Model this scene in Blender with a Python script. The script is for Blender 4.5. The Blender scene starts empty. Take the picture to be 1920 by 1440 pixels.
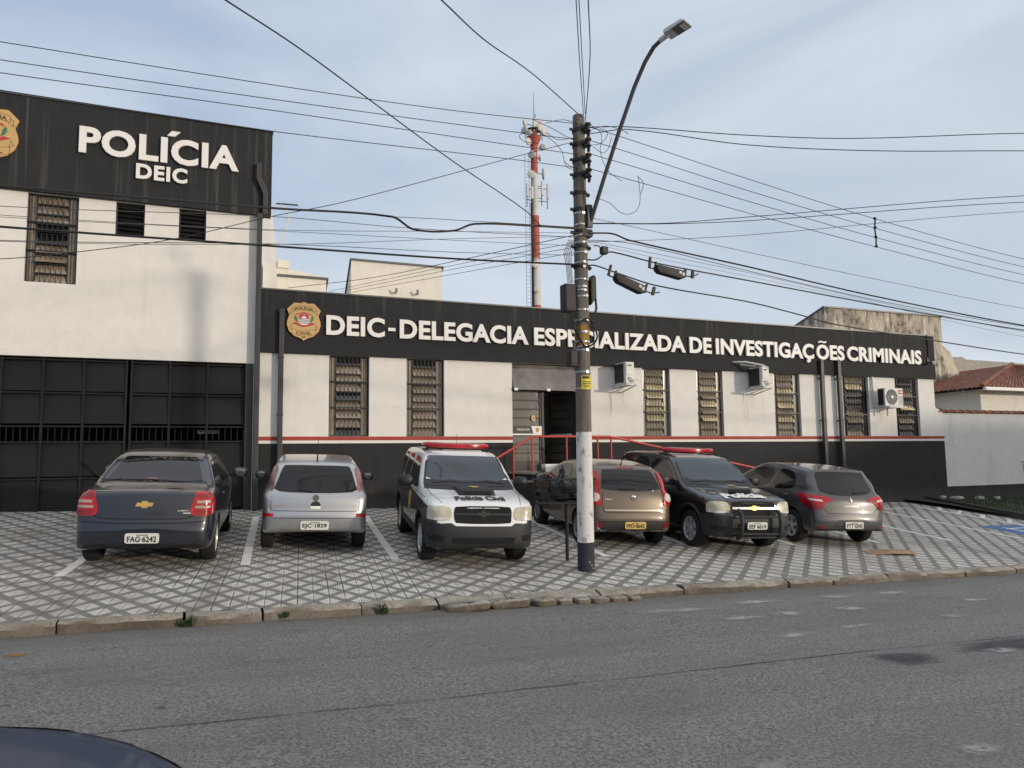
import bpy, bmesh, math, random
import numpy as np
from mathutils import Vector, Matrix
from mathutils.bvhtree import BVHTree
from mathutils.geometry import delaunay_2d_cdt
R=math.radians
random.seed(7)
scene=bpy.context.scene
COL=scene.collection
# ---------------------------------------------------------------- camera, sky, sun, exposure
cam=bpy.data.cameras.new('camera'); camo=bpy.data.objects.new('camera',cam); COL.objects.link(camo)
YAW,PIT,ROL=R(23.009),R(5.554),R(-0.740)
F_PX=1435.8
cam.sensor_width=36; cam.lens=36*F_PX/1920; cam.clip_start=.05; cam.clip_end=1500
fwd=Vector((math.sin(YAW)*math.cos(PIT),math.cos(YAW)*math.cos(PIT),math.sin(PIT)))
rt=Vector((math.cos(YAW),-math.sin(YAW),0)); up=rt.cross(fwd)
r2=rt*math.cos(ROL)+up*math.sin(ROL); u2=-rt*math.sin(ROL)+up*math.cos(ROL)
camo.matrix_world=Matrix.Translation((0,0,1.65))@Matrix((r2,u2,-fwd)).transposed().to_4x4()
scene.camera=camo
SUN_EL,SUN_AZ=R(8.),R(37)      # the sun stands low behind the photographer, a little to the right
to_sun=Vector((math.sin(SUN_AZ)*math.cos(SUN_EL),-math.cos(SUN_AZ)*math.cos(SUN_EL),math.sin(SUN_EL)))
sl=bpy.data.lights.new('sun','SUN'); sl.energy=2.0; sl.angle=R(2.2); sl.color=(1,.87,.71)
so=bpy.data.objects.new('sun',sl); COL.objects.link(so); so.rotation_euler=to_sun.to_track_quat('Z','Y').to_euler(); so.location=(3,-30,20)
world=bpy.data.worlds.new('World'); scene.world=world; world.use_nodes=True
nt=world.node_tree; nd=nt.nodes; lk=nt.links
bg=nd['Background']; bg.inputs['Strength'].default_value=.15
sky=nd.new('ShaderNodeTexSky'); sky.sky_type='NISHITA'; sky.sun_disc=False
sky.sun_elevation=SUN_EL; sky.sun_rotation=math.pi-SUN_AZ; sky.dust_density=1.5; sky.air_density=1.0; sky.ozone_density=1.5
tc=nd.new('ShaderNodeTexCoord'); mp=nd.new('ShaderNodeMapping'); mp.inputs['Scale'].default_value=(1.2,1.2,3.6); mp.inputs['Location'].default_value=(3.1,1.7,.4)
lk.new(tc.outputs['Generated'],mp.inputs[0])
n1=nd.new('ShaderNodeTexNoise'); n1.inputs['Scale'].default_value=1.5; n1.inputs['Detail'].default_value=7; n1.inputs['Roughness'].default_value=.5; n1.inputs['Distortion'].default_value=.5
lk.new(mp.outputs[0],n1.inputs['Vector'])
rp=nd.new('ShaderNodeValToRGB'); rp.color_ramp.elements[0].position=.36; rp.color_ramp.elements[0].color=(.86,.86,.86,1); rp.color_ramp.elements[1].position=.66; rp.color_ramp.elements[1].color=(1,1,1,1)
lk.new(n1.outputs['Fac'],rp.inputs[0])
sx=nd.new('ShaderNodeSeparateXYZ'); lk.new(tc.outputs['Generated'],sx.inputs[0])
def wm(op,a,b=0.,c=0.):
    n=nd.new('ShaderNodeMath'); n.operation=op
    for i,v in enumerate((a,b,c)):
        if isinstance(v,bpy.types.NodeSocket): lk.new(v,n.inputs[i])
        else: n.inputs[i].default_value=v
    return n.outputs[0]
# thin high cloud: bluer and thinner to the left and with height, paler towards the right hand horizon
thick=wm('ADD',wm('MULTIPLY_ADD',sx.outputs[0],.62,.30),wm('MULTIPLY_ADD',sx.outputs[2],-.30,wm('MULTIPLY_ADD',n1.outputs['Fac'],2.0,-.95))); thick.node.use_clamp=True
cl=nd.new('ShaderNodeMix'); cl.data_type='RGBA'; cl.inputs['A'].default_value=(3.02,3.70,4.80,1); cl.inputs['B'].default_value=(5.05,5.42,5.85,1); lk.new(thick,cl.inputs['Factor'])
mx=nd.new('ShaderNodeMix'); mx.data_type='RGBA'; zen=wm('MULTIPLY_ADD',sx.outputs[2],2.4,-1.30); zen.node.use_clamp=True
c2=nd.new('ShaderNodeMix'); c2.data_type='RGBA'; lk.new(zen,c2.inputs['Factor']); lk.new(cl.outputs['Result'],c2.inputs['A']); c2.inputs['B'].default_value=(6.6,6.75,6.9,1)  # overhead sky made brighter, above the view, to lift the ground light
# hazy warm brightness added on the sky's unseen sun side to light the ground
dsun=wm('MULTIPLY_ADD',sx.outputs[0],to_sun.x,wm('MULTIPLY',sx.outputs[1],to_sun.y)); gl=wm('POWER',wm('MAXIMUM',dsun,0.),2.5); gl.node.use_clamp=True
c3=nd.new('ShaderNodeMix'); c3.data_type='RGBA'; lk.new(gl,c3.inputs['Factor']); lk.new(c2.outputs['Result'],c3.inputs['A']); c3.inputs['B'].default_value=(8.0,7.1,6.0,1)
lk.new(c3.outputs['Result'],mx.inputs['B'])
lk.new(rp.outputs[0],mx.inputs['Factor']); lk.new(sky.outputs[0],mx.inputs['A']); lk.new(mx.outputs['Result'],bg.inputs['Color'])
vs=scene.view_settings; vs.view_transform='Standard'; vs.look='None'; vs.exposure=0; vs.gamma=1
# ---------------------------------------------------------------- the lie of the land
YK,YF=8.73,16.6                       # kerb line and facade plane
LOT=R(7.5); LA=Vector((math.sin(LOT),math.cos(LOT),0))
def lotz(x,y): return 1.65-.1755*YK+.075*(min(y,YF+3)-YK)-(.0275+(.025-.0275)*max(0,min(1,(y-YK)/(YF-YK))))*x
def roadz(x,y): return 1.65-.1885*YK-.0275*x
# ---------------------------------------------------------------- node helpers
MATS={}
def newmat(name):
    m=bpy.data.materials.new(name); m.use_nodes=True; MATS[name]=m
    return m, m.node_tree.nodes, m.node_tree.links, m.node_tree.nodes['Principled BSDF']
class NB:
    def __init__(s,m): s.t=m.node_tree; s.n=s.t.nodes; s.l=s.t.links
    def _i(s,sock,v):
        if isinstance(v,bpy.types.NodeSocket): s.l.new(v,sock)
        else: sock.default_value=v
    def m(s,op,a,b=0.,c=0.):
        n=s.n.new('ShaderNodeMath'); n.operation=op
        s._i(n.inputs[0],a); s._i(n.inputs[1],b); s._i(n.inputs[2],c); return n.outputs[0]
    def noise(s,vec,scale,detail=4,rough=.55,dist=0.):
        n=s.n.new('ShaderNodeTexNoise'); n.inputs['Scale'].default_value=scale; n.inputs['Detail'].default_value=detail; n.inputs['Roughness'].default_value=rough; n.inputs['Distortion'].default_value=dist
        s.l.new(vec,n.inputs['Vector']); return n.outputs['Fac']
    def vor(s,vec,scale,feat='F1'):
        n=s.n.new('ShaderNodeTexVoronoi'); n.feature=feat; n.inputs['Scale'].default_value=scale; s.l.new(vec,n.inputs['Vector']); return n
    def ramp(s,f,a,b,ca=0.,cb=1.):
        n=s.n.new('ShaderNodeMapRange'); n.clamp=True; s._i(n.inputs[0],f); n.inputs[1].default_value=a; n.inputs[2].default_value=b; n.inputs[3].default_value=ca; n.inputs[4].default_value=cb; return n.outputs[0]
    def mix(s,f,a,b,mode='MIX'):
        n=s.n.new('ShaderNodeMix'); n.data_type='RGBA'; n.blend_type=mode
        s._i(n.inputs['Factor'],f); s._i(n.inputs['A'],a if isinstance(a,bpy.types.NodeSocket) else (*a[:3],1)); s._i(n.inputs['B'],b if isinstance(b,bpy.types.NodeSocket) else (*b[:3],1)); return n.outputs['Result']
    def coord(s,kind='Object'):
        n=s.n.new('ShaderNodeTexCoord'); return n.outputs[kind]
    def pos(s):
        n=s.n.new('ShaderNodeNewGeometry'); return n.outputs['Position']
    def mapping(s,v,sc=(1,1,1),rot=(0,0,0),loc=(0,0,0)):
        n=s.n.new('ShaderNodeMapping'); n.inputs['Scale'].default_value=sc; n.inputs['Rotation'].default_value=rot; n.inputs['Location'].default_value=loc; s.l.new(v,n.inputs[0]); return n.outputs[0]
    def xyz(s,v):
        n=s.n.new('ShaderNodeSeparateXYZ'); s.l.new(v,n.inputs[0]); return n.outputs
    def bump(s,h,strength=.3,dist=.01):
        n=s.n.new('ShaderNodeBump'); n.inputs['Strength'].default_value=strength; n.inputs['Distance'].default_value=dist; s.l.new(h,n.inputs['Height']); return n.outputs[0]
def plain(name,col,rough=.6,metal=0.,spec=.5,var=.12,scale=6,bump=0.,bscale=60,coat=0.):
    m,n,l,p=newmat(name); b=NB(m); v=b.coord()
    f=b.noise(v,scale,5)
    c=b.mix(b.ramp(f,.3,.7),[x*(1-var) for x in col],[min(1,x*(1+var)) for x in col]); l.new(c,p.inputs['Base Color'])
    p.inputs['Roughness'].default_value=rough; p.inputs['Metallic'].default_value=metal; p.inputs['Specular IOR Level'].default_value=spec
    if coat: p.inputs['Coat Weight'].default_value=coat; p.inputs['Coat Roughness'].default_value=.04
    if bump: l.new(b.bump(b.noise(v,bscale,3),bump,.01),p.inputs['Normal'])
    return m
def plaster(name,col,stain=(.25,.22,.18),amount=.25,blotch=.10,bump=.25,streak=1.0,rough=.85):
    m,n,l,p=newmat(name); b=NB(m); v=b.pos()
    big=b.noise(v,.55,6,.6); med=b.noise(v,3.5,5,.6); fine=b.noise(v,45,3)
    c=b.mix(b.ramp(med,.3,.7),[x*(1-blotch) for x in col],[min(1,x*(1+blotch*.5)) for x in col])
    st=b.noise(b.mapping(v,(5*streak,5*streak,.28)),1.0,6,.65)
    f=b.m('MULTIPLY',b.ramp(st,.54,.78),b.ramp(big,.38,.68)); f=b.m('MULTIPLY',f,amount)
    c=b.mix(f,c,stain); l.new(c,p.inputs['Base Color']); p.inputs['Roughness'].default_value=rough
    h=b.m('ADD',b.m('MULTIPLY',fine,.6),b.m('MULTIPLY',b.noise(v,14,4),.8))
    l.new(b.bump(h,bump,.012),p.inputs['Normal'])
    return m
# ---------------------------------------------------------------- mesh helpers
class MB:
    def __init__(s): s.v=[]; s.f=[]; s.mi=[]
    def add(s,vs,fs,mi=0):
        o=len(s.v); s.v+= [tuple(x) for x in vs]; s.f+= [tuple(i+o for i in f) for f in fs]; s.mi+= [mi]*len(fs); return s
    def box(s,x0,x1,y0,y1,z0,z1,mi=0,M=None):
        v=[(x,y,z) for x in (x0,x1) for y in (y0,y1) for z in (z0,z1)]
        if M: v=[M@Vector(p) for p in v]
        return s.add(v,[(0,1,3,2),(4,6,7,5),(0,4,5,1),(2,3,7,6),(0,2,6,4),(1,5,7,3)],mi)
    def prism(s,poly,a,b,axis='y',mi=0):
        n=len(poly)
        def P(p,t): return {'y':(p[0],t,p[1]),'x':(t,p[0],p[1]),'z':(p[0],p[1],t)}[axis]
        v=[P(p,a) for p in poly]+[P(p,b) for p in poly]
        f=[tuple(range(n)),tuple(range(2*n-1,n-1,-1))]+[(i,i+n,(i+1)%n+n,(i+1)%n) for i in range(n)]
        return s.add(v,f,mi)
    def tube(s,pts,r,k=8,mi=0,caps=True):
        pts=[Vector(p) for p in pts]; n=len(pts); rr=r if isinstance(r,(list,tuple)) else [r]*n
        vs=[]; prev=None
        for i,p in enumerate(pts):
            d=(pts[min(i+1,n-1)]-pts[max(i-1,0)]).normalized()
            if prev is None:
                a=Vector((0,0,1)) if abs(d.z)<.9 else Vector((1,0,0)); u=d.cross(a).normalized()
            else:
                u=(prev-d*prev.dot(d)).normalized()
            prev=u; w=d.cross(u)
            for j in range(k):
                t=2*math.pi*j/k; vs.append(p+(u*math.cos(t)+w*math.sin(t))*rr[i])
        fs=[(i*k+j,i*k+(j+1)%k,(i+1)*k+(j+1)%k,(i+1)*k+j) for i in range(n-1) for j in range(k)]
        if caps: fs+=[tuple(range(k-1,-1,-1)),tuple((n-1)*k+j for j in range(k))]
        return s.add(vs,fs,mi)
    def lathe(s,prof,k=24,M=None,mi=0,closed=False,caps=True):
        # prof: (r, h) pairs turned about local z
        vs=[]; n=len(prof)
        for r,h in prof:
            for j in range(k):
                t=2*math.pi*j/k; p=Vector((r*math.cos(t),r*math.sin(t),h)); vs.append(M@p if M else p)
        fs=[(i*k+j,i*k+(j+1)%k,((i+1)%n)*k+(j+1)%k,((i+1)%n)*k+j) for i in range(n if closed else n-1) for j in range(k)]
        if not closed and caps:
            if prof[0][0]>1e-6: fs.append(tuple(range(k-1,-1,-1)))
            if prof[-1][0]>1e-6: fs.append(tuple((n-1)*k+j for j in range(k)))
        return s.add(vs,fs,mi)
    def ell(s,c,rx,ry,rz,M=None,mi=0,k=16,n=10,e=1.0):
        vs=[];
        def sg(t): return math.copysign(abs(t)**e,t)
        for i in range(n+1):
            a=math.pi*i/n-math.pi/2
            for j in range(k):
                t=2*math.pi*j/k
                p=Vector((sg(math.cos(a))*sg(math.cos(t))*rx,sg(math.cos(a))*sg(math.sin(t))*ry,sg(math.sin(a))*rz))+Vector(c)
                vs.append(M@p if M else p)
        fs=[(i*k+j,i*k+(j+1)%k,(i+1)*k+(j+1)%k,(i+1)*k+j) for i in range(n) for j in range(k)]
        return s.add(vs,fs,mi)
    def build(s,name,mats,parent=None,smooth=None,bevel=0.):
        me=bpy.data.meshes.new(name); me.from_pydata(s.v,[],s.f)
        mats=mats if isinstance(mats,(list,tuple)) else [mats]
        for m in mats: me.materials.append(m)
        me.polygons.foreach_set('material_index',s.mi)
        bm=bmesh.new(); bm.from_mesh(me); bmesh.ops.remove_doubles(bm,verts=bm.verts,dist=1e-5); bmesh.ops.recalc_face_normals(bm,faces=bm.faces)
        if bevel:
            es=[e for e in bm.edges if len(e.link_faces)==2 and e.calc_face_angle(0)>R(35)]
            bmesh.ops.bevel(bm,geom=es,offset=bevel,segments=2,affect='EDGES',profile=.6,clamp_overlap=True)
        if smooth is not None:
            for f in bm.faces: f.smooth=True
            for e in bm.edges:
                if len(e.link_faces)==2 and e.calc_face_angle(0)>R(smooth): e.smooth=False
        bm.to_mesh(me); bm.free(); me.update()
        o=bpy.data.objects.new(name,me); COL.objects.link(o)
        if parent: o.parent=parent
        return o
def thing(name,label,cat,loc=(0,0,0),group=None,rotz=0):
    o=bpy.data.objects.new(name,None); COL.objects.link(o); o.location=loc; o.rotation_euler=(0,0,rotz); o.empty_display_size=.2
    o['label']=label; o['category']=cat
    if group: o['group']=group
    return o
def tag(o,label,cat,group=None,kind=None):
    o['label']=label; o['category']=cat
    if group: o['group']=group
    if kind: o['kind']=kind
    return o
def struct(o,kind='structure'): o['kind']=kind; return o
def plabel(o,label): o['label']=label; return o
def textmesh(body,offset=0.,spacing=1.0):
    c=bpy.data.curves.new('lettering','FONT'); c.body=body; c.offset=offset; c.space_character=spacing; c.resolution_u=4
    o=bpy.data.objects.new('lettering',c); COL.objects.link(o)
    bpy.context.view_layer.update()
    me=bpy.data.meshes.new_from_object(o.evaluated_get(bpy.context.evaluated_depsgraph_get()))
    bpy.data.objects.remove(o); bpy.data.curves.remove(c)
    co=np.array([v.co[:2] for v in me.vertices]); fs=[tuple(p.vertices) for p in me.polygons]
    bpy.data.meshes.remove(me)
    return co,fs
def fit(co,x0,x1,z0,z1,ref=None):
    # ref: text box used for the height (cap height), default own extents
    a,b=co.min(0),co.max(0)
    if ref is not None: a=np.array([a[0],ref[0]]); b=np.array([b[0],ref[1]])
    s=np.array([(x1-x0)/(b[0]-a[0]),(z1-z0)/(b[1]-a[1])])
    return (co-a)*s+np.array([x0,z0])
def solid_text(mb,co,fs,y,depth,mi=0):
    # letters standing on the plane Y=y (facing -Y), extruded by depth towards -Y
    bm=bmesh.new(); vs=[bm.verts.new((p[0],y-depth,p[1])) for p in co]
    for f in fs:
        try: bm.faces.new([vs[i] for i in f])
        except ValueError: pass
    bmesh.ops.remove_doubles(bm,verts=bm.verts,dist=1e-5)
    be=[e for e in bm.edges if len(e.link_faces)==1]
    r=bmesh.ops.extrude_edge_only(bm,edges=be)
    for g in r['geom']:
        if isinstance(g,bmesh.types.BMVert): g.co.y=y
    bm.verts.index_update()
    mb.add([v.co[:] for v in bm.verts],[[v.index for v in f.verts] for f in bm.faces],mi); bm.free()
# ---------------------------------------------------------------- vehicles: body shaped by three outlines, everything else laid on it
def chaikin(p,n=2,closed=True):
    p=[tuple(map(float,q)) for q in p]
    for _ in range(n):
        o=[]; N=len(p)
        for i in range(N if closed else N-1):
            a,b=p[i],p[(i+1)%N]
            o.append(tuple(.75*x+.25*y for x,y in zip(a,b))); o.append(tuple(.25*x+.75*y for x,y in zip(a,b)))
        if not closed: o=[p[0]]+o+[p[-1]]
        p=o
    return p
def sdf(poly,h=.02,pad=.5):
    P=np.array(poly); lo=P.min(0)-pad; hi=P.max(0)+pad
    na,nb=int((hi[0]-lo[0])/h)+2,int((hi[1]-lo[1])/h)+2
    A,B=np.meshgrid(lo[0]+h*np.arange(na),lo[1]+h*np.arange(nb),indexing='ij')
    D=np.full(A.shape,1e9); S=np.zeros(A.shape,bool)
    for i in range(len(P)):
        p,q=P[i],P[(i+1)%len(P)]; e=q-p; L=e@e
        if L<1e-12: continue
        t=np.clip(((A-p[0])*e[0]+(B-p[1])*e[1])/L,0,1)
        D=np.minimum(D,(A-p[0]-t*e[0])**2+(B-p[1]-t*e[1])**2)
        c=((p[1]<=B)!=(q[1]<=B)); 
        if abs(e[1])>1e-12: S^= c&(A<p[0]+(B-p[1])*e[0]/e[1])
    G=np.where(S,-1,1)*np.sqrt(D)
    def f(a,b):
        x=np.clip((a-lo[0])/h,0,na-1.001); y=np.clip((b-lo[1])/h,0,nb-1.001)
        i,j=x.astype(int),y.astype(int); u,v=x-i,y-j
        return G[i,j]*(1-u)*(1-v)+G[i+1,j]*u*(1-v)+G[i,j+1]*(1-u)*v+G[i+1,j+1]*u*v
    return f
def smax(a,b,k): return np.maximum(a,b)+np.maximum(k-np.abs(a-b),0)**2/(4*k)
def arch_cutter(x0,x1,y,z,r):
    mb=MB(); n=40; M=Matrix.Translation((x0,y,z))@Matrix.Rotation(R(90),4,'Y')
    mb.lathe([(r,0),(r,x1-x0)],n,M); return mb
class Car:
    def __init__(s,name,label,L,W,H,side,plan_lo,plan_up,front,wheels,paint,k=.09,zb=.9,crown=.05,bow=.10,skel=(.55,.55,.62),flat=None):
        s.L,s.W,s.H=L,W,H; s.name=name; s.yc=(wheels[0]+wheels[1])/2
        s.root=thing(name,label,'car' if 'cat' not in (flat or {}) else flat['cat'])
        s.k=k
        fs=sdf(chaikin(side,2)); mir=lambda h:[(y,x) for y,x in h]+[(y,-x) for y,x in reversed(h)]
        fl=sdf(chaikin(mir(plan_lo),2)); fu=sdf(chaikin(mir(plan_up),2))
        ff=sdf(chaikin([(x,z) for x,z in front]+[(-x,z) for x,z in reversed(front)],1))
        def F(x,y,z):
            yy=y+bow*x*x*np.tanh((y-L/2)/.8)
            a=fs(yy,z+crown*x*x); t=np.clip((z-zb+.08)/.16,0,1); t=t*t*(3-2*t)
            b=fl(y,x)*(1-t)+fu(y,x)*t
            return smax(smax(a,b,k),ff(x,z),k*.8)
        nx,ny,nz=26,84,28
        vid={}; vs=[]; fc=[]
        def vert(i,j,k_):
            key=(i,j,k_)
            if key not in vid: vid[key]=len(vs); vs.append((2*i/nx-1,2*j/ny-1,2*k_/nz-1))
            return vid[key]
        for i in range(nx):
            for j in range(ny):
                for kk in (0,nz): fc.append([vert(i,j,kk),vert(i+1,j,kk),vert(i+1,j+1,kk),vert(i,j+1,kk)][::1 if kk else -1])
        for j in range(ny):
            for q in range(nz):
                for ii in (0,nx): fc.append([vert(ii,j,q),vert(ii,j+1,q),vert(ii,j+1,q+1),vert(ii,j,q+1)][::1 if ii else -1])
        for i in range(nx):
            for q in range(nz):
                for jj in (0,ny): fc.append([vert(i,jj,q),vert(i+1,jj,q),vert(i+1,jj,q+1),vert(i,jj,q+1)][::-1 if jj else 1])
        V=np.array(vs); yv=V[:,1]*(L/2+.02)+L/2
        S=np.stack([0*yv,np.clip(yv,skel[0],L-skel[1]),0*yv+skel[2]],1)
        T=np.stack([V[:,0]*W*.5,yv,skel[2]+V[:,2]*H*.55],1); D=T-S; D/=np.linalg.norm(D,axis=1)[:,None]
        ts=np.linspace(.02,2.2,90); lo=np.zeros(len(V)); hi=np.full(len(V),2.2); done=np.zeros(len(V),bool)
        for t in ts:
            P=S+D*t; d=F(P[:,0],P[:,1],P[:,2]); hit=(d>0)&~done; hi[hit]=t; lo[hit]=t-(ts[1]-ts[0]); done|=hit
        for _ in range(16):
            m=(lo+hi)/2; P=S+D*m[:,None]; d=F(P[:,0],P[:,1],P[:,2]); hi=np.where(d>0,m,hi); lo=np.where(d>0,lo,m)
        P=S+D*hi[:,None]; P[:,1]-=s.yc
        s.bvh=BVHTree.FromPolygons([Vector(p) for p in P],fc)
        mb=MB(); mb.add(P,fc); body=mb.build('body',[paint,MATS['arch_black']],s.root,smooth=50)
        cuts=[]
        wr,ww=wheels[2],wheels[3]; s.wheels=wheels
        for y in wheels[:2]:
            for sg in (-1,1):
                x0,x1=sorted((sg*(W/2+.2),sg*(W/2-.32)))
                c=arch_cutter(x0,x1,y-s.yc,wr+.01,wr+wheels[4]).build('cutter',MATS['arch_black']); cuts.append(c)
                md=body.modifiers.new('cut','BOOLEAN'); md.operation='DIFFERENCE'; md.object=c; md.solver='EXACT'; md.material_mode='TRANSFER'
        bpy.context.view_layer.update()
        me=bpy.data.meshes.new_from_object(body.evaluated_get(bpy.context.evaluated_depsgraph_get()))
        body.modifiers.clear(); old=body.data; body.data=me; bpy.data.meshes.remove(old); me.name='body'
        for c in cuts:
            d=c.data; bpy.data.objects.remove(c); bpy.data.meshes.remove(d)
        s.body=body
    def ray(s,u,z,phi):
        # phi: 0 seen from behind, 90 from the car's right, 180 from the front, -90 from its left; 'top' from above (u=x, z=y)
        if phi=='top': o=Vector((u,z-s.yc,3)); d=Vector((0,0,-1))
        else:
            c,sn=math.cos(R(phi)),math.sin(R(phi)); d=Vector((-sn,c,0)); o=Vector((u*c,u*sn,z))-d*5
        h=s.bvh.ray_cast(o,d)
        if h[0] is None:
            h=s.bvh.find_nearest(o+d*(5-.9*s.L/2 if phi!='top' else 2))
        n=h[1] if h[1].dot(d)<0 else -h[1]
        return h[0],n
    def U(s,p,phi):
        c,sn=math.cos(R(phi)),math.sin(R(phi)); return (p[0]*c+(p[1]-s.yc)*sn,p[2])
    def patch(s,mb,poly,phi,off=.006,mi=0,sm=0,grid=.07,deep=.02):
        # poly: (u,z) pairs, or (x,y,z) points turned into u by the viewing angle; y is measured from the rear bumper
        if phi!='top':
            if len(poly[0])==3: poly=[s.U(p,phi) for p in poly]
            elif phi in (90,-90): poly=[((p[0]-s.yc)*(1 if phi==90 else -1),p[1]) for p in poly]
        if sm: poly=chaikin(poly,sm)
        dn=[]
        for i in range(len(poly)):
            a,b=Vector(poly[i][:2]),Vector(poly[(i+1)%len(poly)][:2]); n=max(1,int((b-a).length/grid+.5))
            dn+=[a+(b-a)*(t/n) for t in range(n)]
        n=len(dn); xs=[p.x for p in dn]; zs=[p.y for p in dn]; pts=list(dn)
        gx=np.arange(min(xs)+grid/2,max(xs),grid); gz=np.arange(min(zs)+grid/2,max(zs),grid)
        def inside(x,z):
            c=False
            for i in range(n):
                a,b=dn[i],dn[(i+1)%n]
                if (a.y>z)!=(b.y>z) and x<a.x+(z-a.y)*(b.x-a.x)/(b.y-a.y): c=not c
            return c
        def far(x,z): return min((p.x-x)**2+(p.y-z)**2 for p in dn)>(grid*.4)**2
        for x in gx:
            for z in gz:
                if inside(x,z) and far(x,z): pts.append(Vector((x,z)))
        r=delaunay_2d_cdt(pts,[],[list(range(n))],1,1e-6)
        vs=[];bk=[]
        for p in r[0]:
            q,nn=s.ray(p.x,p.y,phi); vs.append(q+nn*off); bk.append(q-nn*deep)
        fs=[tuple(f) for f in r[2]]
        cnt={}
        for f in fs:
            for i in range(len(f)):
                e=(f[i],f[(i+1)%len(f)]); cnt[tuple(sorted(e))]=cnt.get(tuple(sorted(e)),0)+1
        N=len(vs); rim=[]
        for f in fs:
            for i in range(len(f)):
                a,b=f[i],f[(i+1)%len(f)]
                if cnt[tuple(sorted((a,b)))]==1: rim.append((a,a+N,b+N,b))
        mb.add(vs+bk,fs+rim,mi); return mb
    def part(s,name,mats,polys,phi,**k):
        mb=MB()
        for p in polys: s.patch(mb,p,phi,**k)
        return mb.build(name,mats,s.root,smooth=40)
    def strip(s,mb,line,phi,w=.007,off=.0015,mi=0,grid=.05):
        # a thin line (shut gap, moulding) laid along the body
        if phi!='top':
            if len(line[0])==3: line=[s.U(p,phi) for p in line]
            elif phi in (90,-90): line=[((p[0]-s.yc)*(1 if phi==90 else -1),p[1]) for p in line]
        pts=[]
        for a,b in zip(line[:-1],line[1:]):
            a,b=Vector(a),Vector(b); n=max(1,int((b-a).length/grid))
            pts+=[a+(b-a)*(t/n) for t in range(n)]
        pts.append(Vector(line[-1])); vs=[]
        for i,p in enumerate(pts):
            d=(pts[min(i+1,len(pts)-1)]-pts[max(i-1,0)]).normalized(); n=Vector((-d.y,d.x))*w/2
            for q in (p+n,p-n):
                h,nn=s.ray(q.x,q.y,phi); vs.append(h+nn*off)
        mb.add(vs,[(2*i,2*i+1,2*i+3,2*i+2) for i in range(len(pts)-1)],mi); return mb
    def text(s,name,body,x0,x1,z0,z1,phi,mat,off=.008,bold=.0,ref=None,parent=None,deep=.004,lean=0.,sp=1.0):
        co,fs=textmesh(body,bold,sp); co=fit(co,x0,x1,z0,z1,ref)
        co[:,0]+=lean*(co[:,1]-z0)
        mb=MB(); vs=[]
        for p in co:
            if phi=='top':
                q,n=s.ray(-p[0],p[1],'top')
            else: q,n=s.ray(p[0],p[1],phi)
            vs.append(q+n*off)
        mb.add(vs,fs); return mb.build(name,mat,parent or s.root)
    def mirror(s,x,y,z,mat,glass=None,sz=(.12,.07,.085)):
        sg=1 if x>0 else -1; mb=MB(); y-=s.yc
        mb.ell((x,y,z),sz[0],sz[1],sz[2],e=.75); mb.box(*sorted((x-sg*.18,x-sg*.04)),y-.03,y+.03,z-.06,z-.02)
        o=mb.build('mirror',mat,s.root,smooth=60)
        if glass:
            g=MB(); g.ell((x,y-sz[1]*.82,z),sz[0]*.82,.018,sz[2]*.78,e=.8); g.build('mirror_glass',glass,o,smooth=60)
        return o
    def set_wheels(s,style,rimmat,tyre=None,steer=0.):
        yr,yf,r,w,_=s.wheels; tyre=tyre or MATS['tyre']
        for y,st in ((yr,0),(yf,steer)):
            for sg in (-1,1):
                e=bpy.data.objects.new('wheel',None); COL.objects.link(e); e.parent=s.root; e.empty_display_size=.1
                e.location=(sg*(s.W/2-w/2-.025),y-s.yc,r)
                e.rotation_euler=(0,0,st+(math.pi if sg<0 else 0))
                M=Matrix.Rotation(R(90),4,'Y'); t=MB(); h=w/2; rr=r*.66
                t.lathe([(rr,-h),(r-.03,-h-.004),(r-.008,-h*.82),(r,-h*.55),(r,h*.55),(r-.008,h*.82),(r-.03,h+.004),(rr,h),(rr-.01,h-.03),(rr-.01,-h)],32,M,closed=True)
                t.build('tyre',tyre,e,smooth=40)
                m=MB()
                m.lathe([(rr,h-.004),(rr-.022,h-.002),(rr-.035,h-.03),(rr-.04,-h*.2)],32,M,caps=False)
                m.lathe([(.0,-h*.2),(rr-.03,-h*.2)],24,M,1)
                m.lathe([(0,h-.012),(.035,h-.012),(.05,h-.03),(.055,h-.07)],16,M)
                n=style[0]
                for i in range(n):
                    a=2*math.pi*i/n
                    if style[1]=='twin': prs=[(-.10,.018),(.10,.018)]
                    else: prs=[(0,style[2])]
                    for da,hw in prs:
                        Rm=Matrix.Rotation(a+da,4,'X')
                        wo=hw*(1.35 if style[1]!='twin' else 1.0)
                        pr=[(h-.02,-hw,.03),(h-.02,hw,.03),(h-.012,wo,rr-.03),(h-.012,-wo,rr-.03)]
                        f=[Rm@Vector(q) for q in pr]; b=[Rm@Vector((q[0]-.05,q[1]*.9,q[2])) for q in pr]
                        m.add(f+b,[(0,1,2,3),(4,7,6,5),(0,4,5,1),(1,5,6,2),(2,6,7,3),(3,7,4,0)])
                m.build('rim',[rimmat,MATS['arch_black']],e,smooth=35)
    def place(s,x,y,head,sc=1.0,dz=0.,zf=lotz,n=(.0265,-.075,1),sz=1.0,sx=1.0):
        N=Vector(n).normalized(); f=Vector((math.sin(head),math.cos(head),0)); f=(f-N*f.dot(N)).normalized(); r_=f.cross(N)
        s.root.matrix_world=Matrix.Translation((x,y,zf(x,y)+dz))@Matrix((r_,f,N)).transposed().to_4x4()@Matrix.Diagonal((sc*sx,sc,sc*sz,1))
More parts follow.
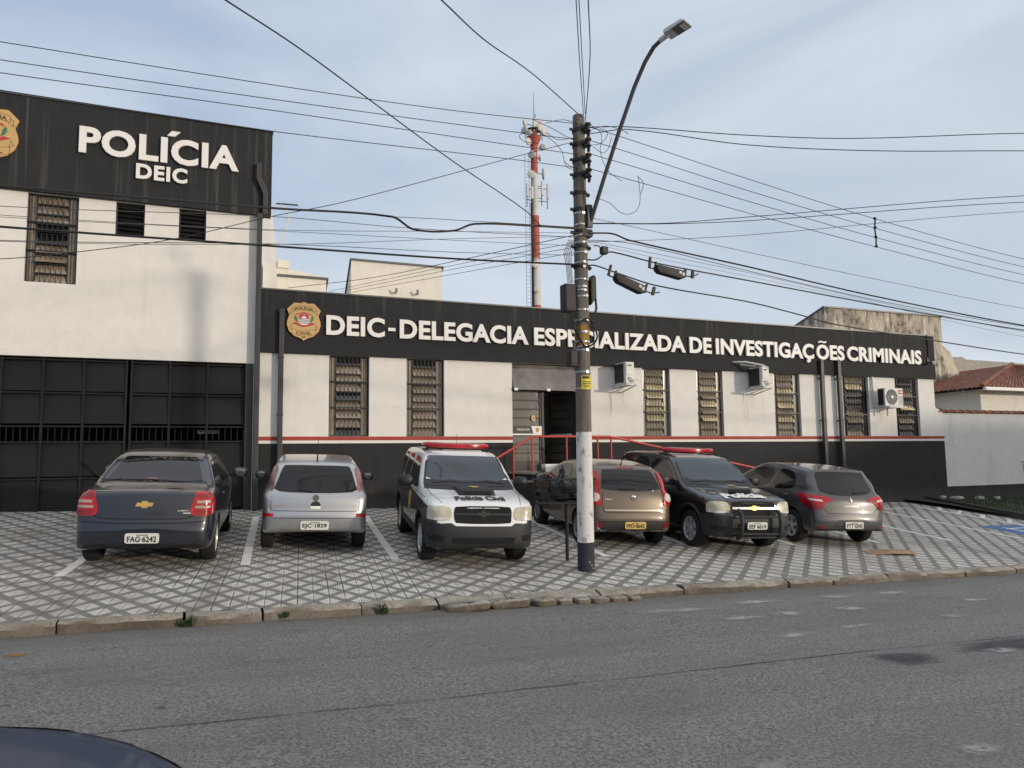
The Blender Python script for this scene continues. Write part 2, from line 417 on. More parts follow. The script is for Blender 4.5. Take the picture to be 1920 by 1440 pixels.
    def merge(s,mb,mat):
        # shut gaps are drawn into the body itself
        me=s.body.data; me.materials.append(mat); k=len(me.materials)-1
        bm=bmesh.new(); bm.from_mesh(me); vs=[bm.verts.new(v) for v in mb.v]
        for f in mb.f:
            try: q=bm.faces.new([vs[i] for i in f]); q.material_index=k
            except ValueError: pass
        bm.to_mesh(me); bm.free()
    def handles(s,ys,z,mat,sz=(.018,.09,.016),x=.006):
        for y in ys:
            for sg in (1,-1):
                q,n=s.ray((y-s.yc)*sg,z,sg*90); mb=MB(); mb.ell((q.x+sg*x,q.y,q.z),*sz); mb.build('door_handle',mat,s.root,smooth=60)
    def plate(s,body,phi,x,z,w=.40,h=.13,mat=None,yofs=None,tilt=0.,ink=None,small=True):
        q,n=s.ray(x,z,phi); c,sn=math.cos(R(phi)),math.sin(R(phi)); ua=Vector((c,sn,0)); n=Vector((sn,-c,0)); 
        za=Vector((0,0,1)); ct=q+n*(.022 if yofs is None else yofs)
        mb=MB(); fr=[]
        rr=.018; out=[(-w/2,-h/2),(w/2,-h/2),(w/2,h/2),(-w/2,h/2)]
        out=[(-w/2+rr,-h/2),(w/2-rr,-h/2),(w/2,-h/2+rr),(w/2,h/2-rr),(w/2-rr,h/2),(-w/2+rr,h/2),(-w/2,h/2-rr),(-w/2,-h/2+rr)]
        f=[ct+ua*a+za*b for a,b in out]; bk=[p-n*.02 for p in f]
        mb.add(f+bk,[tuple(range(8)),tuple(range(15,7,-1))]+[(i,i+8,(i+1)%8+8,(i+1)%8) for i in range(8)])
        o=mb.build('licence_plate',mat or MATS['plate_white'],s.root)
        co,fs=textmesh(body,.028,1.02); co=fit(co,-w*.43,w*.43,-h*.38,h*.22)
        t=MB(); t.add([ct+n*.003+ua*p[0]+za*p[1] for p in co],fs)
        if small:
            t2=[(-w*.17,h*.29),(w*.17,h*.29),(w*.17,h*.36),(-w*.17,h*.36)]; t.add([ct+n*.003+ua*a+za*b for a,b in t2],[(0,1,2,3)])
        t.build('lettering',ink or MATS['ink_black'],o); return o
def carpaint(name,col,metal=.5,rough=.38,dust=.10):
    m,n,l,p=newmat(name); b=NB(m); v=b.coord()
    fl=b.noise(v,700,1); big=b.noise(v,2.2,5,.6); z=b.xyz(v)[2]
    c=b.mix(b.ramp(fl,.35,.65),[x*.85 for x in col],[min(1,x*1.15) for x in col])
    low=b.ramp(b.m('ADD',z,b.m('MULTIPLY',big,.3)),.85,.30)
    c=b.mix(b.m('MULTIPLY',b.m('ADD',b.m('MULTIPLY',low,2.2),b.ramp(big,.35,.75)),dust),c,(.17,.155,.13)); l.new(c,p.inputs['Base Color'])
    p.inputs['Metallic'].default_value=metal; p.inputs['Roughness'].default_value=rough
    p.inputs['Coat Weight'].default_value=1; l.new(b.ramp(big,.3,.8,.03,.12),p.inputs['Coat Roughness'])
    return m
def glassmat(name,col,rough=.03,spec=.6,dust=.06,coat=1.):
    m,n,l,p=newmat(name); b=NB(m); v=b.coord()
    big=b.noise(v,1.8,5,.6)
    l.new(b.mix(b.m('MULTIPLY',b.ramp(big,.35,.8),dust),col,(.25,.24,.22)),p.inputs['Base Color'])
    l.new(b.ramp(big,.3,.8,rough,rough+.05),p.inputs['Roughness']); p.inputs['Specular IOR Level'].default_value=spec
    p.inputs['Coat Weight'].default_value=coat; p.inputs['Coat Roughness'].default_value=.02
    return m
def lens(name,col,rough=.12,lines=60):
    m,n,l,p=newmat(name); b=NB(m); v=b.coord(); x=b.xyz(v)
    w=n.new('ShaderNodeTexWave'); w.inputs['Scale'].default_value=lines*.35; w.bands_direction='Z'; w.inputs['Distortion'].default_value=.2; l.new(v,w.inputs[0])
    f=b.noise(v,9,3)
    c=b.mix(b.ramp(f,.3,.7),[q*.72 for q in col],[min(1,q*1.2) for q in col]); l.new(c,p.inputs['Base Color'])
    p.inputs['Roughness'].default_value=rough; p.inputs['Specular IOR Level'].default_value=.3; p.inputs['Coat Weight'].default_value=.7; p.inputs['Coat Roughness'].default_value=.03
    l.new(b.bump(w.outputs[0],.25,.004),p.inputs['Normal']); return m
plain('arch_black',(.012,.012,.013),.9,var=.2)
plain('tyre',(.010,.010,.0105),.88,var=.25,scale=14,bump=.3,bscale=90)
plain('rim_grey',(.50,.50,.51),.35,.35,var=.12,scale=12)
plain('rim_dark',(.26,.26,.27),.35,.35,var=.15,scale=12)
plain('trim_black',(.011,.011,.012),.5,var=.2,scale=10,bump=.08,bscale=200)
plain('trim_grey',(.020,.020,.022),.62,var=.15,scale=10,bump=.1,bscale=200)
plain('gap_black',(.006,.006,.007),.9)
plain('chrome',(.62,.61,.6),.12,1.,var=.05)
plain('mirror_silver',(.22,.22,.23),.06,.6,var=.05)
plain('plate_white',(.66,.66,.62),.45,var=.05,scale=30)
plain('plate_gold',(.62,.43,.13),.42,var=.08,scale=30)
plain('ink_black',(.015,.015,.016),.6)
plain('ink_white',(.78,.78,.76),.5,var=.05)
plain('emblem_gold',(.72,.47,.14),.25,.7,var=.1)
plain('badge_gold',(.56,.36,.14),.5,var=.06,scale=15)
glassmat('auto_glass',(.008,.009,.012),.03,.5,.015,0.); glassmat('windscreen_glass',(.016,.030,.042),.03,.6,.02,.15)
lens('lens_red',(.40,.006,.010)); lens('lens_dark_red',(.22,.008,.012)); lens('lens_smoke',(.36,.30,.26),.12,50); lens('lens_clear',(.55,.53,.46),.15,40); lens('lens_white',(.62,.58,.55),.12,50); lens('lens_amber',(.55,.2,.05))
lens('lens_pink',(.24,.12,.12)); lens('headlight_haze',(.50,.47,.36),.28,30); lens('beacon_red',(.40,.012,.022),.18,20)
carpaint('paint_navy',(.0055,.009,.021),.08,.35,.016); carpaint('paint_silver',(.44,.45,.47),.75,.36,.06); carpaint('paint_bronze',(.100,.072,.047),.35,.38,.06)
carpaint('paint_grey',(.060,.060,.068),.3,.36,.05); carpaint('paint_black',(.005,.005,.007),.0,.32,.025); carpaint('paint_night',(.018,.032,.062),.0,.55,.0); M_=MATS; MATS['paint_night'].node_tree.nodes['Principled BSDF'].inputs['Coat Weight'].default_value=.15; MATS['paint_night'].node_tree.nodes['Principled BSDF'].inputs['Specular IOR Level'].default_value=.3
def paint_patrol():
    m=carpaint('paint_patrol',(.76,.77,.77),.0,.4,.07); b=NB(m); n=m.node_tree.nodes; l=m.node_tree.links; p=n['Principled BSDF']
    v=b.coord(); x,y,z=b.xyz(v)
    old=p.inputs['Base Color'].links[0].from_socket
    # doors and wings black below the white belt, white bonnet and pillars; bumper in grey plastic
    ax=b.m('ABSOLUTE',x)
    lo=b.m('LESS_THAN',z,b.m('ADD',1.035,b.m('MULTIPLY',y,-.05)))
    side=b.m('GREATER_THAN',ax,.712)
    f=b.m('MULTIPLY',lo,side)
    c=b.mix(f,old,(.010,.010,.012)); l.new(c,p.inputs['Base Color'])
    return m
paint_patrol()
M_=MATS
def badge_outline(w,h):
    half=[(0,.50),(.10,.462),(.29,.47),(.38,.40),(.5,.295),(.43,.15),(.49,.0),(.5,-.10),(.44,-.25),(.30,-.37),(.10,-.435),(.03,-.47),(0,-.5)]
    return [(x*w,z*h) for x,z in half]+[(-x*w,z*h) for x,z in reversed(half[1:-1])]
# ---- 1. dark blue sedan, tail to the street
W=1.735
c=Car('parked_car','dark navy four door sedan parked tail first against the dark metal gate',4.48,W,1.51,
 [(.16,.30),(.05,.34),(.01,.46),(.0,.60),(.05,.64),(.07,.80),(.10,1.00),(.13,1.055),(.30,1.075),(.70,1.10),(1.02,1.275),(1.34,1.44),(1.70,1.505),(2.2,1.52),(2.6,1.49),(2.85,1.42),(3.25,1.19),(3.55,1.04),(4.1,.92),(4.34,.78),(4.45,.6),(4.46,.42),(4.4,.26),(4.2,.22),(.3,.28)],
 [(.0,.0),(.0,.45),(.04,.72),(.16,.82),(.5,.862),(1.5,.868),(2.9,.868),(3.8,.85),(4.25,.76),(4.42,.5),(4.47,0)],
 [(.05,.0),(.08,.5),(.2,.74),(.6,.80),(1.5,.84),(2.6,.85),(3.6,.84),(4.3,.7),(4.46,0)],
 [(.74,.20),(.83,.29),(.862,.5),(.868,.72),(.85,.90),(.825,.985),(.60,1.48),(.50,1.60)],
 (.93,3.55,.315,.20,.05),M_['paint_navy'],zb=.98,k=.06)
c.set_wheels((10,'',.012),M_['rim_grey'])
c.part('rear_window',M_['auto_glass'],[[(-.63,1.125),(.63,1.125),(.60,1.18),(.50,1.41),(.44,1.435),(-.44,1.435),(-.50,1.41),(-.60,1.18)]],0,sm=1)
for ph in (90,-90):
    c.part('side_window',M_['auto_glass'],[[(.98,1.06),(1.0,1.10),(1.42,1.35),(1.62,1.385),(1.78,1.385),(1.78,1.0),(1.2,1.0)]],ph,sm=1)
    c.part('side_window',M_['auto_glass'],[[(1.86,1.0),(1.86,1.395),(2.35,1.40),(2.66,1.345),(3.18,1.05),(3.2,.99)]],ph,sm=1)
c.part('windscreen',M_['windscreen_glass'],[[(-.66,1.07),(.66,1.07),(.55,1.42),(-.55,1.42)]],180,sm=1)
for sg in (1,-1):
    P=[(sg*.60,.07,.735),(sg*.565,.07,.80),(sg*.615,.08,.95),(sg*.64,.1,1.035),(sg*.74,.11,1.04),(sg*.83,.2,1.03),(sg*.86,.35,.93),(sg*.85,.26,.78),(sg*.80,.12,.735)]
    t=c.part('tail_light',M_['lens_red'],[P if sg>0 else P[::-1]],sg*24,off=.014,sm=1,grid=.04)
    mb=MB()
    for za,zb_,m in ((.965,1.01,1),(.90,.935,0),(.835,.868,0),(.755,.81,1)):
        q=[(sg*(.655 if za>.85 else .63),.08,za),(sg*.80,.16,za),(sg*.80,.16,zb_),(sg*(.655 if za>.85 else .63),.08,zb_)]
        c.patch(mb,q if sg>0 else q[::-1],sg*24,off=.019,mi=m,grid=.05)
    mb.build('lens_segment',[M_['lens_smoke'],M_['lens_dark_red']],t,smooth=40)
mb=MB(); c.strip(mb,[(-.60,.74),(-.5,.70),(.5,.70),(.60,.74)],0,.012); c.strip(mb,[(-.63,1.04),(-.60,.9),(-.565,.80)],0); c.strip(mb,[(.63,1.04),(.60,.9),(.565,.80)],0); c.strip(mb,[(-.84,.665),(-.45,.645),(.45,.645),(.84,.665)],0,.012)
for ph in (90,-90):
    c.strip(mb,[(1.82,.30),(1.82,1.42)],ph); c.strip(mb,[(1.0,1.1),(1.22,.9),(1.30,.62)],ph); c.strip(mb,[(2.9,.32),(2.93,1.0)],ph)
c.merge(mb,M_['gap_black'])
c.handles((1.62,2.72),.89,M_['paint_navy'])
c.plate('FAG·6242',0,.0,.455,.41,.13)
mb=MB(); q=[(-.155,-.03),(-.13,.03),(-.05,.03),(-.05,.055),(.05,.055),(.05,.03),(.15,.03),(.125,-.03),(.05,-.03),(.05,-.055),(-.05,-.055),(-.05,-.03)]
c.patch(mb,[(x*.72,.885+z*.8) for x,z in q],0,off=.016); mb.build('emblem',M_['emblem_gold'],c.root)
c.text('model_badge','COBALT LT',.40,.60,.795,.815,0,M_['chrome'],.008,.03)
mb=MB(); c.patch(mb,[(.47,.765),(.60,.765),(.60,.78),(.47,.78)],0,off=.008); mb.build('model_badge',M_['chrome'],c.root)
for sg in (1,-1):
    mb=MB(); c.patch(mb,[(sg*.70,.43),(sg*.62,.30),(sg*.635,.29),(sg*.72,.42)],0,off=.004); mb.build('reflector',M_['trim_grey'],c.root)
    c.mirror(sg*1.0,3.02,1.08,M_['paint_navy'],M_['mirror_silver'])
mb=MB(); c.patch(mb,[(-.10,1.15),(.04,1.15),(.04,1.162),(-.10,1.162)],0,off=.012); mb.build('brake_light',M_['lens_pink'],c.root)
mb=MB(); c.patch(mb,[(-.75,.31),(.75,.31),(.70,.36),(-.70,.36)],0,off=.008); mb.build('lower_valance',M_['trim_black'],c.root)
c.place(-.24,12.88,R(6.8),.955)
# ---- 2. silver hatchback
W=1.646
c=Car('parked_car','small silver hatchback with a roof aerial, parked tail first beside the sedan',3.82,W,1.44,
 [(.18,.33),(.05,.36),(.01,.46),(.0,.62),(.045,.655),(.06,.80),(.09,.90),(.18,1.02),(.34,1.26),(.42,1.36),(.55,1.40),(1.0,1.435),(1.5,1.445),(1.95,1.42),(2.2,1.37),(2.65,1.12),(2.95,.99),(3.5,.86),(3.72,.72),(3.8,.55),(3.78,.3),(3.6,.22),(.3,.30)],
 [(.0,.0),(.0,.46),(.04,.68),(.15,.77),(.5,.815),(1.5,.823),(2.7,.82),(3.4,.78),(3.7,.6),(3.81,0)],
 [(.08,.0),(.11,.44),(.2,.63),(.5,.75),(1.2,.79),(2.2,.80),(3.0,.78),(3.6,.6),(3.8,0)],
 [(.70,.22),(.78,.29),(.815,.5),(.823,.70),(.81,.88),(.785,.965),(.60,1.40),(.5,1.55)],
 (.75,3.24,.295,.185,.045),M_['paint_silver'],zb=.94,k=.065)
c.set_wheels((7,'',.02),M_['rim_grey'])
c.part('rear_window',M_['auto_glass'],[[(-.63,.955),(-.3,.935),(.3,.935),(.63,.955),(.60,1.05),(.515,1.31),(.46,1.335),(-.46,1.335),(-.515,1.31),(-.60,1.05)]],0,sm=1)
for sg in (1,-1):
    ph=sg*28
    P=[(sg*.66,.16,.95),(sg*.72,.24,.96),(sg*.735,.33,1.02),(sg*.70,.42,1.16),(sg*.64,.5,1.31),(sg*.60,.48,1.33),(sg*.56,.42,1.28),(sg*.62,.3,1.1)]
    c.part('tail_light',M_['lens_pink'],[P if sg>0 else P[::-1]],ph,off=.009,sm=1,grid=.05)
    P=[(sg*.63,.03,.575),(sg*.77,.12,.575),(sg*.785,.14,.625),(sg*.635,.03,.625)]
    c.part('reflector',M_['lens_red'],[P if sg>0 else P[::-1]],ph,off=.008,grid=.05)
    c.mirror(sg*.95,2.5,1.00,M_['trim_black'],M_['mirror_silver'],(.10,.06,.075))
    phs=sg*90
    c.part('side_window',M_['auto_glass'],[[(.72,1.0),(.68,1.06),(.78,1.28),(.92,1.33),(1.28,1.345),(1.28,.95),(.95,.95)]],phs,sm=1)
    c.part('side_window',M_['auto_glass'],[[(1.36,.95),(1.36,1.345),(1.9,1.335),(2.15,1.28),(2.62,1.03),(2.65,.955)]],phs,sm=1)
c.part('windscreen',M_['windscreen_glass'],[[(-.62,1.03),(.62,1.03),(.53,1.34),(-.53,1.34)]],180,sm=1)
mb=MB(); c.strip(mb,[(-.64,.945),(-.66,.8),(-.655,.68),(-.60,.665),(.60,.665),(.655,.68),(.66,.8),(.64,.945)],0,.009); c.strip(mb,[(-.80,.60),(-.66,.56),(.66,.56),(.80,.60)],0,.008)
for ph in (90,-90): c.strip(mb,[(1.32,.3),(1.32,1.36)],ph); c.strip(mb,[(.70,1.05),(.95,.9),(1.0,.62)],ph); c.strip(mb,[(2.45,.3),(2.45,.95)],ph)
c.merge(mb,M_['gap_black'])
mb=MB(); c.patch(mb,[(-.335,.37),(.335,.37),(.35,.40),(.345,.545),(-.345,.545),(-.35,.40)],0,off=.004); mb.build('plate_recess',M_['paint_silver'],c.root)
c.plate('EJC·1829',0,0,.455,.42,.13)
mb=MB(); h=[(.075*math.cos(a),.745+.07*math.sin(a)) for a in np.linspace(0,math.pi,12)]; c.patch(mb,h,0,off=.012); mb.build('lock_cover',M_['trim_black'],c.root)
mb=MB(); c.patch(mb,[(-.075,.70),(.075,.70),(.075,.742),(-.075,.742)],0,off=.012); mb.build('handle_cap',M_['ink_white'],c.root)
q,n=c.ray(0,.865,0); mb=MB(); Mx=Matrix.Translation(q+Vector((0,-.012,0)))@Matrix.Rotation(R(90),4,'X')
mb.lathe([(.030,-.01),(.046,-.01),(.048,.0),(.046,.008),(.036,.008)],20,Mx); mb.box(q.x-.034,q.x+.034,q.y-.022,q.y-.01,q.z-.006,q.z+.008); mb.build('emblem',M_['chrome'],c.root,smooth=50)
mb=MB(); c.strip(mb,[(-.27,.985),(-.13,.965),(.02,.95)],0,.022,.02); mb.build('wiper',M_['trim_black'],c.root)
c.text('model_badge','Corsa',-.60,-.47,.735,.755,0,M_['emblem_gold'],.006,.03)
c.text('model_badge','1.8',.55,.59,.735,.755,0,M_['chrome'],.006,.03)
mb=MB(); q,n=c.ray(0,.62,'top'); mb.tube([q,q+Vector((0,-.06,.05)),q+Vector((.0,-.02,.34))],[.014,.011,.003],6); mb.build('aerial',M_['trim_black'],c.root)
mb=MB(); q,n=c.ray(-.23,.25,0); mb.lathe([(.0,0),(.028,0),(.028,.12)],12,Matrix.Translation(q+Vector((0,.1,-.02)))@Matrix.Rotation(R(90),4,'X')); mb.build('exhaust',M_['chrome'],c.root,smooth=40)
c.place(2.0,13.42,R(8.0),.955)
# ---- 3, 5. police estate wagons
def wagon(name,label,paint,black):
    W=1.76
    c=Car(name,label,4.62,W,1.70,
     [(.12,.34),(.02,.42),(.0,.62),(.08,.68),(.10,1.02),(.22,1.30),(.36,1.58),(.55,1.665),(1.2,1.70),(2.0,1.70),(2.5,1.665),(2.72,1.60),(3.1,1.34),(3.38,1.165),(3.7,1.125),(4.15,1.06),(4.40,1.0),(4.47,.94),(4.485,.76),(4.58,.70),(4.62,.58),(4.60,.40),(4.5,.31),(4.2,.29),(.4,.30)],
     [(.0,.0),(.0,.6),(.05,.80),(.2,.865),(1.0,.88),(3.0,.88),(4.1,.87),(4.42,.80),(4.56,.62),(4.615,.3),(4.62,0)],
     [(.06,.0),(.1,.6),(.22,.72),(.7,.80),(2.0,.82),(3.2,.83),(4.2,.78),(4.42,.6),(4.47,0)],
     [(.80,.28),(.85,.36),(.878,.6),(.88,.80),(.868,.98),(.84,1.10),(.675,1.62),(.60,1.80)],
     (1.02,3.72,.352,.235,.075),paint,zb=1.04,k=.05,crown=.045,bow=.06,skel=(.5,.55,.75))
    c.root['category']='police car'
    c.set_wheels((6,'',.036),M_['rim_grey'])
    for ph in (90,-90):
        c.part('side_window',M_['auto_glass'],[[(.34,1.12),(.33,1.2),(.52,1.52),(.62,1.565),(1.02,1.575),(1.02,1.11)]],ph,sm=1)
        c.part('side_window',M_['auto_glass'],[[(1.12,1.10),(1.12,1.58),(1.80,1.585),(1.80,1.09)]],ph,sm=1)
        c.part('side_window',M_['auto_glass'],[[(1.90,1.09),(1.90,1.585),(2.42,1.565),(2.60,1.50),(3.06,1.17),(3.08,1.08)]],ph,sm=1)
    c.part('windscreen',M_['windscreen_glass'],[[(-.735,1.175),(.735,1.175),(.61,1.60),(.57,1.615),(-.57,1.615),(-.61,1.60)]],180,sm=1)
    c.part('rear_window',M_['auto_glass'],[[(-.64,1.1),(.64,1.1),(.55,1.52),(-.55,1.52)]],0,sm=1)
    mb=MB()
    c.patch(mb,[(-.775,1.12),(.775,1.12),(.75,1.25),(-.75,1.25)],180,off=.0035)
    c.patch(mb,[(-.765,1.155),(.765,1.155),(.74,1.185),(-.74,1.185)],180,off=.009)
    for sg in (1,-1): c.patch(mb,[(sg*.77,1.17),(sg*.735,1.17),(sg*.61,1.60),(sg*.645,1.62)],180,off=.004)
    mb.build('windscreen_seal',M_['trim_black'],c.root,smooth=40)
    for x0,x1 in ((-.62,.02),(.02,.62)):
        mb=MB(); c.strip(mb,[(x0 if x0<0 else x0+.02,1.20),((x0+x1)/2,1.225),(x1-.02 if x0<0 else x1,1.195)],180,.022,.02); mb.build('wiper',M_['trim_black'],c.root)
    # bonnet scoop
    mb=MB(); zs=lambda x,y: c.ray(x,y,'top')[0].z
    def V(x,y,dz): return (x,y-c.yc,zs(x,y)+dz)
    a=[V(-.30,4.02-.52,.004),V(.30,4.02-.52,.004),V(.27,3.99,.085),V(-.27,3.99,.085)]
    b=[V(-.36,3.44,-.02),V(.36,3.44,-.02),V(.31,4.05,-.02),V(-.31,4.05,-.02)]
    a[0]=V(-.29,3.50,.03);a[1]=V(.29,3.50,.03)
    mb.add(a+b,[(0,1,2,3),(4,7,6,5),(0,4,5,1),(1,5,6,2),(2,6,7,3),(3,7,4,0)])
    sc=mb.build('bonnet_scoop',M_['trim_black'] if not black else paint,c.root,bevel=.012,smooth=35)
    mb=MB(); mb.add([V(-.23,4.052,.012),V(.23,4.052,.012),V(.23,4.02,.06),V(-.23,4.02,.06)],[(0,1,2,3)]); mb.build('scoop_mouth',M_['gap_black'],sc)
    mb=MB(); mb.add([V(.075*math.sin(t)*(1.25 if math.cos(t)<0 else 1.),3.74+.085*math.cos(t),.0655+(.085*math.cos(t))*.11) for t in np.linspace(0,2*math.pi,20)[:-1]],[tuple(range(19))]); mb.build('emblem',M_['badge_gold'],c.root)
    # grille
    gp=[(-.42,.70),(.42,.70),(.45,.74),(.46,.90),(.42,.955),(-.42,.955),(-.46,.90),(-.45,.74)]
    g=c.part('grille',M_['gap_black'],[gp],180,off=.006,sm=1)
    mb=MB(); c.strip(mb,[(-.44,.835),(.44,.835)],180,.030 if not black else .04,.016)
    if not black: c.strip(mb,[(0,.72),(0,.94)],180,.014,.014)
    mb.build('grille_bar',M_['rim_grey'] if black else M_['trim_grey'],g)
    q=[(-.155,-.03),(-.13,.03),(-.05,.03),(-.05,.055),(.05,.055),(.05,.03),(.15,.03),(.125,-.03),(.05,-.03),(.05,-.055),(-.05,-.055),(-.05,-.03)]
    mb=MB(); c.patch(mb,[(x*.72,.838+z*.8) for x,z in q],180,off=.022); mb.build('emblem',M_['emblem_gold'] if black else M_['trim_grey'],c.root)
    for sg in (1,-1):
        P=[(sg*.49,4.47,.74),(sg*.50,4.46,.90),(sg*.56,4.44,.945),(sg*.80,4.40,.945),(sg*.845,4.3,.93),(sg*.85,4.3,.74)]
        h=c.part('headlight',M_['headlight_haze'],[P[::-1] if sg>0 else P],180-sg*16,off=.012,sm=1,grid=.05)
        mb=MB(); P=[(sg*.52,4.47,.745),(sg*.84,4.3,.745),(sg*.84,4.3,.775),(sg*.52,4.47,.775)]; c.patch(mb,P[::-1] if sg>0 else P,180-sg*16,off=.016,grid=.05); mb.build('turn_signal',M_['lens_white'],h,smooth=40)
    # bumper: black plastic wrapping the nose
    bp=[(-.905,.42),(-.80,.33),(.80,.33),(.905,.42),(.90,.69),(.50,.70),(.44,.665),(-.44,.665),(-.50,.70),(-.90,.69)]
    bm_=MB(); c.patch(bm_,bp,180,off=.014,grid=.05)
    for sg in (1,-1):
        P=[(4.18,.36),(4.5,.36),(4.56,.5),(4.5,.70),(4.12,.70)]; c.patch(bm_,P if sg>0 else P[::-1],sg*90,off=.012,grid=.05)
    bo=bm_.build('bumper',M_['trim_grey'],c.root,smooth=40)
    mb=MB(); c.patch(mb,[(-.47,.41),(.47,.41),(.50,.50),(-.50,.50)],180,off=.018)
    for sg in (1,-1): c.patch(mb,[(sg*.62,.43),(sg*.80,.44),(sg*.82,.53),(sg*.60,.52)],180,off=.018)
    mb.build('bumper_vent',M_['gap_black'],bo)
    # flares, sills
    for sg in (1,-1):
        mb=MB(); y0,y1,r=1.02,3.72,.352
        for yy in (y0,y1):
            for i in range(16):
                a0,a1=math.pi*i/16,math.pi*(i+1)/16
                pr=[(yy+(rr)*math.cos(a),.352+(rr)*math.sin(a)) for rr,a in ((r+.07,a0),(r+.135,a0),(r+.135,a1),(r+.07,a1))]
                vs=[]
                for (py,pz) in pr:
                    u=(py-c.yc)*sg; q,n=c.ray(u,max(pz,.34),sg*90); vs+= [q+Vector((sg*.018,0,0)),q-Vector((sg*.03,0,0))]
                mb.add(vs,[(0,2,4,6),(1,7,5,3),(0,1,3,2),(4,5,7,6),(2,3,5,4),(0,6,7,1)])
        P=[(1.45,.34),(3.30,.34),(3.30,.47),(1.45,.47)]; c.patch(mb,P if sg>0 else P[::-1],sg*90,off=.012)
        mb.build('wheel_arch_trim',M_['trim_black'],c.root,smooth=40)
        c.mirror(sg*1.02,2.98,1.20,M_['trim_black'],M_['mirror_silver'],(.125,.07,.10))
        # door crest
        u0=(2.62-c.yc)*sg; mb=MB(); c.patch(mb,[(x*.72+2.45 if sg>0 else -x*.72+2.45,z+.80) for x,z in badge_outline(.30,.34)][::1 if sg>0 else -1],sg*90,off=.007)
        mb.build('door_crest',M_['badge_gold'],c.root)
        c.text('lettering','Polícia Civil' if not black else 'Polícia',*((2.35-c.yc)*sg+np.array([-.62,.62]) if not black else (2.45-c.yc)*sg+np.array([-.52,.52])),.50,.60 if not black else .64,sg*90,M_['ink_white'],.006,.03)
    mb=MB()
    for ph in (90,-90):
        for ln in ([(3.08,1.08),(3.04,.5)],[(1.85,1.6),(1.85,.5)],[(1.07,1.6),(1.07,1.05)],[(1.85,1.045),(3.9,1.03)]): c.strip(mb,ln,ph)
    for sg in (1,-1): c.strip(mb,[(sg*.74,3.40),(sg*.72,3.9),(sg*.62,4.38)],'top',.009)
    c.merge(mb,M_['gap_black'])
    c.handles((1.32,2.10),.985,M_['trim_black'],(.018,.10,.022))
    # light bar
    z=c.ray(0,2.15,'top')[0].z+.085; lb=MB(); out=[]
    for x in np.linspace(-.62,.62,15):
        cx=abs(x)/.62; y=2.18-.16*cx**2-c.yc
        out.append((x,y,cx))
    vs=[]
    for x,y,cx in out:
        e=1-max(0,cx-.9)*4; hy,hz=.125*e,.052*e
        for a in np.linspace(0,2*math.pi,13)[:-1]:
            vs.append((x,y+hy*math.copysign(abs(math.cos(a))**.6,math.cos(a)),z+.03*(1-cx*cx)*0+hz*math.copysign(abs(math.sin(a))**.6,math.sin(a))))
    fs=[(i*12+j,i*12+(j+1)%12,(i+1)*12+(j+1)%12,(i+1)*12+j) for i in range(14) for j in range(12)]+[tuple(range(12)),tuple(14*12+j for j in range(11,-1,-1))]
    lb.add(vs,fs); bar=lb.build('light_bar',M_['beacon_red'],c.root,smooth=45)
    mb=MB()
    for sg in (1,-1):
        zz=c.ray(sg*.5,2.1,'top')[0].z; mb.tube([(sg*.52,2.13-c.yc,z-.04),(sg*.60,2.16-c.yc,zz+.02),(sg*.60,2.3-c.yc,zz+.01)],.014,6); mb.tube([(sg*.52,2.13-c.yc,z-.04),(sg*.58,2.02-c.yc,zz)],.012,6); mb.box(sg*.56-.05,sg*.56+.05,1.98-c.yc,2.12-c.yc,zz-.01,zz+.02)
    mb.box(-.55,.55,2.08-c.yc,2.18-c.yc,z-.075,z-.05)
    mb.build('bar_bracket',M_['trim_black'],bar)
    mb=MB(); c.patch(mb,[(-.50,2.32),(.50,2.32),(.50,2.52),(-.50,2.52)],'top',off=.012); mb.build('roof_plate',M_['ink_white'] if not black else M_['rim_grey'],c.root)
    return c
c=wagon('police_car','white and black police wagon with a red roof light bar, nose to the street',M_['paint_patrol'],False)
c.text('lettering','Polícia Civil',-.40,.40,4.30,4.10,'top',M_['ink_black'],.012,.04)
mb=MB(); q,n=c.ray(0,.9,'top'); mb.tube([(-.1,1.6-c.yc,1.68),(-.1,1.6-c.yc,1.98)],[.006,.002],6); mb.build('aerial',M_['trim_black'],c.root)
c.place(4.10,12.15,R(180+8.0),.945,sz=.955,sx=.955)
c=wagon('police_car','all black police wagon with a red roof light bar and a bull bar',M_['paint_black'],True)
c.text('lettering','Polícia',-.50,.36,4.36,4.12,'top',M_['ink_white'],.014,.05)
mb=MB()
for sg in (1,-1):
    mb.tube([(sg*.40,4.60-c.yc,.30),(sg*.40,4.72-c.yc,.36),(sg*.40,4.74-c.yc,.60),(sg*.40,4.70-c.yc,.76),(sg*.40,4.60-c.yc,.82)],.036,10)
for z,y in ((.71,4.70),(.40,4.72),(.33,4.68)): mb.tube([(-.40,y-c.yc,z),(.40,y-c.yc,z)],.018,8)
mb.build('bull_bar',M_['trim_grey'],c.root,smooth=50)
c.plate('EEF 6614',180,-.08,.55,.40,.13,yofs=.13)
c.place(8.98,12.4,R(180+6.5),.945,sz=.955,sx=.97)
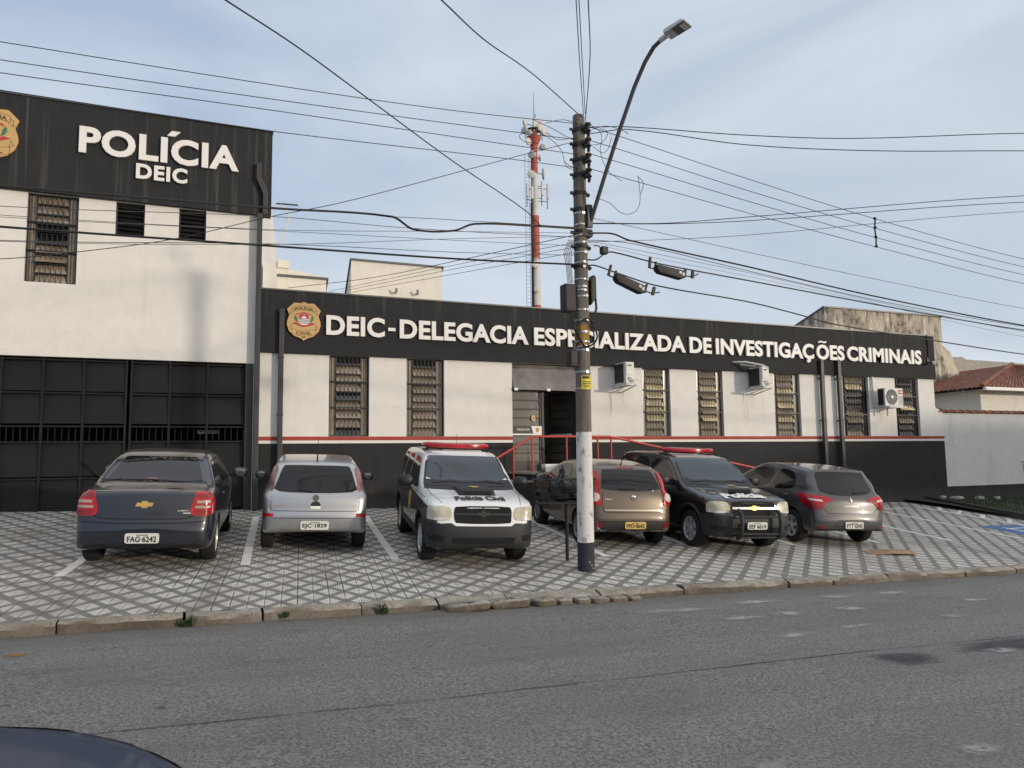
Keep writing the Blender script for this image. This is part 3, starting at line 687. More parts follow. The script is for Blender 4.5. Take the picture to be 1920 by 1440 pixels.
# ---- 4. bronze hatchback
W=1.67
c=Car('parked_car','bronze brown hatchback with tall red tail lamps, parked behind the utility pole',3.87,W,1.50,
 [(.18,.30),(.05,.33),(.0,.43),(.0,.58),(.05,.64),(.07,.78),(.12,.98),(.22,1.12),(.40,1.34),(.50,1.42),(.62,1.445),(1.1,1.49),(1.6,1.50),(2.0,1.47),(2.3,1.40),(2.75,1.17),(3.05,1.03),(3.5,.92),(3.74,.78),(3.84,.6),(3.84,.38),(3.7,.24),(.35,.27)],
 [(.0,.0),(.0,.44),(.05,.66),(.17,.775),(.5,.83),(1.5,.835),(2.7,.83),(3.4,.79),(3.72,.62),(3.86,0)],
 [(.06,.0),(.10,.46),(.2,.66),(.5,.765),(1.2,.80),(2.2,.81),(3.0,.79),(3.6,.62),(3.85,0)],
 [(.70,.22),(.79,.30),(.825,.5),(.835,.74),(.82,.90),(.79,1.00),(.60,1.45),(.5,1.6)],
 (.72,3.14,.30,.19,.045),M_['paint_bronze'],zb=.97,k=.075)
c.set_wheels((9,'',.016),M_['rim_dark'])
c.part('rear_window',M_['auto_glass'],[[(-.58,1.03),(0,1.005),(.58,1.03),(.56,1.12),(.49,1.345),(.45,1.375),(-.45,1.375),(-.49,1.345),(-.56,1.12)]],0,sm=1)
for sg in (1,-1):
    ph=sg*32; rv=1 if sg>0 else -1
    P=[(sg*.57,.12,.755),(sg*.66,.12,.75),(sg*.76,.22,.80),(sg*.80,.33,.90),(sg*.79,.40,.955),(sg*.74,.36,1.0),(sg*.70,.40,1.12),(sg*.655,.47,1.30),(sg*.62,.5,1.345),(sg*.575,.46,1.33),(sg*.56,.38,1.22),(sg*.585,.25,1.05),(sg*.60,.16,.90)]
    t=c.part('tail_light',M_['lens_red'],[P[::rv]],ph,off=.016,sm=1,grid=.05)
    mb=MB(); cx,cy,cz=sg*.70,.17,.90; cs,sn=math.cos(R(ph)),math.sin(R(ph)); u0=cx*cs+(cy-c.yc)*sn
    c.patch(mb,[(u0+.075*math.cos(a),cz-.005+.07*math.sin(a)) for a in np.linspace(0,2*math.pi,19)[:-1]],ph,off=.022,grid=.05); mb.build('reversing_lens',M_['lens_white'],t,smooth=40)
    mb=MB(); P=[(sg*.60,.02,.375),(sg*.70,.06,.385),(sg*.70,.06,.48),(sg*.61,.02,.475)]; c.patch(mb,P[::rv],ph*.6,off=.012,grid=.05); mb.build('reflector',M_['lens_dark_red'],c.root,smooth=40)
    c.mirror(sg*.97,2.55,1.05,M_['trim_black'],M_['mirror_silver'],(.11,.065,.08))
    c.part('side_window',M_['auto_glass'],[[(.66,1.10),(.66,1.16),(.86,1.34),(1.0,1.375),(1.34,1.39),(1.34,.99),(.9,1.0)]],sg*90,sm=1)
    c.part('side_window',M_['auto_glass'],[[(1.42,.985),(1.42,1.39),(1.95,1.385),(2.2,1.33),(2.68,1.07),(2.70,.99)]],sg*90,sm=1)
c.part('windscreen',M_['windscreen_glass'],[[(-.62,1.07),(.62,1.07),(.53,1.39),(-.53,1.39)]],180,sm=1)
rc=c.part('bumper_insert',M_['trim_grey'],[[(-.60,.345),(.60,.345),(.67,.39),(.68,.47),(.65,.505),(-.65,.505),(-.68,.47),(-.67,.39)]],0,off=.006,sm=1)
mb=MB(); c.strip(mb,[(-.68,.49),(-.67,.38),(-.58,.325),(.58,.325),(.67,.38),(.68,.49)],0,.022,.012); mb.build('bumper_trim',M_['chrome'],c.root)
mb=MB(); c.strip(mb,[(-.55,.685),(.55,.685)],0,.014,.012); mb.build('tailgate_trim',M_['chrome'],c.root)
mb=MB(); c.strip(mb,[(-.56,1.0),(-.585,.8),(-.56,.67),(-.5,.645),(.5,.645),(.56,.67),(.585,.8),(.56,1.0)],0,.010)
for ph in (90,-90): c.strip(mb,[(1.38,.3),(1.38,1.41)],ph); c.strip(mb,[(2.5,.3),(2.5,1.0)],ph); c.strip(mb,[(.66,1.1),(.9,.95),(.98,.64)],ph)
c.merge(mb,M_['gap_black'])
c.handles((1.24,2.2),.875,M_['paint_bronze'])
c.plate('FPD·0642',0,.02,.425,.40,.125,M_['plate_gold'],yofs=.02)
q,n=c.ray(0,.90,0); mb=MB(); Mx=Matrix.Translation(q+Vector((0,-.012,0)))@Matrix.Rotation(R(90),4,'X')
mb.lathe([(.0,.01),(.035,.01),(.05,.004),(.055,-.01)],20,Mx); mb.build('emblem',M_['chrome'],c.root,smooth=60)
mb=MB(); c.strip(mb,[(-.26,1.055),(.06,1.065)],0,.035,.02); mb.build('wiper',M_['trim_black'],c.root)
mb=MB(); c.patch(mb,[(-.17,1.395),(.17,1.395),(.165,1.425),(-.165,1.425)],0,off=.008); mb.build('brake_light',M_['lens_dark_red'],c.root)
c.text('model_badge','Palio',-.53,-.40,.86,.885,0,M_['chrome'],.006,.03)
mb=MB(); q,n=c.ray(.0,.70,'top'); mb.tube([q,q+Vector((0,-.03,.05)),q+Vector((.0,-.13,.24))],[.014,.010,.003],6); mb.build('aerial',M_['trim_black'],c.root)
c.place(7.10,12.9,R(7.0),.94)
# ---- 6. grey hatchback
W=1.733
c=Car('parked_car','dark grey hatchback with wide red tail lamps, last parked car before the garden wall',4.06,W,1.53,
 [(.20,.31),(.06,.33),(.0,.43),(.0,.56),(.05,.64),(.075,.80),(.10,.93),(.20,1.06),(.42,1.33),(.50,1.44),(.46,1.475),(.62,1.485),(1.2,1.525),(1.7,1.53),(2.1,1.51),(2.4,1.45),(2.9,1.20),(3.2,1.07),(3.65,.96),(3.92,.82),(4.02,.65),(4.04,.42),(3.9,.24),(3.7,.24),(.4,.28)],
 [(.0,.0),(.0,.46),(.05,.69),(.17,.805),(.5,.86),(1.5,.866),(2.8,.865),(3.6,.82),(3.9,.64),(4.05,0)],
 [(.06,.0),(.10,.48),(.2,.68),(.5,.79),(1.2,.825),(2.2,.835),(3.2,.82),(3.8,.62),(4.04,0)],
 [(.73,.23),(.82,.30),(.855,.5),(.866,.76),(.855,.93),(.825,1.03),(.62,1.48),(.52,1.62)],
 (.80,3.39,.325,.20,.05),M_['paint_grey'],zb=1.0,k=.065)
c.set_wheels((5,'twin'),M_['rim_grey'],steer=.1)
c.part('rear_window',M_['auto_glass'],[[(-.60,1.07),(-.4,1.005),(0,.99),(.4,1.005),(.60,1.07),(.585,1.16),(.545,1.40),(.50,1.43),(-.50,1.43),(-.545,1.40),(-.585,1.16)]],0,sm=1)
for sg in (1,-1):
    rv=1 if sg>0 else -1; ph=sg*30
    P=[(sg*.36,.09,.905),(sg*.50,.09,.955),(sg*.68,.13,.985),(sg*.80,.3,1.0),(sg*.845,.52,1.005),(sg*.86,.55,.97),(sg*.855,.48,.88),(sg*.84,.36,.77),(sg*.80,.2,.73),(sg*.66,.10,.72),(sg*.625,.09,.77),(sg*.55,.09,.865)]
    t=c.part('tail_light',M_['lens_red'],[P[::rv]],ph,off=.013,sm=1,grid=.05)
    mb=MB(); P=[(sg*.62,.1,.87),(sg*.80,.25,.895),(sg*.82,.3,.915),(sg*.80,.28,.925),(sg*.64,.11,.905)]; c.patch(mb,P[::rv],ph,off=.018,grid=.05); mb.build('reversing_lens',M_['lens_white'],t,smooth=40)
    mb=MB(); P=[(sg*.64,.1,.73),(sg*.80,.22,.745),(sg*.84,.36,.79),(sg*.82,.32,.84),(sg*.64,.1,.80)]; c.patch(mb,P[::rv],ph,off=.017,grid=.05); mb.build('lens_segment',M_['lens_dark_red'],t,smooth=40)
    mb=MB(); P=[(sg*.56,.05,.365),(sg*.76,.14,.375),(sg*.70,.1,.405),(sg*.58,.05,.40)]; c.patch(mb,P[::rv],ph*.6,off=.010,grid=.05); mb.build('reflector',M_['lens_dark_red'],c.root,smooth=40)
    c.mirror(sg*1.01,2.68,1.10,M_['paint_grey'],M_['mirror_silver'],(.12,.07,.085))
    c.part('side_window',M_['auto_glass'],[[(.80,1.10),(.80,1.2),(.93,1.36),(1.1,1.40),(1.50,1.425),(1.56,1.0),(.95,1.035)]],sg*90,sm=1)
    c.part('side_window',M_['auto_glass'],[[(1.68,1.0),(1.62,1.425),(2.1,1.42),(2.35,1.36),(2.82,1.10),(2.84,1.01)]],sg*90,sm=1)
c.part('windscreen',M_['windscreen_glass'],[[(-.65,1.1),(.65,1.1),(.56,1.42),(-.56,1.42)]],180,sm=1)
mb=MB(); c.strip(mb,[(-.60,1.05),(-.64,.9),(-.60,.75),(-.50,.655),(.50,.655),(.60,.75),(.64,.9),(.60,1.05)],0,.009)
for ph in (90,-90):
    c.strip(mb,[(1.60,.32),(1.58,1.43)],ph); c.strip(mb,[(.72,1.12),(.88,.95),(.98,.72),(1.14,.6)],ph); c.strip(mb,[(2.65,.34),(2.72,1.02)],ph)
c.merge(mb,M_['gap_black'])
c.part('plate_recess',M_['paint_grey'],[[(-.40,.35),(.40,.35),(.36,.50),(.30,.535),(-.30,.535),(-.36,.50)]],0,off=.003)
c.handles((1.0,2.1),.925,M_['paint_grey'],(.02,.095,.022))
c.plate('FTT 0243',0,.02,.44,.40,.13,yofs=.03)
mb=MB(); c.patch(mb,[(0,.965),(-.03,.915),(0,.865),(.03,.915)],0,off=.014); mb.build('emblem',M_['chrome'],c.root)
c.text('model_badge','SANDERO',-.16,.16,.785,.81,0,M_['chrome'],.006,.02)
mb=MB(); c.strip(mb,[(.10,1.045),(.44,1.075)],0,.032,.02); mb.build('wiper',M_['trim_black'],c.root)
c.part('lower_valance',M_['trim_black'],[[(-.72,.325),(.72,.325),(.74,.355),(-.74,.355)]],0,off=.008)
c.place(11.42,12.45,R(9.0),.93)
# ---- 7. dark car standing on the near side of the road: its bonnet fills the corner
W=1.735
c=Car('parked_car','dark blue car at the near kerb, only its bonnet corner in view',4.4,W,1.46,
 [(.06,.25),(.0,.48),(.03,.7),(.10,.98),(.30,1.05),(.60,1.08),(1.38,1.40),(2.0,1.46),(2.6,1.43),(3.25,1.13),(3.5,1.02),(4.0,.95),(4.24,.86),(4.37,.7),(4.4,.45),(4.3,.22),(4.1,.17),(.3,.17)],
 [(.0,.0),(.0,.45),(.04,.72),(.16,.82),(.5,.862),(1.5,.868),(2.9,.868),(3.7,.85),(4.15,.76),(4.34,.5),(4.4,0)],
 [(.05,.0),(.08,.5),(.2,.74),(.6,.80),(1.5,.84),(2.6,.85),(3.6,.84),(4.2,.7),(4.38,0)],
 [(.74,.15),(.83,.26),(.862,.5),(.868,.72),(.85,.90),(.825,.985),(.60,1.44),(.50,1.56)],
 (.93,3.5,.315,.20,.05),M_['paint_night'],zb=.98,k=.09)
c.set_wheels((10,'',.012),M_['rim_grey'])
c.part('windscreen',M_['windscreen_glass'],[[(-.66,1.06),(.66,1.06),(.55,1.38),(-.55,1.38)]],180,sm=1)
c.part('rear_window',M_['auto_glass'],[[(-.60,1.12),(.60,1.12),(.50,1.36),(-.50,1.36)]],0,sm=1)
mb=MB()
for sg in (1,-1): c.strip(mb,[(sg*.78,3.45),(sg*.76,3.9),(sg*.55,4.26)],'top',.008)
c.merge(mb,M_['gap_black'])
for sg in (1,-1):
    c.part('side_window',M_['auto_glass'],[[(1.0,1.02),(1.42,1.31),(2.5,1.34),(3.15,1.04)]],sg*90,sm=1)
    P=[(sg*.55,4.36,.62),(sg*.60,4.3,.76),(sg*.80,4.1,.78),(sg*.83,4.0,.66)]
    c.part('headlight',M_['lens_clear'],[P[::-1] if sg>0 else P],180-sg*30,off=.01,sm=1,grid=.05)
c.part_=None
mb=MB(); c.strip(mb,[(-.80,3.6),(-.765,3.95),(-.66,4.17),(-.40,4.29)],'top',.035,.004); mb.build('bonnet_highlight',M_['chrome'],c.root)  # bright strip standing in for the reflection along the bonnet edge
c.place(-1.97,1.55,R(90),1.0,0.,lambda x,y:roadz(x,y),(.0275,0,1),1.05)
# ---------------------------------------------------------------- ground
def mat_asphalt():
    m,n,l,p=newmat('asphalt'); b=NB(m); v=b.pos()
    f1=b.noise(v,150,2,.6); f2=b.noise(v,42,3,.6); big=b.noise(v,.5,6,.6); mid=b.noise(b.mapping(v,(.5,2,1)),1.6,5,.6)
    c=b.mix(b.ramp(f2,.40,.60),(.050,.050,.051),(.26,.255,.25))
    c=b.mix(b.ramp(f1,.50,.70),c,(.38,.37,.36)); c=b.mix(b.ramp(f1,.44,.32),c,(.022,.022,.023))
    c=b.mix(b.m('MULTIPLY',b.ramp(big,.34,.68),.40),c,(.20,.195,.188)); c=b.mix(b.m('MULTIPLY',b.ramp(mid,.50,.75),.40),c,(.065,.066,.07))
    y=b.xyz(v)[1]
    lane=b.ramp(b.m('ABSOLUTE',b.m('SUBTRACT',b.m('FRACT',b.m('DIVIDE',b.m('ADD',y,.3),1.75)),.5)),.05,.28); c=b.mix(b.m('MULTIPLY',b.m('MULTIPLY',lane,b.ramp(big,.3,.6)),.22),c,(.085,.085,.088))
    sp=b.noise(v,5.5,3,.6); c=b.mix(b.m('MULTIPLY',b.ramp(sp,.70,.76),.75),c,(.035,.035,.036))
    dirt=b.m('MULTIPLY',b.ramp(b.m('ADD',y,b.m('MULTIPLY',b.noise(v,1.3,5),.9)),8.35,9.0),.75)
    c=b.mix(dirt,c,(.12,.11,.095))
    l.new(c,p.inputs['Base Color']); p.inputs['Roughness'].default_value=.82
    l.new(b.bump(b.m('ADD',f2,b.m('MULTIPLY',f1,.6)),.9,.012),p.inputs['Normal'])
mat_asphalt()
def mat_mosaic():
    # pavement of square tiles whose corners make grey bands round pale lozenges
    m,n,l,p=newmat('mosaic_paving'); b=NB(m); v=b.pos()
    r=b.mapping(v,(1,1,1),(0,0,LOT)); x,y,z=b.xyz(r)
    wob=b.noise(v,1.4,3); x=b.m('ADD',x,b.m('MULTIPLY',b.m('SUBTRACT',wob,.5),.02))
    PX_,PY_=.35,.45
    def cell(o):
        u=b.m('SUBTRACT',b.m('FRACT',b.m('ADD',b.m('DIVIDE',x,PX_),o)),.5); w=b.m('SUBTRACT',b.m('FRACT',b.m('ADD',b.m('DIVIDE',y,PY_),o)),.5)
        return b.m('ADD',b.m('ABSOLUTE',u),b.m('ABSOLUTE',w))
    d=b.m('MINIMUM',cell(0.),cell(.5))
    rag=b.m('MULTIPLY',b.m('SUBTRACT',b.noise(v,28,3),.5),.10)
    white=b.ramp(b.m('ADD',d,rag),.358,.328)
    tx=b.m('ABSOLUTE',b.m('SUBTRACT',b.m('FRACT',b.m('DIVIDE',x,.175)),.5)); ty=b.m('ABSOLUTE',b.m('SUBTRACT',b.m('FRACT',b.m('DIVIDE',y,.225)),.5))
    jx=b.ramp(tx,.435,.475); jy=b.ramp(ty,.462,.488)
    n_=b.n.new('ShaderNodeTexWhiteNoise'); n_.noise_dimensions='1D'; b.l.new(b.m('FLOOR',b.m('ADD',b.m('DIVIDE',x,.175),.5)),n_.inputs['W'])
    jx=b.m('MULTIPLY',jx,b.ramp(n_.outputs[0],.1,.6,.6,1.)); jx=b.m('MULTIPLY',jx,b.ramp(b.noise(v,.9,3),.34,.54,.45,1.))
    t2=b.n.new('ShaderNodeTexWhiteNoise'); t2.noise_dimensions='2D'; cv=b.n.new('ShaderNodeCombineXYZ'); b.l.new(b.m('FLOOR',b.m('DIVIDE',x,.175)),cv.inputs[0]); b.l.new(b.m('FLOOR',b.m('DIVIDE',y,.225)),cv.inputs[1]); b.l.new(cv.outputs[0],t2.inputs[0])
    big=b.noise(v,.7,6,.62); mid=b.noise(v,4.5,5,.65); fine=b.noise(v,60,3)
    wc=b.mix(b.ramp(mid,.3,.72),(.74,.705,.65),(.58,.55,.50)); wc=b.mix(b.m('MULTIPLY',t2.outputs[0],.35),wc,(.34,.31,.27))
    gc=b.mix(b.ramp(mid,.3,.7),(.165,.16,.157),(.25,.24,.228))
    c=b.mix(white,gc,wc)
    rib=b.m('ABSOLUTE',b.m('SUBTRACT',b.m('FRACT',b.m('DIVIDE',x,.0292)),.5)); c=b.mix(b.m('MULTIPLY',b.ramp(rib,.34,.46),.36),c,(.07,.065,.06))
    c=b.mix(b.m('MULTIPLY',b.m('MAXIMUM',jx,b.m('MULTIPLY',jy,.25)),.9),c,(.018,.016,.014))
    st=b.noise(b.mapping(r,(1.6,.35,1)),1.,6,.65)
    c=b.mix(b.m('MULTIPLY',b.ramp(b.m('MULTIPLY',big,b.m('ADD',st,.5)),.46,.80),.55),c,(.17,.14,.105))
    oil=b.noise(b.mapping(v,(1,1,1),(0,0,0),(4.3,1.1,0)),1.1,5,.6); c=b.mix(b.m('MULTIPLY',b.ramp(oil,.60,.72),.5),c,(.06,.05,.042))
    # tyre rubbing and drips left where the cars stand
    trk=b.m('ABSOLUTE',b.m('SUBTRACT',b.m('FRACT',b.m('DIVIDE',b.m('ADD',x,.25),1.45)),.5)); tr=b.m('MULTIPLY',b.ramp(trk,.12,.03),b.ramp(b.noise(b.mapping(r,(1.2,.25,1)),1.,5,.65),.46,.68))
    c=b.mix(b.m('MULTIPLY',tr,.45),c,(.075,.068,.060))
    sp=b.noise(v,16,2); c=b.mix(b.m('MULTIPLY',b.ramp(sp,.71,.745),.7),c,(.05,.045,.04))
    l.new(c,p.inputs['Base Color']); p.inputs['Roughness'].default_value=.74
    h=b.m('SUBTRACT',b.m('MULTIPLY',fine,.3),b.m('MAXIMUM',jx,jy)); h=b.m('ADD',h,b.m('MULTIPLY',rib,.4))
    l.new(b.bump(h,.5,.010),p.inputs['Normal'])
mat_mosaic()
def mat_kerb():
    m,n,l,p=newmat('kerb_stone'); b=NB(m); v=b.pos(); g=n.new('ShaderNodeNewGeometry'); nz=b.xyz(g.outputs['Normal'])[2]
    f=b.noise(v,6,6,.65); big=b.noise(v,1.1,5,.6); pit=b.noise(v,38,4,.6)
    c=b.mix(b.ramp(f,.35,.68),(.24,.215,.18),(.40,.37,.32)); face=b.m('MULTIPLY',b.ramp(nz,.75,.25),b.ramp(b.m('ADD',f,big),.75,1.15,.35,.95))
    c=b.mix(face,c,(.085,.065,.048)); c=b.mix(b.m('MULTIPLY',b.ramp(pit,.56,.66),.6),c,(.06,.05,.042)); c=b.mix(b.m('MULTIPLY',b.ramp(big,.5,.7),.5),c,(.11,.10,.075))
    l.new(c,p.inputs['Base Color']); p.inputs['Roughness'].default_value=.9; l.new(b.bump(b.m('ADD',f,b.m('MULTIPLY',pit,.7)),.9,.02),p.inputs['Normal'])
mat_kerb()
plain('grass_green',(.018,.024,.009),.9,var=.5,scale=30,bump=.6,bscale=80); plain('soil',(.05,.042,.032),.95,var=.4,scale=9,bump=.8,bscale=30)
plain('grey_stone',(.33,.31,.28),.85,var=.35,scale=7,bump=.5,bscale=25)
def wornpaint(name,col,wear,soft=False):
    m,n,l,p=newmat(name); b=NB(m); v=b.pos()
    f=b.noise(v,7,6,.7); g=b.noise(v,45,3,.6)
    l.new(b.mix(b.ramp(b.noise(v,2,4),.3,.7),[q*.8 for q in col],col),p.inputs['Base Color']); p.inputs['Roughness'].default_value=.7
    a=b.m('MULTIPLY',b.ramp(f,wear-.04,wear+.08,1,0),b.ramp(g,wear+.02,wear+.16,1,.15))
    if soft:
        u,w,_z=b.xyz(b.coord('Generated')); u=b.m('SUBTRACT',u,.5); w=b.m('SUBTRACT',w,.5); e=b.m('SUBTRACT',.5,b.m('SQRT',b.m('MULTIPLY_ADD',u,u,b.m('MULTIPLY',w,w))))
        st=b.noise(b.mapping(v,(1.2,5,1)),1.,6,.65)
        a=b.m('MULTIPLY',a,b.ramp(b.m('ADD',e,b.m('MULTIPLY',b.m('SUBTRACT',st,.5),.75)),.06,.38))
    l.new(a,p.inputs['Alpha']); return m
wornpaint('line_paint',(.78,.78,.76),.68); wornpaint('road_paint',(.38,.38,.375),.55,True); wornpaint('blue_paint',(.045,.17,.36),.62); wornpaint('dark_patch',(.035,.035,.042),.62,True); wornpaint('ochre_stain',(.30,.15,.04),.55,True); wornpaint('pale_patch',(.36,.36,.35),.56,True)
def sheet(name,xs,ys,zf,mat,dz=0.):
    mb=MB(); nx,ny=len(xs),len(ys)
    mb.add([(x,y,zf(x,y)+dz) for y in ys for x in xs],[(j*nx+i,j*nx+i+1,(j+1)*nx+i+1,(j+1)*nx+i) for j in range(ny-1) for i in range(nx-1)])
    return struct(mb.build(name,mat,smooth=60))
def gz(x,y):
    x=max(-60,min(60,x)); return -.40-.0275*x
sheet('ground',[-600,-60,-30,0,30,60,600],[-600,-40,-8,YK,22,60,800],lambda x,y:gz(x,y)-(.0 if y<40 else 3.),MATS['soil'],-.25)
sheet('road',list(np.linspace(-45,60,60)),[-3.6,-2,0,2,4,6,8,YK+.01],lambda x,y:roadz(x,y)+.05*(1-((y-2.6)/6.2)**2),MATS['asphalt'])
sheet('pavement',list(np.linspace(-45,60,60)),[YK+.02,10,11,12,13,14,15,16,YF+.3],lotz,MATS['mosaic_paving'])
kb=MB(); x=-44.; random.seed(3)
from mathutils import noise as nz3
while x<58:
    L=random.uniform(.75,1.3); n=9; x1=x+L-random.uniform(.008,.03); pr=[]; dz=random.uniform(-.03,.012); dy=random.uniform(-.03,.02); tl=random.uniform(-.02,.02)
    low=1. if not 2.6<x+.5*L<4.6 else .55
    for i in range(n+1):
        t_=i/n; xx=x+(x1-x)*t_; e=.022*max(0,1-min(t_,1-t_)*8)**2
        j=lambda s_,a: a*nz3.noise(Vector((xx*5,s_*7.3,x)))+a*.6*nz3.noise(Vector((xx*17,s_*3.1,x)))
        t=lotz(xx,YK)+.006+dz+tl*(t_-.5) if low==1 else roadz(xx,YK)+.085+dz; tb=lotz(xx,YK)+.004+j(9,.012); bq=roadz(xx,YK)-.1
        pr+= [(xx,YK-.14+dy+j(1,.02)+e,bq),(xx,YK-.15+dy+j(2,.03)+e,t-.045+j(3,.016)),(xx,YK-.115+dy+j(4,.03)+e,t-e+j(5,.016)),(xx,YK-.04+j(6,.02),(t+tb)/2-e*.6+j(7,.014)),(xx,YK+.03,tb),(xx,YK+.03,bq)]
    kb.add(pr,[(0,1,2,3,4,5),tuple(n*6+q for q in (5,4,3,2,1,0))]+[(q*6+i,q*6+i+6,q*6+(i+1)%6+6,q*6+(i+1)%6) for q in range(n) for i in range(6)])
    x+=L
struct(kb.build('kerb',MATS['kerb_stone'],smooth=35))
def on(zf,pts,mat,name,dz=.006,sub=6,mb=None,mi=0):
    # a painted sheet following the slope: pts = quad corners
    own=mb is None; mb=mb or MB(); a,b,c,d=[Vector((*p,0)) for p in pts]; vs=[]
    for j in range(sub+1):
        for i in range(sub+1):
            q=(a.lerp(b,i/sub)).lerp(d.lerp(c,i/sub),j/sub); vs.append((q.x,q.y,zf(q.x,q.y)+dz))
    mb.add(vs,[(j*(sub+1)+i,j*(sub+1)+i+1,(j+1)*(sub+1)+i+1,(j+1)*(sub+1)+i) for j in range(sub) for i in range(sub)],mi)
    return struct(mb.build(name,mat)) if own else mb
mb=MB()
for (x0,y0),(x1,y1) in [((-1.38,10.75),(-.70,15.6)),((.76,11.02),(1.26,15.6)),((2.82,11.03),(3.34,15.5)),((4.74,10.88),(5.30,14.8)),((6.10,10.66),(6.55,14.6)),((8.06,10.95),(8.55,14.9)),((10.20,11.0),(10.80,14.9)),((12.2,10.95),(12.9,15.0)),((14.08,10.85),(14.75,15.2)),((16.12,10.82),(16.85,15.6)),((18.38,12.0),(18.95,15.6))]:
    d=Vector((x1-x0,y1-y0)).normalized(); w=Vector((d.y,-d.x))*.06
    on(lotz,[(x0-w.x,y0-w.y),(x0+w.x,y0+w.y),(x1+w.x,y1+w.y),(x1-w.x,y1-w.y)],None,'',mb=mb)
for (x0,y0),(x1,y1) in [((16.9,15.25),(18.2,15.35)),((18.95,14.9),(19.7,15.5)),((18.75,14.2),(19.55,14.75)),((18.55,13.4),(19.4,14.0)),((18.4,12.6),(19.25,13.2))]:
    d=Vector((x1-x0,y1-y0)).normalized(); w=Vector((d.y,-d.x))*.05
    on(lotz,[(x0-w.x,y0-w.y),(x0+w.x,y0+w.y),(x1+w.x,y1+w.y),(x1-w.x,y1-w.y)],None,'',mb=mb,sub=2)
struct(mb.build('parking_marking',MATS['line_paint']))
on(lotz,[(16.75,11.05),(18.25,11.05),(18.45,12.4),(16.95,12.4)],MATS['blue_paint'],'parking_bay_paint',.005)
mb=MB()
for q in ([(17.25,11.55),(17.95,11.50),(17.97,11.58),(17.27,11.63)],[(17.3,11.9),(18.1,11.95),(18.1,12.03),(17.3,11.98)],[(17.25,11.25),(17.33,11.25),(17.45,12.1),(17.37,12.1)]): on(lotz,q,None,'',.009,2,mb)
struct(mb.build('parking_symbol',MATS['line_paint']))
rz=lambda x,y:roadz(x,y)+.05*(1-((y-2.6)/6.2)**2)
mb=MB()
for q in ([(5.25,6.0),(5.75,5.92),(5.8,6.06),(5.35,6.15)],[(5.3,6.9),(5.95,6.85),(5.98,6.97),(5.3,7.05)],[(6.05,7.75),(6.9,7.65),(6.92,7.78),(6.05,7.9)],[(6.1,6.95),(6.4,6.8),(6.55,6.95),(6.2,7.12)],[(7.1,6.95),(7.5,6.85),(7.5,7.0),(7.1,7.12)],[(7.55,7.7),(8.1,7.62),(8.1,7.75),(7.6,7.85)],[(8.4,7.72),(9.2,7.62),(9.2,7.75),(8.4,7.86)],[(6.2,6.1),(6.8,6.1),(6.8,6.2),(6.2,6.2)],[(7.7,6.2),(8.3,6.1),(8.3,6.2),(7.7,6.3)],[(9.0,6.9),(9.6,6.85),(9.6,6.97),(9.0,7.0)],[(9.2,6.1),(9.9,6.05),(9.9,6.15),(9.2,6.2)],[(4.6,7.6),(5.9,7.45),(5.9,7.55),(4.6,7.72)],[(4.15,3.2),(4.35,3.15),(4.4,3.25),(4.2,3.3)],[(6.7,4.85),(7.0,4.8),(7.0,4.88),(6.72,4.92)]): on(rz,[(q[0][0]-.1,q[0][1]-.06),(q[1][0]+.1,q[1][1]-.06),(q[2][0]+.1,q[2][1]+.06),(q[3][0]-.1,q[3][1]+.06)],MATS['road_paint'],'road_marking',.005,3)
mb=MB()
for q in ([(5.3,4.75),(6.2,4.7),(6.2,5.15),(5.3,5.2)],[(6.3,4.75),(8.2,4.75),(8.2,5.25),(6.5,5.2)]): on(rz,q,MATS['dark_patch'],'road_patch',.005,4)
on(rz,[(1.9,3.0),(3.5,2.7),(3.5,3.45),(2.2,3.62)],MATS['pale_patch'],'road_patch',.005)
on(rz,[(-1.42,7.65),(-1.12,7.6),(-1.1,7.75),(-1.4,7.85)],MATS['ochre_stain'],'road_stain',.005)
mb=MB(); pts=[(-3,5.4),(-1.5,5.33),(-.34,5.31),(.6,5.27),(1.45,5.24),(2.5,5.26),(3.5,5.25),(4.6,5.27),(5.76,5.27),(7.5,5.21),(10,5.2)]
for (a,b_) in zip(pts[:-1],pts[1:]):
    for t in range(4):
        x0=a[0]+(b_[0]-a[0])*t/4; x1=a[0]+(b_[0]-a[0])*(t+1)/4; y0=a[1]+(b_[1]-a[1])*t/4+random.uniform(-.01,.01); y1=a[1]+(b_[1]-a[1])*(t+1)/4
        w=random.uniform(.002,.006); on(rz,[(x0,y0-w),(x1,y1-w),(x1,y1+w),(x0,y0+w)],None,'',.004,1,mb)
struct(mb.build('road_seam',MATS['gap_black']))
# broken stones in the gap of the kerb
random.seed(11); xs=2.75
frag=['long pale granite kerb fragment lying at the gutter','granite kerb fragment with a split end in the gutter','squat granite sett in the broken kerb','small rounded granite sett in the broken kerb','narrow granite sett with a dark face in the broken kerb','chipped granite sett in the broken kerb','flat granite sett in the broken kerb','last small granite sett before the whole kerb resumes']
for i,(L,h) in enumerate([(.52,.10),(.50,.11),(.28,.09),(.20,.085),(.18,.08),(.24,.08),(.22,.075),(.16,.07)]):
    mb=MB(); mb.ell((0,0,h/2),L/2,.09,h/2,e=.45,k=14,n=8)
    mb.v=[(x*(1+random.uniform(-.06,.06)),y*(1+random.uniform(-.1,.1)),z*(1+random.uniform(-.1,.1))) for x,y,z in mb.v]
    o=mb.build('kerb_fragment',MATS['kerb_stone'],smooth=50); o.location=(xs+L/2,YK-.24-random.uniform(0,.05),rz(xs,YK-.25)-.015); o.rotation_euler=(0,R(random.uniform(-3,4)),R(random.uniform(-7,7)))
    tag(o,frag[i],'stone','loose stones of the broken kerb'); xs+=L+random.uniform(.01,.05)
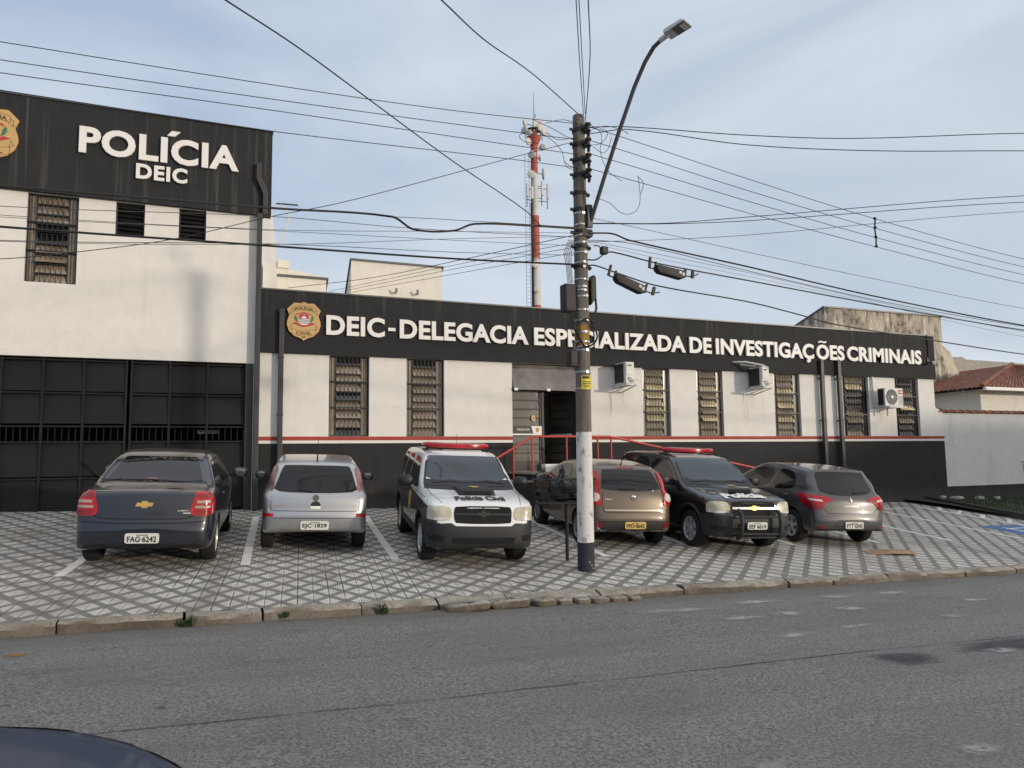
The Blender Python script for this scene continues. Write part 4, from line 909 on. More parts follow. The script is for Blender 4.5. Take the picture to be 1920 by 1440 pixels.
def weed(x,y,zf,label,s=1.):
    mb=MB(); random.seed(int(x*100))
    for i in range(26):
        a=random.uniform(0,6.28); l_=random.uniform(.05,.13)*s; w=.012*s; t=random.uniform(.3,1.2)
        p0=Vector((random.uniform(-.05,.05)*s,random.uniform(-.02,.02),0)); d=Vector((math.cos(a)*t,math.sin(a)*t*.5,1)).normalized()*l_; sd=Vector((-math.sin(a),math.cos(a),0))*w
        mb.add([p0-sd*.4,p0+sd*.4,p0+d*.6+sd,p0+d,p0+d*.6-sd],[(0,1,2,3,4)])
    o=mb.build('weed',MATS['weed_green']); o.location=(x,y,zf(x,y)); tag(o,label,'weed'); return o
plain('weed_green',(.030,.052,.014),.7,var=.4,scale=30)
weed(.05,YK-.17,lambda x,y:roadz(x,y),'low green weed tuft at the kerb foot before the sedan',1.1); weed(2.05,YK-.17,lambda x,y:roadz(x,y)+.01,'green weed tuft growing at a kerb joint before the silver hatchback',1.1); weed(1.0,YK-.16,lambda x,y:roadz(x,y)+.03,'tiny dry weed between two kerb stones'  ,.7)
# cardboard
mb=MB(); mb.add([(-.45,-.16,.0),(.0,-.18,.03),(.42,-.12,.012),(.45,.14,.02),(.02,.12,.05),(-.42,.16,.012)],[(0,1,4,5),(1,2,3,4)])
mb.add([(x,y,z-.008) for x,y,z in mb.v],[(0,5,4,1),(1,4,3,2)]); mb.add([(-.45,-.16,.0),(.0,-.18,.03),(.42,-.12,.012),(.45,.14,.02),(.02,.12,.05),(-.42,.16,.012),(-.45,-.16,-.008),(.0,-.18,.022),(.42,-.12,.004),(.45,.14,.012),(.02,.12,.042),(-.42,.16,.004)],[(i,(i+1)%6,(i+1)%6+6,i+6) for i in range(6)])
plain('cardboard',(.30,.20,.125),.85,var=.2,scale=5)
o=mb.build('cardboard_sheet',MATS['cardboard']); o.location=(11.4,9.98,lotz(11.4,9.98)+.015); o.rotation_euler=(R(4.3),R(1.5),R(-18)); tag(o,'flat brown cardboard sheet lying on the patterned pavement','cardboard')
plain('litter_red',(.55,.05,.07),.6); mb=MB(); mb.ell((0,0,.012),.07,.04,.014,k=9,n=5,e=.7); o=mb.build('litter_scrap',MATS['litter_red']); o.location=(4.92,YK-.3,rz(4.92,YK-.3)); tag(o,'small red scrap of litter in the gutter before the pole','litter')
# ---------------------------------------------------------------- the station
plaster('white_plaster',(.74,.72,.68),(.38,.34,.28),.40,.06,.35); plaster('cream_plaster',(.72,.685,.61),(.25,.21,.16),.35,.08,.3)
plaster('black_plaster',(.018,.018,.0195),(.05,.048,.046),.4,.22,.5); plaster('red_band',(.36,.060,.042),(.2,.06,.05),.3,.08,.2); plaster('white_band',(.76,.74,.70),(.4,.35,.3),.2,.05,.2)
plaster('garden_white',(.66,.66,.65),(.22,.22,.22),.55,.07,.3,.7)
def mat_weathered():
    m,n,l,p=newmat('weathered_wall'); b=NB(m); v=b.pos(); z=b.xyz(v)[2]
    a=b.noise(b.mapping(v,(1.1,1.1,.35)),1.,7,.7); s_=b.noise(b.mapping(v,(4,4,.5)),1.,6,.7); q=b.noise(v,3.2,6,.7,.8)
    c=b.mix(b.ramp(q,.35,.65),(.47,.41,.33),(.66,.60,.50))
    d=b.m('MAXIMUM',b.ramp(a,.47,.56),b.m('MULTIPLY',b.ramp(s_,.44,.58),b.ramp(b.m('ADD',z,b.m('MULTIPLY',a,3.)),7.6,9.2)))
    c=b.mix(b.m('MULTIPLY',d,b.ramp(q,.30,.62,.15,1.)),c,(.055,.048,.042)); l.new(c,p.inputs['Base Color']); p.inputs['Roughness'].default_value=.95
    l.new(b.bump(q,.5,.03),p.inputs['Normal'])
mat_weathered()
plaster('grey_render',(.30,.29,.28),(.10,.095,.09),.8,.2,.5); plaster('concrete_floor',(.34,.30,.24),(.15,.13,.1),.4,.1,.3)
def splash():
    m=MATS['black_plaster']; b=NB(m); n=m.node_tree.nodes; l=m.node_tree.links; p=n['Principled BSDF']; v=b.pos(); x,y,z=b.xyz(v)
    old=p.inputs['Base Color'].links[0].from_socket
    h=b.m('SUBTRACT',b.m('MULTIPLY_ADD',x,.025,z),.708); f=b.m('MULTIPLY',b.ramp(b.m('ADD',h,b.m('MULTIPLY',b.noise(b.mapping(v,(3,3,1.2)),1.,6,.65),.7)),.85,.25),.55)
    run=b.m('MULTIPLY',b.ramp(b.noise(b.mapping(v,(9,9,.25)),1.,5,.6),.56,.70),b.ramp(z,4.6,5.25,0,.5))
    c=b.mix(f,old,(.085,.075,.062)); c=b.mix(run,c,(.10,.095,.088)); l.new(c,p.inputs['Base Color'])
splash()
plain('dark_metal',(.028,.028,.030),.5,var=.2,scale=4,bump=.08,bscale=120); plain('gate_metal',(.008,.0083,.0086),.6,0.,.32,var=.22,scale=2.2,bump=.08,bscale=90); plain('frame_black',(.018,.018,.018),.5); plain('room_dark',(.02,.02,.021),.9); plain('room_grey',(.55,.55,.54),.9)
plain('rail_red',(.44,.045,.035),.38,var=.12,scale=8); plain('sign_white',(.80,.785,.75),.5,var=.03); plain('pipe_black',(.032,.033,.037),.5,var=.15,scale=3); plain('cap_metal',(.10,.105,.11),.45,.5)
def pane_mat(name,col,rough,emit=0):
    m,n,l,p=newmat(name); b=NB(m); v=b.pos()
    f=b.noise(v,2.6,4,.6); rib=b.noise(b.mapping(v,(70,1,1.5)),1,2)
    l.new(b.mix(b.ramp(f,.3,.7),[q*.55 for q in col],[q*1.25 for q in col]),p.inputs['Base Color']); p.inputs['Roughness'].default_value=rough; p.inputs['Specular IOR Level'].default_value=.65
    p.inputs['Coat Weight'].default_value=.6; p.inputs['Coat Roughness'].default_value=.06
    l.new(b.bump(rib,.12,.01),p.inputs['Normal']); return m
pane_mat('pane_brown',(.27,.22,.16),.22); pane_mat('pane_sunset',(.62,.52,.31),.28); pane_mat('pane_dark',(.022,.022,.023),.12); pane_mat('pane_smoke',(.060,.058,.052),.15); pane_mat('pane_canopy',(.17,.155,.145),.12)  # the palest pane colour has the yellowish sunset reflection painted in
random.seed(5)
def holes_wall(mb,x0,x1,z0,z1,holes,y,depth,mi=0):
    xs=sorted({x0,x1,*[h[0] for h in holes],*[h[1] for h in holes]}); zs=sorted({z0,z1,*[h[2] for h in holes],*[h[3] for h in holes]})
    for a,b_ in zip(xs[:-1],xs[1:]):
        for c_,d in zip(zs[:-1],zs[1:]):
            cx,cz=(a+b_)/2,(c_+d)/2
            if any(h[0]<cx<h[1] and h[2]<cz<h[3] for h in holes): continue
            mb.add([(a,y,c_),(b_,y,c_),(b_,y,d),(a,y,d)],[(0,1,2,3)],mi)
    for h in holes:
        a,b_,c_,d=h[:4]; v=[(a,y,c_),(b_,y,c_),(b_,y,d),(a,y,d)]; w=[(p[0],y+depth,p[2]) for p in v]
        mb.add(v+w,[(i,(i+1)%4,(i+1)%4+4,i+4) for i in range(4)],mi)
WIN=[(2.78,3.65,'b'),(4.49,5.37,'b'),(10.66,11.50,'c'),(12.34,13.18,'c'),(14.92,15.85,'c'),(17.45,18.46,'d'),(19.54,20.52,'d')]
WB,WT=2.168,3.915
st=thing('police_station','long single storey police station with black fascia, white walls and black base','building',(11,YF,.4))
def under(o): o.parent=st; o.matrix_parent_inverse=Matrix.Translation((-11,-YF,-.4)); return o
XL,XR=1.36,21.2
mb=MB(); holes=[(a,b_,WB,WT) for a,b_,k in WIN]+[(7.05,8.84,1.34,WT)]
holes_wall(mb,XL,XR,-.8,5.2,holes,YF,.16)
bk=lambda x,d:(x+LA.x*d/LA.y,YF+d)
# flanks, back and roof slab run along the slanted plot
D=15.
def flank(xa,z0,z1,d0=0): 
    p0=bk(xa,d0);p1=bk(xa,D); mb.add([(p0[0],p0[1],z0),(p1[0],p1[1],z0),(p1[0],p1[1],z1),(p0[0],p0[1],z1)],[(0,1,2,3)])
flank(XR,-1,5.2); flank(XL+.02,-1,5.2)
p=[bk(XL+.02,D),bk(XR,D)]; mb.add([(*p[0],-1),(*p[1],-1),(*p[1],5.2),(*p[0],5.2)],[(0,1,2,3)])
under(mb.build('wall',MATS['white_plaster']))
mb=MB(); a,b_,c_,d=bk(XL+.02,.1),bk(XR-.02,.1),bk(XR-.02,D-.1),bk(XL+.02,D-.1); mb.add([(*a,4.8),(*b_,4.8),(*c_,4.8),(*d,4.8)],[(0,1,2,3)]); under(mb.build('roof',MATS['grey_render']))
mb=MB(); mb.prism([(XL,YF-.07),(XR+.03,YF-.07),(XR+.05,YF+.2),(XL,YF+.2)],3.918,5.24,'z'); under(mb.build('fascia',MATS['black_plaster']))
mb=MB(); mb.prism([(XL,YF-.095),(XR+.06,YF-.095),(XR+.08,YF+.23),(XL,YF+.23)],5.243,5.275,'z'); under(mb.build('coping',MATS['cap_metal']))
def band(name,z0,z1,pr,mat,x1=21.52):
    mb=MB()
    for a,b_ in ((XL,7.048),(8.842,x1)): mb.box(a,b_,YF-pr,YF+.0,z0,z1)
    under(mb.build(name,mat))
band('red_stripe',2.083,2.166,.006,MATS['red_band']); band('white_stripe',2.022,2.081,.005,MATS['white_band']); band('base_wall',-.8,2.020,.012,MATS['black_plaster'],21.5)
mb=MB(); mb.box(21.203,21.5,YF+.002,YF+.18,-.8,3.0); mb.prism([(21.203,3.003),(21.5,3.003),(21.5,2.93+.003),(21.203,3.06)],YF+.002,YF+.18,'y'); under(mb.build('wing_wall',MATS['white_plaster']))
def grille_window(name,a,b_,z0,z1,kind,parent,label=None,rows=9,y=YF,pan=None):
    w=b_-a; ca,cb=a+w*.19,a+w*.80; yb=y+.10
    f=MB()
    for x in (a,b_-.03,ca-.02,cb-.01): f.box(x,x+.03,yb-.02,yb+.04,z0,z1)
    for z in (z0,z1-.03): f.box(a+.031,b_-.031,yb-.018,yb+.038,z,z+.03)
    h=(z1-z0)/rows
    for i in range(1,rows): f.box(ca+.011,cb-.011,yb-.045,yb+.02,z0+i*h-.011,z0+i*h+.011)
    for q in (.36,.68):
        for xa,xb in ((a+.031,ca-.021),(cb+.021,b_-.031)): f.box(xa,xb,yb-.015,yb+.02,z0+(z1-z0)*q-.012,z0+(z1-z0)*q+.012)
    fo=f.build('window',MATS['frame_black'],parent); fo.matrix_parent_inverse=parent.matrix_world.inverted() if False else Matrix.Identity(4)
    if label: fo['label']=label
    g=MB()
    for i in range(1,6): g.box(ca+(cb-ca)*i/6-.006,ca+(cb-ca)*i/6+.006,yb-.062,yb-.05,z0,z1)
    for xa,xb in ((a,ca),(cb,b_)): 
        for t in (.35,.7): g.box(xa+(xb-xa)*t-.006,xa+(xb-xa)*t+.006,yb-.062,yb-.05,z0,z1)
    for q in (.36,.68): g.box(a,b_,yb-.075,yb-.063,z0+(z1-z0)*q-.012,z0+(z1-z0)*q+.012)
    go=g.build('window_grille',MATS['frame_black'],fo)
    pm=[MATS['pane_brown'],MATS['pane_sunset'],MATS['pane_dark']]; p=MB()
    for i in range(rows):
        t=random.choice([.01,.02,.03,.045,.09]) if 1<i<rows-1 else .0
        zc0,zc1=z0+i*h+.012,z0+(i+1)*h-.012
        mi={'b':random.choice([0,0,0,0,2]),'c':random.choice([1,1,0,1]) if 1<i<rows-2 else 0,'d':random.choice([2,2,0,2,1] if i>2 else [2,2,2,0])}[kind]
        p.add([(ca,yb-.03-t,zc0),(cb,yb-.03-t,zc0),(cb,yb+.03,zc1),(ca,yb+.03,zc1)],[(0,1,2,3)],mi)
    for xa,xb in ((a,ca),(cb,b_)): p.add([(xa,yb+.01,z0),(xb,yb+.01,z0),(xb,yb+.01,z1),(xa,yb+.01,z1)],[(0,1,2,3)],2 if kind=='d' else 0)
    p.build('window_glass',pm,fo)
    bk_=MB(); bk_.add([(a,yb+.06,z0),(b_,yb+.06,z0),(b_,yb+.06,z1),(a,yb+.06,z1)],[(0,1,2,3)]); bk_.build('window_backing',MATS['room_dark'],fo)
    return fo
for i,(a,b_,k) in enumerate(WIN):
    under(grille_window('window',a,b_,WB,WT,k,st))
# doorway: room behind, glazed leaves, canopy panel
mb=MB(); x0,x1,z0,z1,y0,y1=7.05,8.84,1.34,3.915,YF+.16,YF+3.2
mb.add([(x0-.6,y0,z0),(x1+1.2,y0,z0),(x1+1.2,y1,z0),(x0-.6,y1,z0)],[(0,1,2,3)]); mb.add([(x0-.6,y1,z0),(x1+1.2,y1,z0),(x1+1.2,y1,z1),(x0-.6,y1,z1)],[(0,1,2,3)],1)
mb.add([(x0-.6,y0,z0),(x0-.6,y1,z0),(x0-.6,y1,z1),(x0-.6,y0,z1)],[(0,1,2,3)],1); mb.add([(x1+1.2,y0,z0),(x1+1.2,y1,z0),(x1+1.2,y1,z1),(x1+1.2,y0,z1)],[(0,1,2,3)],1); mb.add([(x0-.6,y0,z1),(x1+1.2,y0,z1),(x1+1.2,y1,z1),(x0-.6,y1,z1)],[(0,1,2,3)],1)
under(mb.build('entrance_room',[MATS['concrete_floor'],MATS['room_grey']]))
def leaf(x0,x1,z0,z1,M,rows,name):
    f=MB()
    for x in (x0,x1-.045): f.box(x,x+.045,-.02,.02,z0,z1,0,M)
    for i in range(rows+1):
        z=z0+(z1-z0-.03)*i/rows; f.box(x0+.046,x1-.046,-.018,.018,z,z+.03,0,M)
    o=under(f.build(name,MATS['frame_black']))
    p=MB()
    for i in range(rows):
        z=z0+(z1-z0-.03)*i/rows; p.add([M@Vector(q) for q in [(x0+.04,0.004,z+.02),(x1-.04,.004,z+.02),(x1-.04,.012,z+(z1-z0)/rows),(x0+.04,.012,z+(z1-z0)/rows)]],[(0,1,2,3)])
    p.build('glass',MATS['pane_smoke'],o); return o
Ml=Matrix.Translation((7.06,YF+.14,0)); dl=leaf(0,.80,1.345,3.26,Ml,9,'door')
mb=MB(); mb.box(7.07,7.845,YF+.095,YF+.115,2.235,2.33,0); mb.box(7.07,7.845,YF+.09,YF+.116,2.20,2.233,1); mb.prism([(7.63,2.236),(7.846,2.236),(7.846,2.415),(7.57,2.415)],YF+.088,YF+.0945,'y',1); mb.box(7.07,7.62,YF+.095,YF+.115,2.333,2.415,0)
sg=mb.build('door_sign',[MATS['frame_black'],MATS['sign_white']],dl); 
co,fs=textmesh('POLÍCIA CIVIL',.02,1.); t=MB(); solid_text(t,fit(co,7.20,7.54,2.31,2.365),fs,YF+.094,.003); t.build('lettering',MATS['sign_white'],sg)
for (bx,bz,bw,bh,yy) in ((7.64,2.60,.105,.15,YF+.12),(7.74,2.325,.085,.12,YF+.087)):
    t=MB(); t.prism([(bx+x,bz+z) for x,z in badge_outline(bw,bh)],yy-.012,yy,'y'); t.prism([(bx+x*.4,bz+z*.4) for x,z in badge_outline(bw,bh)],yy-.014,yy-.0125,'y',1); t.build('badge',[MATS['badge_gold'],MATS['rail_red']],sg)
Mr=Matrix.Translation((8.80,YF+.18,0))@Matrix.Rotation(R(118),4,'Z'); dr=leaf(0,.78,1.345,3.26,Mr,9,'door')
mb=MB(); mb.box(.06,.72,-.05,-.03,2.22,2.42,0,Mr); mb.box(.06,.72,.03,.05,2.22,2.42,0,Mr); mb.box(.06,.72,.051,.056,2.20,2.24,1,Mr); mb.build('door_sign',[MATS['frame_black'],MATS['room_grey']],dr)
mb=MB(); mb.box(7.86,7.92,YF+.10,YF+.16,1.34,3.26); mb.box(7.06,8.83,YF+.08,YF+.16,3.262,3.32); under(mb.build('door_frame',MATS['frame_black']))
mb=MB(); mb.add([(7.07,YF-.05,3.27),(8.82,YF-.05,3.27),(8.82,YF+.12,3.90),(7.07,YF+.12,3.90),(7.07,YF-.04,3.27),(8.82,YF-.04,3.27),(8.82,YF+.13,3.90),(7.07,YF+.13,3.90)],[(0,1,2,3),(7,6,5,4),(0,4,5,1),(1,5,6,2),(2,6,7,3),(3,7,4,0)]); tp=under(mb.build('transom_panel',MATS['pane_canopy']))
mb=MB()
for x in (7.08,7.93,8.72): mb.box(x,x+.09,YF-.075,YF-.052,3.25,3.31)
mb.build('clamp',MATS['sign_white'],tp)
for (x,ztop,zbot,wd) in ((1.765,4.84,.3,.10),(16.56,4.33,-.4,.115),(17.20,4.33,-.4,.115)):
    mb=MB(); zb=lotz(x,YF)-.1; mb.box(x-wd/2,x+wd/2,YF-.17,YF-.075,zb,ztop); 
    mb.box(x-wd/2-.012,x+wd/2+.012,YF-.18,YF-.072,ztop-.07,ztop-.04)
    for z in (1.2,2.6,3.8): mb.box(x-wd/2-.01,x+wd/2+.01,YF-.176,YF-.014,z,z+.03)
    under(mb.build('downpipe',MATS['pipe_black'],bevel=.008))
# name on the fascia
sgn=thing('facade_lettering','raised white letters naming the police department across the black fascia','sign lettering',(11,YF-.07,4.34))
_,_=0,0
cap,_f=textmesh('EHI',.03); capr=(cap[:,1].min(),cap[:,1].max())
for wd,a,b_ in (('DEIC',2.69,3.96),('-',4.04,4.20),('DELEGACIA',4.30,7.44),('ESPECIALIZADA',7.59,11.94),('DE',12.07,12.77),('INVESTIGAÇ',12.91,16.31),('OES',16.41,17.46),('~',16.50,16.79),('CRIMINAIS',17.57,20.59)):
    co,fs=textmesh(wd,.034,1.05); mb=MB()
    if wd in '-~': co=fit(co,a,b_,*((4.495,4.565) if wd=='-' else (4.81,4.885)))
    else: co=fit(co,a,b_,4.345,4.765,capr)
    solid_text(mb,co,fs,YF-.085,.045); o=mb.build('lettering',MATS['sign_white'],sgn); o.matrix_parent_inverse=Matrix.Translation((-11,-(YF-.07),-4.34))
    # distance pins behind the letters
def crest(name,label,cx,cz,w,h,y):
    t=thing(name,label,'emblem',(cx,y,cz)); P=badge_outline(w,h)
    mb=MB(); mb.prism(P,-.05,0,'y'); mb.build('shield',MATS['badge_gold'],t,bevel=.006)
    mb=MB()
    def ln(pts,wd=.0045,yy=-.0535,mi=0):
        for a,b_ in zip(pts[:-1],pts[1:]):
            a,b_=Vector(a),Vector(b_); d=(b_-a).normalized(); n=Vector((-d.y,d.x))*wd/2*w/.66
            q=[a-n,b_-n,b_+n,a+n]; mb.add([(p.x*w,yy,p.y*h) if False else (p.x,yy,p.y) for p in q],[(0,1,2,3)],mi)
    arc=lambda x0,x1,z,s,n=9:[(w*(x0+(x1-x0)*i/n),h*(z+s*(1-(2*i/n-1)**2))) for i in range(n+1)]
    ln(arc(-.34,.34,.36,.045)); ln(arc(-.34,.34,.245,.045)); ln([(-.34*w,.36*h),(-.34*w,.245*h)]); ln([(.34*w,.36*h),(.34*w,.245*h)])
    for s in (1,-1): ln([(s*.34*w,.31*h),(s*.41*w,.28*h),(s*.385*w,.235*h),(s*.42*w,.17*h),(s*.30*w,.225*h)]); ln([(s*.34*w,-.22*h),(s*.36*w,-.08*h),(s*.42*w,-.17*h),(s*.36*w,-.215*h)])
    ln(arc(-.35,.35,-.20,-.035)); ln(arc(-.35,.35,-.335,-.035)); ln([(-.35*w,-.20*h),(-.35*w,-.335*h)]); ln([(.35*w,-.20*h),(.35*w,-.335*h)])
    mb.build('ribbon',MATS['ink_brown'],t)
    for tx,x0,x1,z0,z1,bend in (('POLÍCIA',-.28,.28,.262,.335,.04),('CIVIL',-.23,.23,-.318,-.235,-.03),('SP',-.06,.06,-.425,-.385,0)):
        co,fs=textmesh(tx,.02,1.05); co=fit(co,x0*w,x1*w,z0*h,z1*h,capr); co[:,1]+=bend*h*(1-(co[:,0]/(.3*w))**2)
        m2=MB(); solid_text(m2,co,fs,-.0515,.004); m2.build('lettering',MATS['ink_brown'],t)
    m2=MB(); Z=lambda pts,yy,mi: m2.add([(x*w,yy,z*h) for x,z in pts],[tuple(range(len(pts)))],mi)
    sh=lambda x0,x1,z0,z1:[(x0,z0),(x1,z0),(x1,z1),(x0,z1)]
    Z([(-.20,.20),(.0,.235),(.20,.20),(.26,.15),(.15,.175),(-.15,.175),(-.26,.15)],-.052,1)
    Z([(-.145,-.05),(-.09,-.085),(.09,-.085),(.145,-.05),(.145,.185),(-.145,.185)],-.053,0)
    Z(sh(-.14,.14,.06,.18),-.0545,1); Z([(-.08,.075),(.08,.075),(.05,.12),(0,.145),(-.06,.11)],-.056,0)
    for i in range(3): Z(sh(-.14,.14,-.055+.04*i,-.037+.04*i),-.0545,2)
    for s in (1,-1): Z([(s*.17,-.03),(s*.24,-.0),(s*.29,.06),(s*.285,.12),(s*.255,.155),(s*.21,.10),(s*.19,.04)],-.0525,3); Z([(s*.36,-.055),(s*.22,-.025),(s*.12,-.075),(s*.0,-.10),(s*.0,-.145),(s*.16,-.115),(s*.25,-.085)],-.0562,1)
    m2.build('coat_of_arms',[MATS['sign_white'],MATS['crest_red'],MATS['ink_navy'],MATS['crest_green']],t)
    return t
plain('ink_brown',(.055,.030,.012),.6); plain('crest_red',(.44,.03,.035),.5); plain('ink_navy',(.03,.04,.09),.5); plain('crest_green',(.05,.17,.07),.5)
crest('wall_crest','gold police shield beside the first letters on the long fascia',2.22,4.60,.70,.84,YF-.075)
def mat_rust():
    m,n,l,p=newmat('rust_stain'); b=NB(m); v=b.pos(); u,_,w=b.xyz(b.coord('Generated'))
    st=b.noise(b.mapping(v,(26,1,1.1)),1.,5,.6); e=b.m('SUBTRACT',.5,b.m('ABSOLUTE',b.m('SUBTRACT',u,.5)))
    a=b.m('MULTIPLY',b.ramp(st,.50,.72),b.m('MULTIPLY',b.ramp(e,.0,.3),b.ramp(w,.0,.95,0,.8)))
    p.inputs['Base Color'].default_value=(.30,.17,.07,1); p.inputs['Roughness'].default_value=.9; l.new(a,p.inputs['Alpha'])
mat_rust()
for x0,x1,z0,z1 in ((9.62,9.82,2.55,3.30),(9.98,10.14,2.9,3.36),(13.80,14.02,2.35,3.33),(14.12,14.25,2.8,3.36),(18.7,19.1,2.5,2.95),(3.0,3.5,2.168,2.17)):
    if z1-z0<.1: continue
    mb=MB(); mb.add([(x0,YF-.004,z0),(x1,YF-.004,z0),(x1,YF-.004,z1),(x0,YF-.004,z1)],[(0,1,2,3)]); under(mb.build('rust_stain',MATS['rust_stain']))
# ---- left hand block, two storeys
lb=thing('two_storey_block','two storey police block with black fascia over white wall and a black metal gate','building',(-4,YF,.6))
def underl(o): o.parent=lb; o.matrix_parent_inverse=Matrix.Translation((4,-YF,-.6)); return o
mb=MB(); HL=[(-2.91,-2.05,5.09,6.82),(-1.41,-.89,6.15,6.82),(-.265,.25,6.15,6.82)]
holes_wall(mb,-13,1.345,3.68,8.6,HL,YF,.2)
mb.add([(-13,YF,3.68),(1.345,YF,3.68),(1.345,YF+.5,3.68),(-13,YF+.5,3.68)],[(0,1,2,3)])
p0=bk(1.345,0);p1=bk(1.345,17); mb.add([(*p0,3.0),(*p1,3.0),(*p1,8.6),(*p0,8.6)],[(0,1,2,3)])
mb.box(1.10,1.345,YF+.0,YF+.3,-.2,3.678); q=bk(-13,17); mb.add([(*q,0),(*p1,0),(*p1,8.6),(*q,8.6)],[(0,1,2,3)])
underl(mb.build('wall',MATS['white_plaster']))
mb=MB(); mb.add([(-13,YF+.05,8.4),(1.3,YF+.05,8.4),(p1[0],p1[1],8.4),(q[0],q[1],8.4)],[(0,1,2,3)]); underl(mb.build('roof',MATS['grey_render']))
mb=MB(); mb.box(-13,1.52,YF-.09,YF+.12,6.825,8.66); underl(mb.build('fascia',MATS['black_plaster']))
mb=MB(); mb.box(-13,1.54,YF-.115,YF+.15,8.663,8.69); underl(mb.build('coping',MATS['cap_metal']))
underl(grille_window('window',-2.91,-2.05,5.09,6.82,'b',lb))
def louvre(a,b_,z0,z1):
    f=MB(); yb=YF+.10
    for x in (a,b_-.03): f.box(x,x+.03,yb-.03,yb+.03,z0,z1)
    for z in (z0,z1-.03): f.box(a+.031,b_-.031,yb-.03,yb+.03,z,z+.03)
    o=f.build('window',MATS['frame_black'],lb); p=MB()
    for i in range(7):
        z=z0+.03+(z1-z0-.06)*i/7; h=(z1-z0-.06)/7; p.add([(a+.03,yb-.05,z),(b_-.03,yb-.05,z),(b_-.03,yb+.02,z+h*1.02),(a+.03,yb+.02,z+h*1.02)],[(0,1,2,3)])
    p.build('louvre_glass',MATS['pane_dark'],o); m=MB(); m.add([(a,yb+.05,z0),(b_,yb+.05,z0),(b_,yb+.05,z1),(a,yb+.05,z1)],[(0,1,2,3)]); m.build('window_backing',MATS['room_dark'],o); return underl(o)
louvre(*HL[1]); louvre(*HL[2])
for o in (o for o in list(lb.children)): pass
mb=MB(); mb.prism([(1.20,7.92),(1.30,7.92),(1.30,7.62),(1.44,7.30),(1.44,6.83),(1.34,6.83),(1.34,7.26),(1.20,7.58)],YF-.20,YF-.10,'y'); mb.box(1.24,1.34,YF-.20,YF-.10,lotz(1.3,YF)-.1,6.828); underl(mb.build('downpipe',MATS['pipe_black'],bevel=.008))
mb=MB(); mb.box(1.085,1.232,YF-.012,YF+.14,-.2,3.672); underl(mb.build('gate_jamb',MATS['pipe_black']))
# gate of folded sheet
mb=MB(); gy=YF+.12
def panel(a,b_,c_,d,fl=1):
    r=.045; A,B,C,Dd=(a,gy,c_),(b_,gy-r,c_),(b_,gy,d),(a,gy+r*.6,d)
    mb.add([(a+.02,gy,c_+.02),(b_-.02,gy-r,c_+.02),(b_-.02,gy,d-.02),(a+.02,gy+r,d-.02)],[(0,1,3),(1,2,3)])
cols=[-10.2,-9.3,-8.5,-7.7,-6.9,-6.1,-5.3,-4.6,-3.9,-3.2,-2.53,-1.85,-1.12]; colr=[-1.03,-.34,.36,1.07]
for cs in (cols,colr):
    for a,b_ in zip(cs[:-1],cs[1:]):
        for c_,d in ((3.02,3.66),(2.40,3.0),(1.40,2.07),(.72,1.38)): panel(a,b_,c_,d)
gl=mb.build('gate_panel',MATS['gate_metal'])
mb=MB()
for x in cols+colr: mb.box(x-.02,x+.02,gy-.055,gy+.06,.38-.025*x,3.672)
for z in (3.63,3.0,2.365,2.07,1.38,.70): mb.box(-10.2,-1.13,gy-.05,gy+.05,z-.015,z+.015); mb.box(-1.02,1.06,gy-.05,gy+.05,z-.015,z+.015)
mb.box(-10.2,1.1,gy+.01,gy+.04,.3,.71); mb.tube([(-1.83,gy-.10,1.70),(-1.74,gy-.11,1.68),(-1.42,gy-.11,1.32)],.016,6)
for a,b_ in zip(cols[:-1]+colr[:-1],cols[1:]+colr[1:]):
    for i in range(1,6): x=a+(b_-a)*i/6; mb.box(x-.007,x+.007,gy,gy+.014,2.09,2.35)
gt=mb.build('gate',MATS['gate_metal']); underl(gt); gl.parent=gt
mb=MB(); mb.add([(-13,gy+2.5,0),(1.1,gy+2.5,0),(1.1,gy+2.5,3.68),(-13,gy+2.5,3.68)],[(0,1,2,3)]); mb.add([(-13,gy+.06,3.675),(1.1,gy+.06,3.675),(1.1,gy+2.5,3.675),(-13,gy+2.5,3.675)],[(0,1,2,3)]); mb.box(1.09,1.10,gy+.06,gy+2.5,0,3.67); mb.box(.25,.95,gy+1.0,gy+1.02,2.2,2.27); underl(mb.build('garage_interior',MATS['room_dark']))
mb=MB(); mb.box(.20,.62,gy+.9,gy+.93,2.26,2.34); mb.box(.56,.62,gy+.86,gy+.899,2.27,2.33); underl(mb.build('ledge',MATS['sign_white']))
s2=thing('facade_lettering','large white word over a smaller line on the two storey fascia','sign lettering',(-.6,YF-.09,7.3))
co,fs=textmesh('POLICIA',.035,1.07); mb=MB(); solid_text(mb,fit(co,-2.08,.85,7.68,8.20,capr),fs,YF-.105,.05); mb.prism([(-.53,8.245),(-.39,8.245),(-.28,8.355),(-.44,8.355)],YF-.155,YF-.105,'y'); o=mb.build('lettering',MATS['sign_white'],s2); o.matrix_parent_inverse=Matrix.Translation((.6,-(YF-.09),-7.3))
co,fs=textmesh('DEIC',.036,1.1); mb=MB(); solid_text(mb,fit(co,-1.07,-.13,7.29,7.59,capr),fs,YF-.105,.05); o=mb.build('lettering',MATS['sign_white'],s2); o.matrix_parent_inverse=Matrix.Translation((.6,-(YF-.09),-7.3))
crest('wall_crest','gold police shield cut by the picture edge on the two storey fascia',-3.52,7.82,.88,1.06,YF-.095)
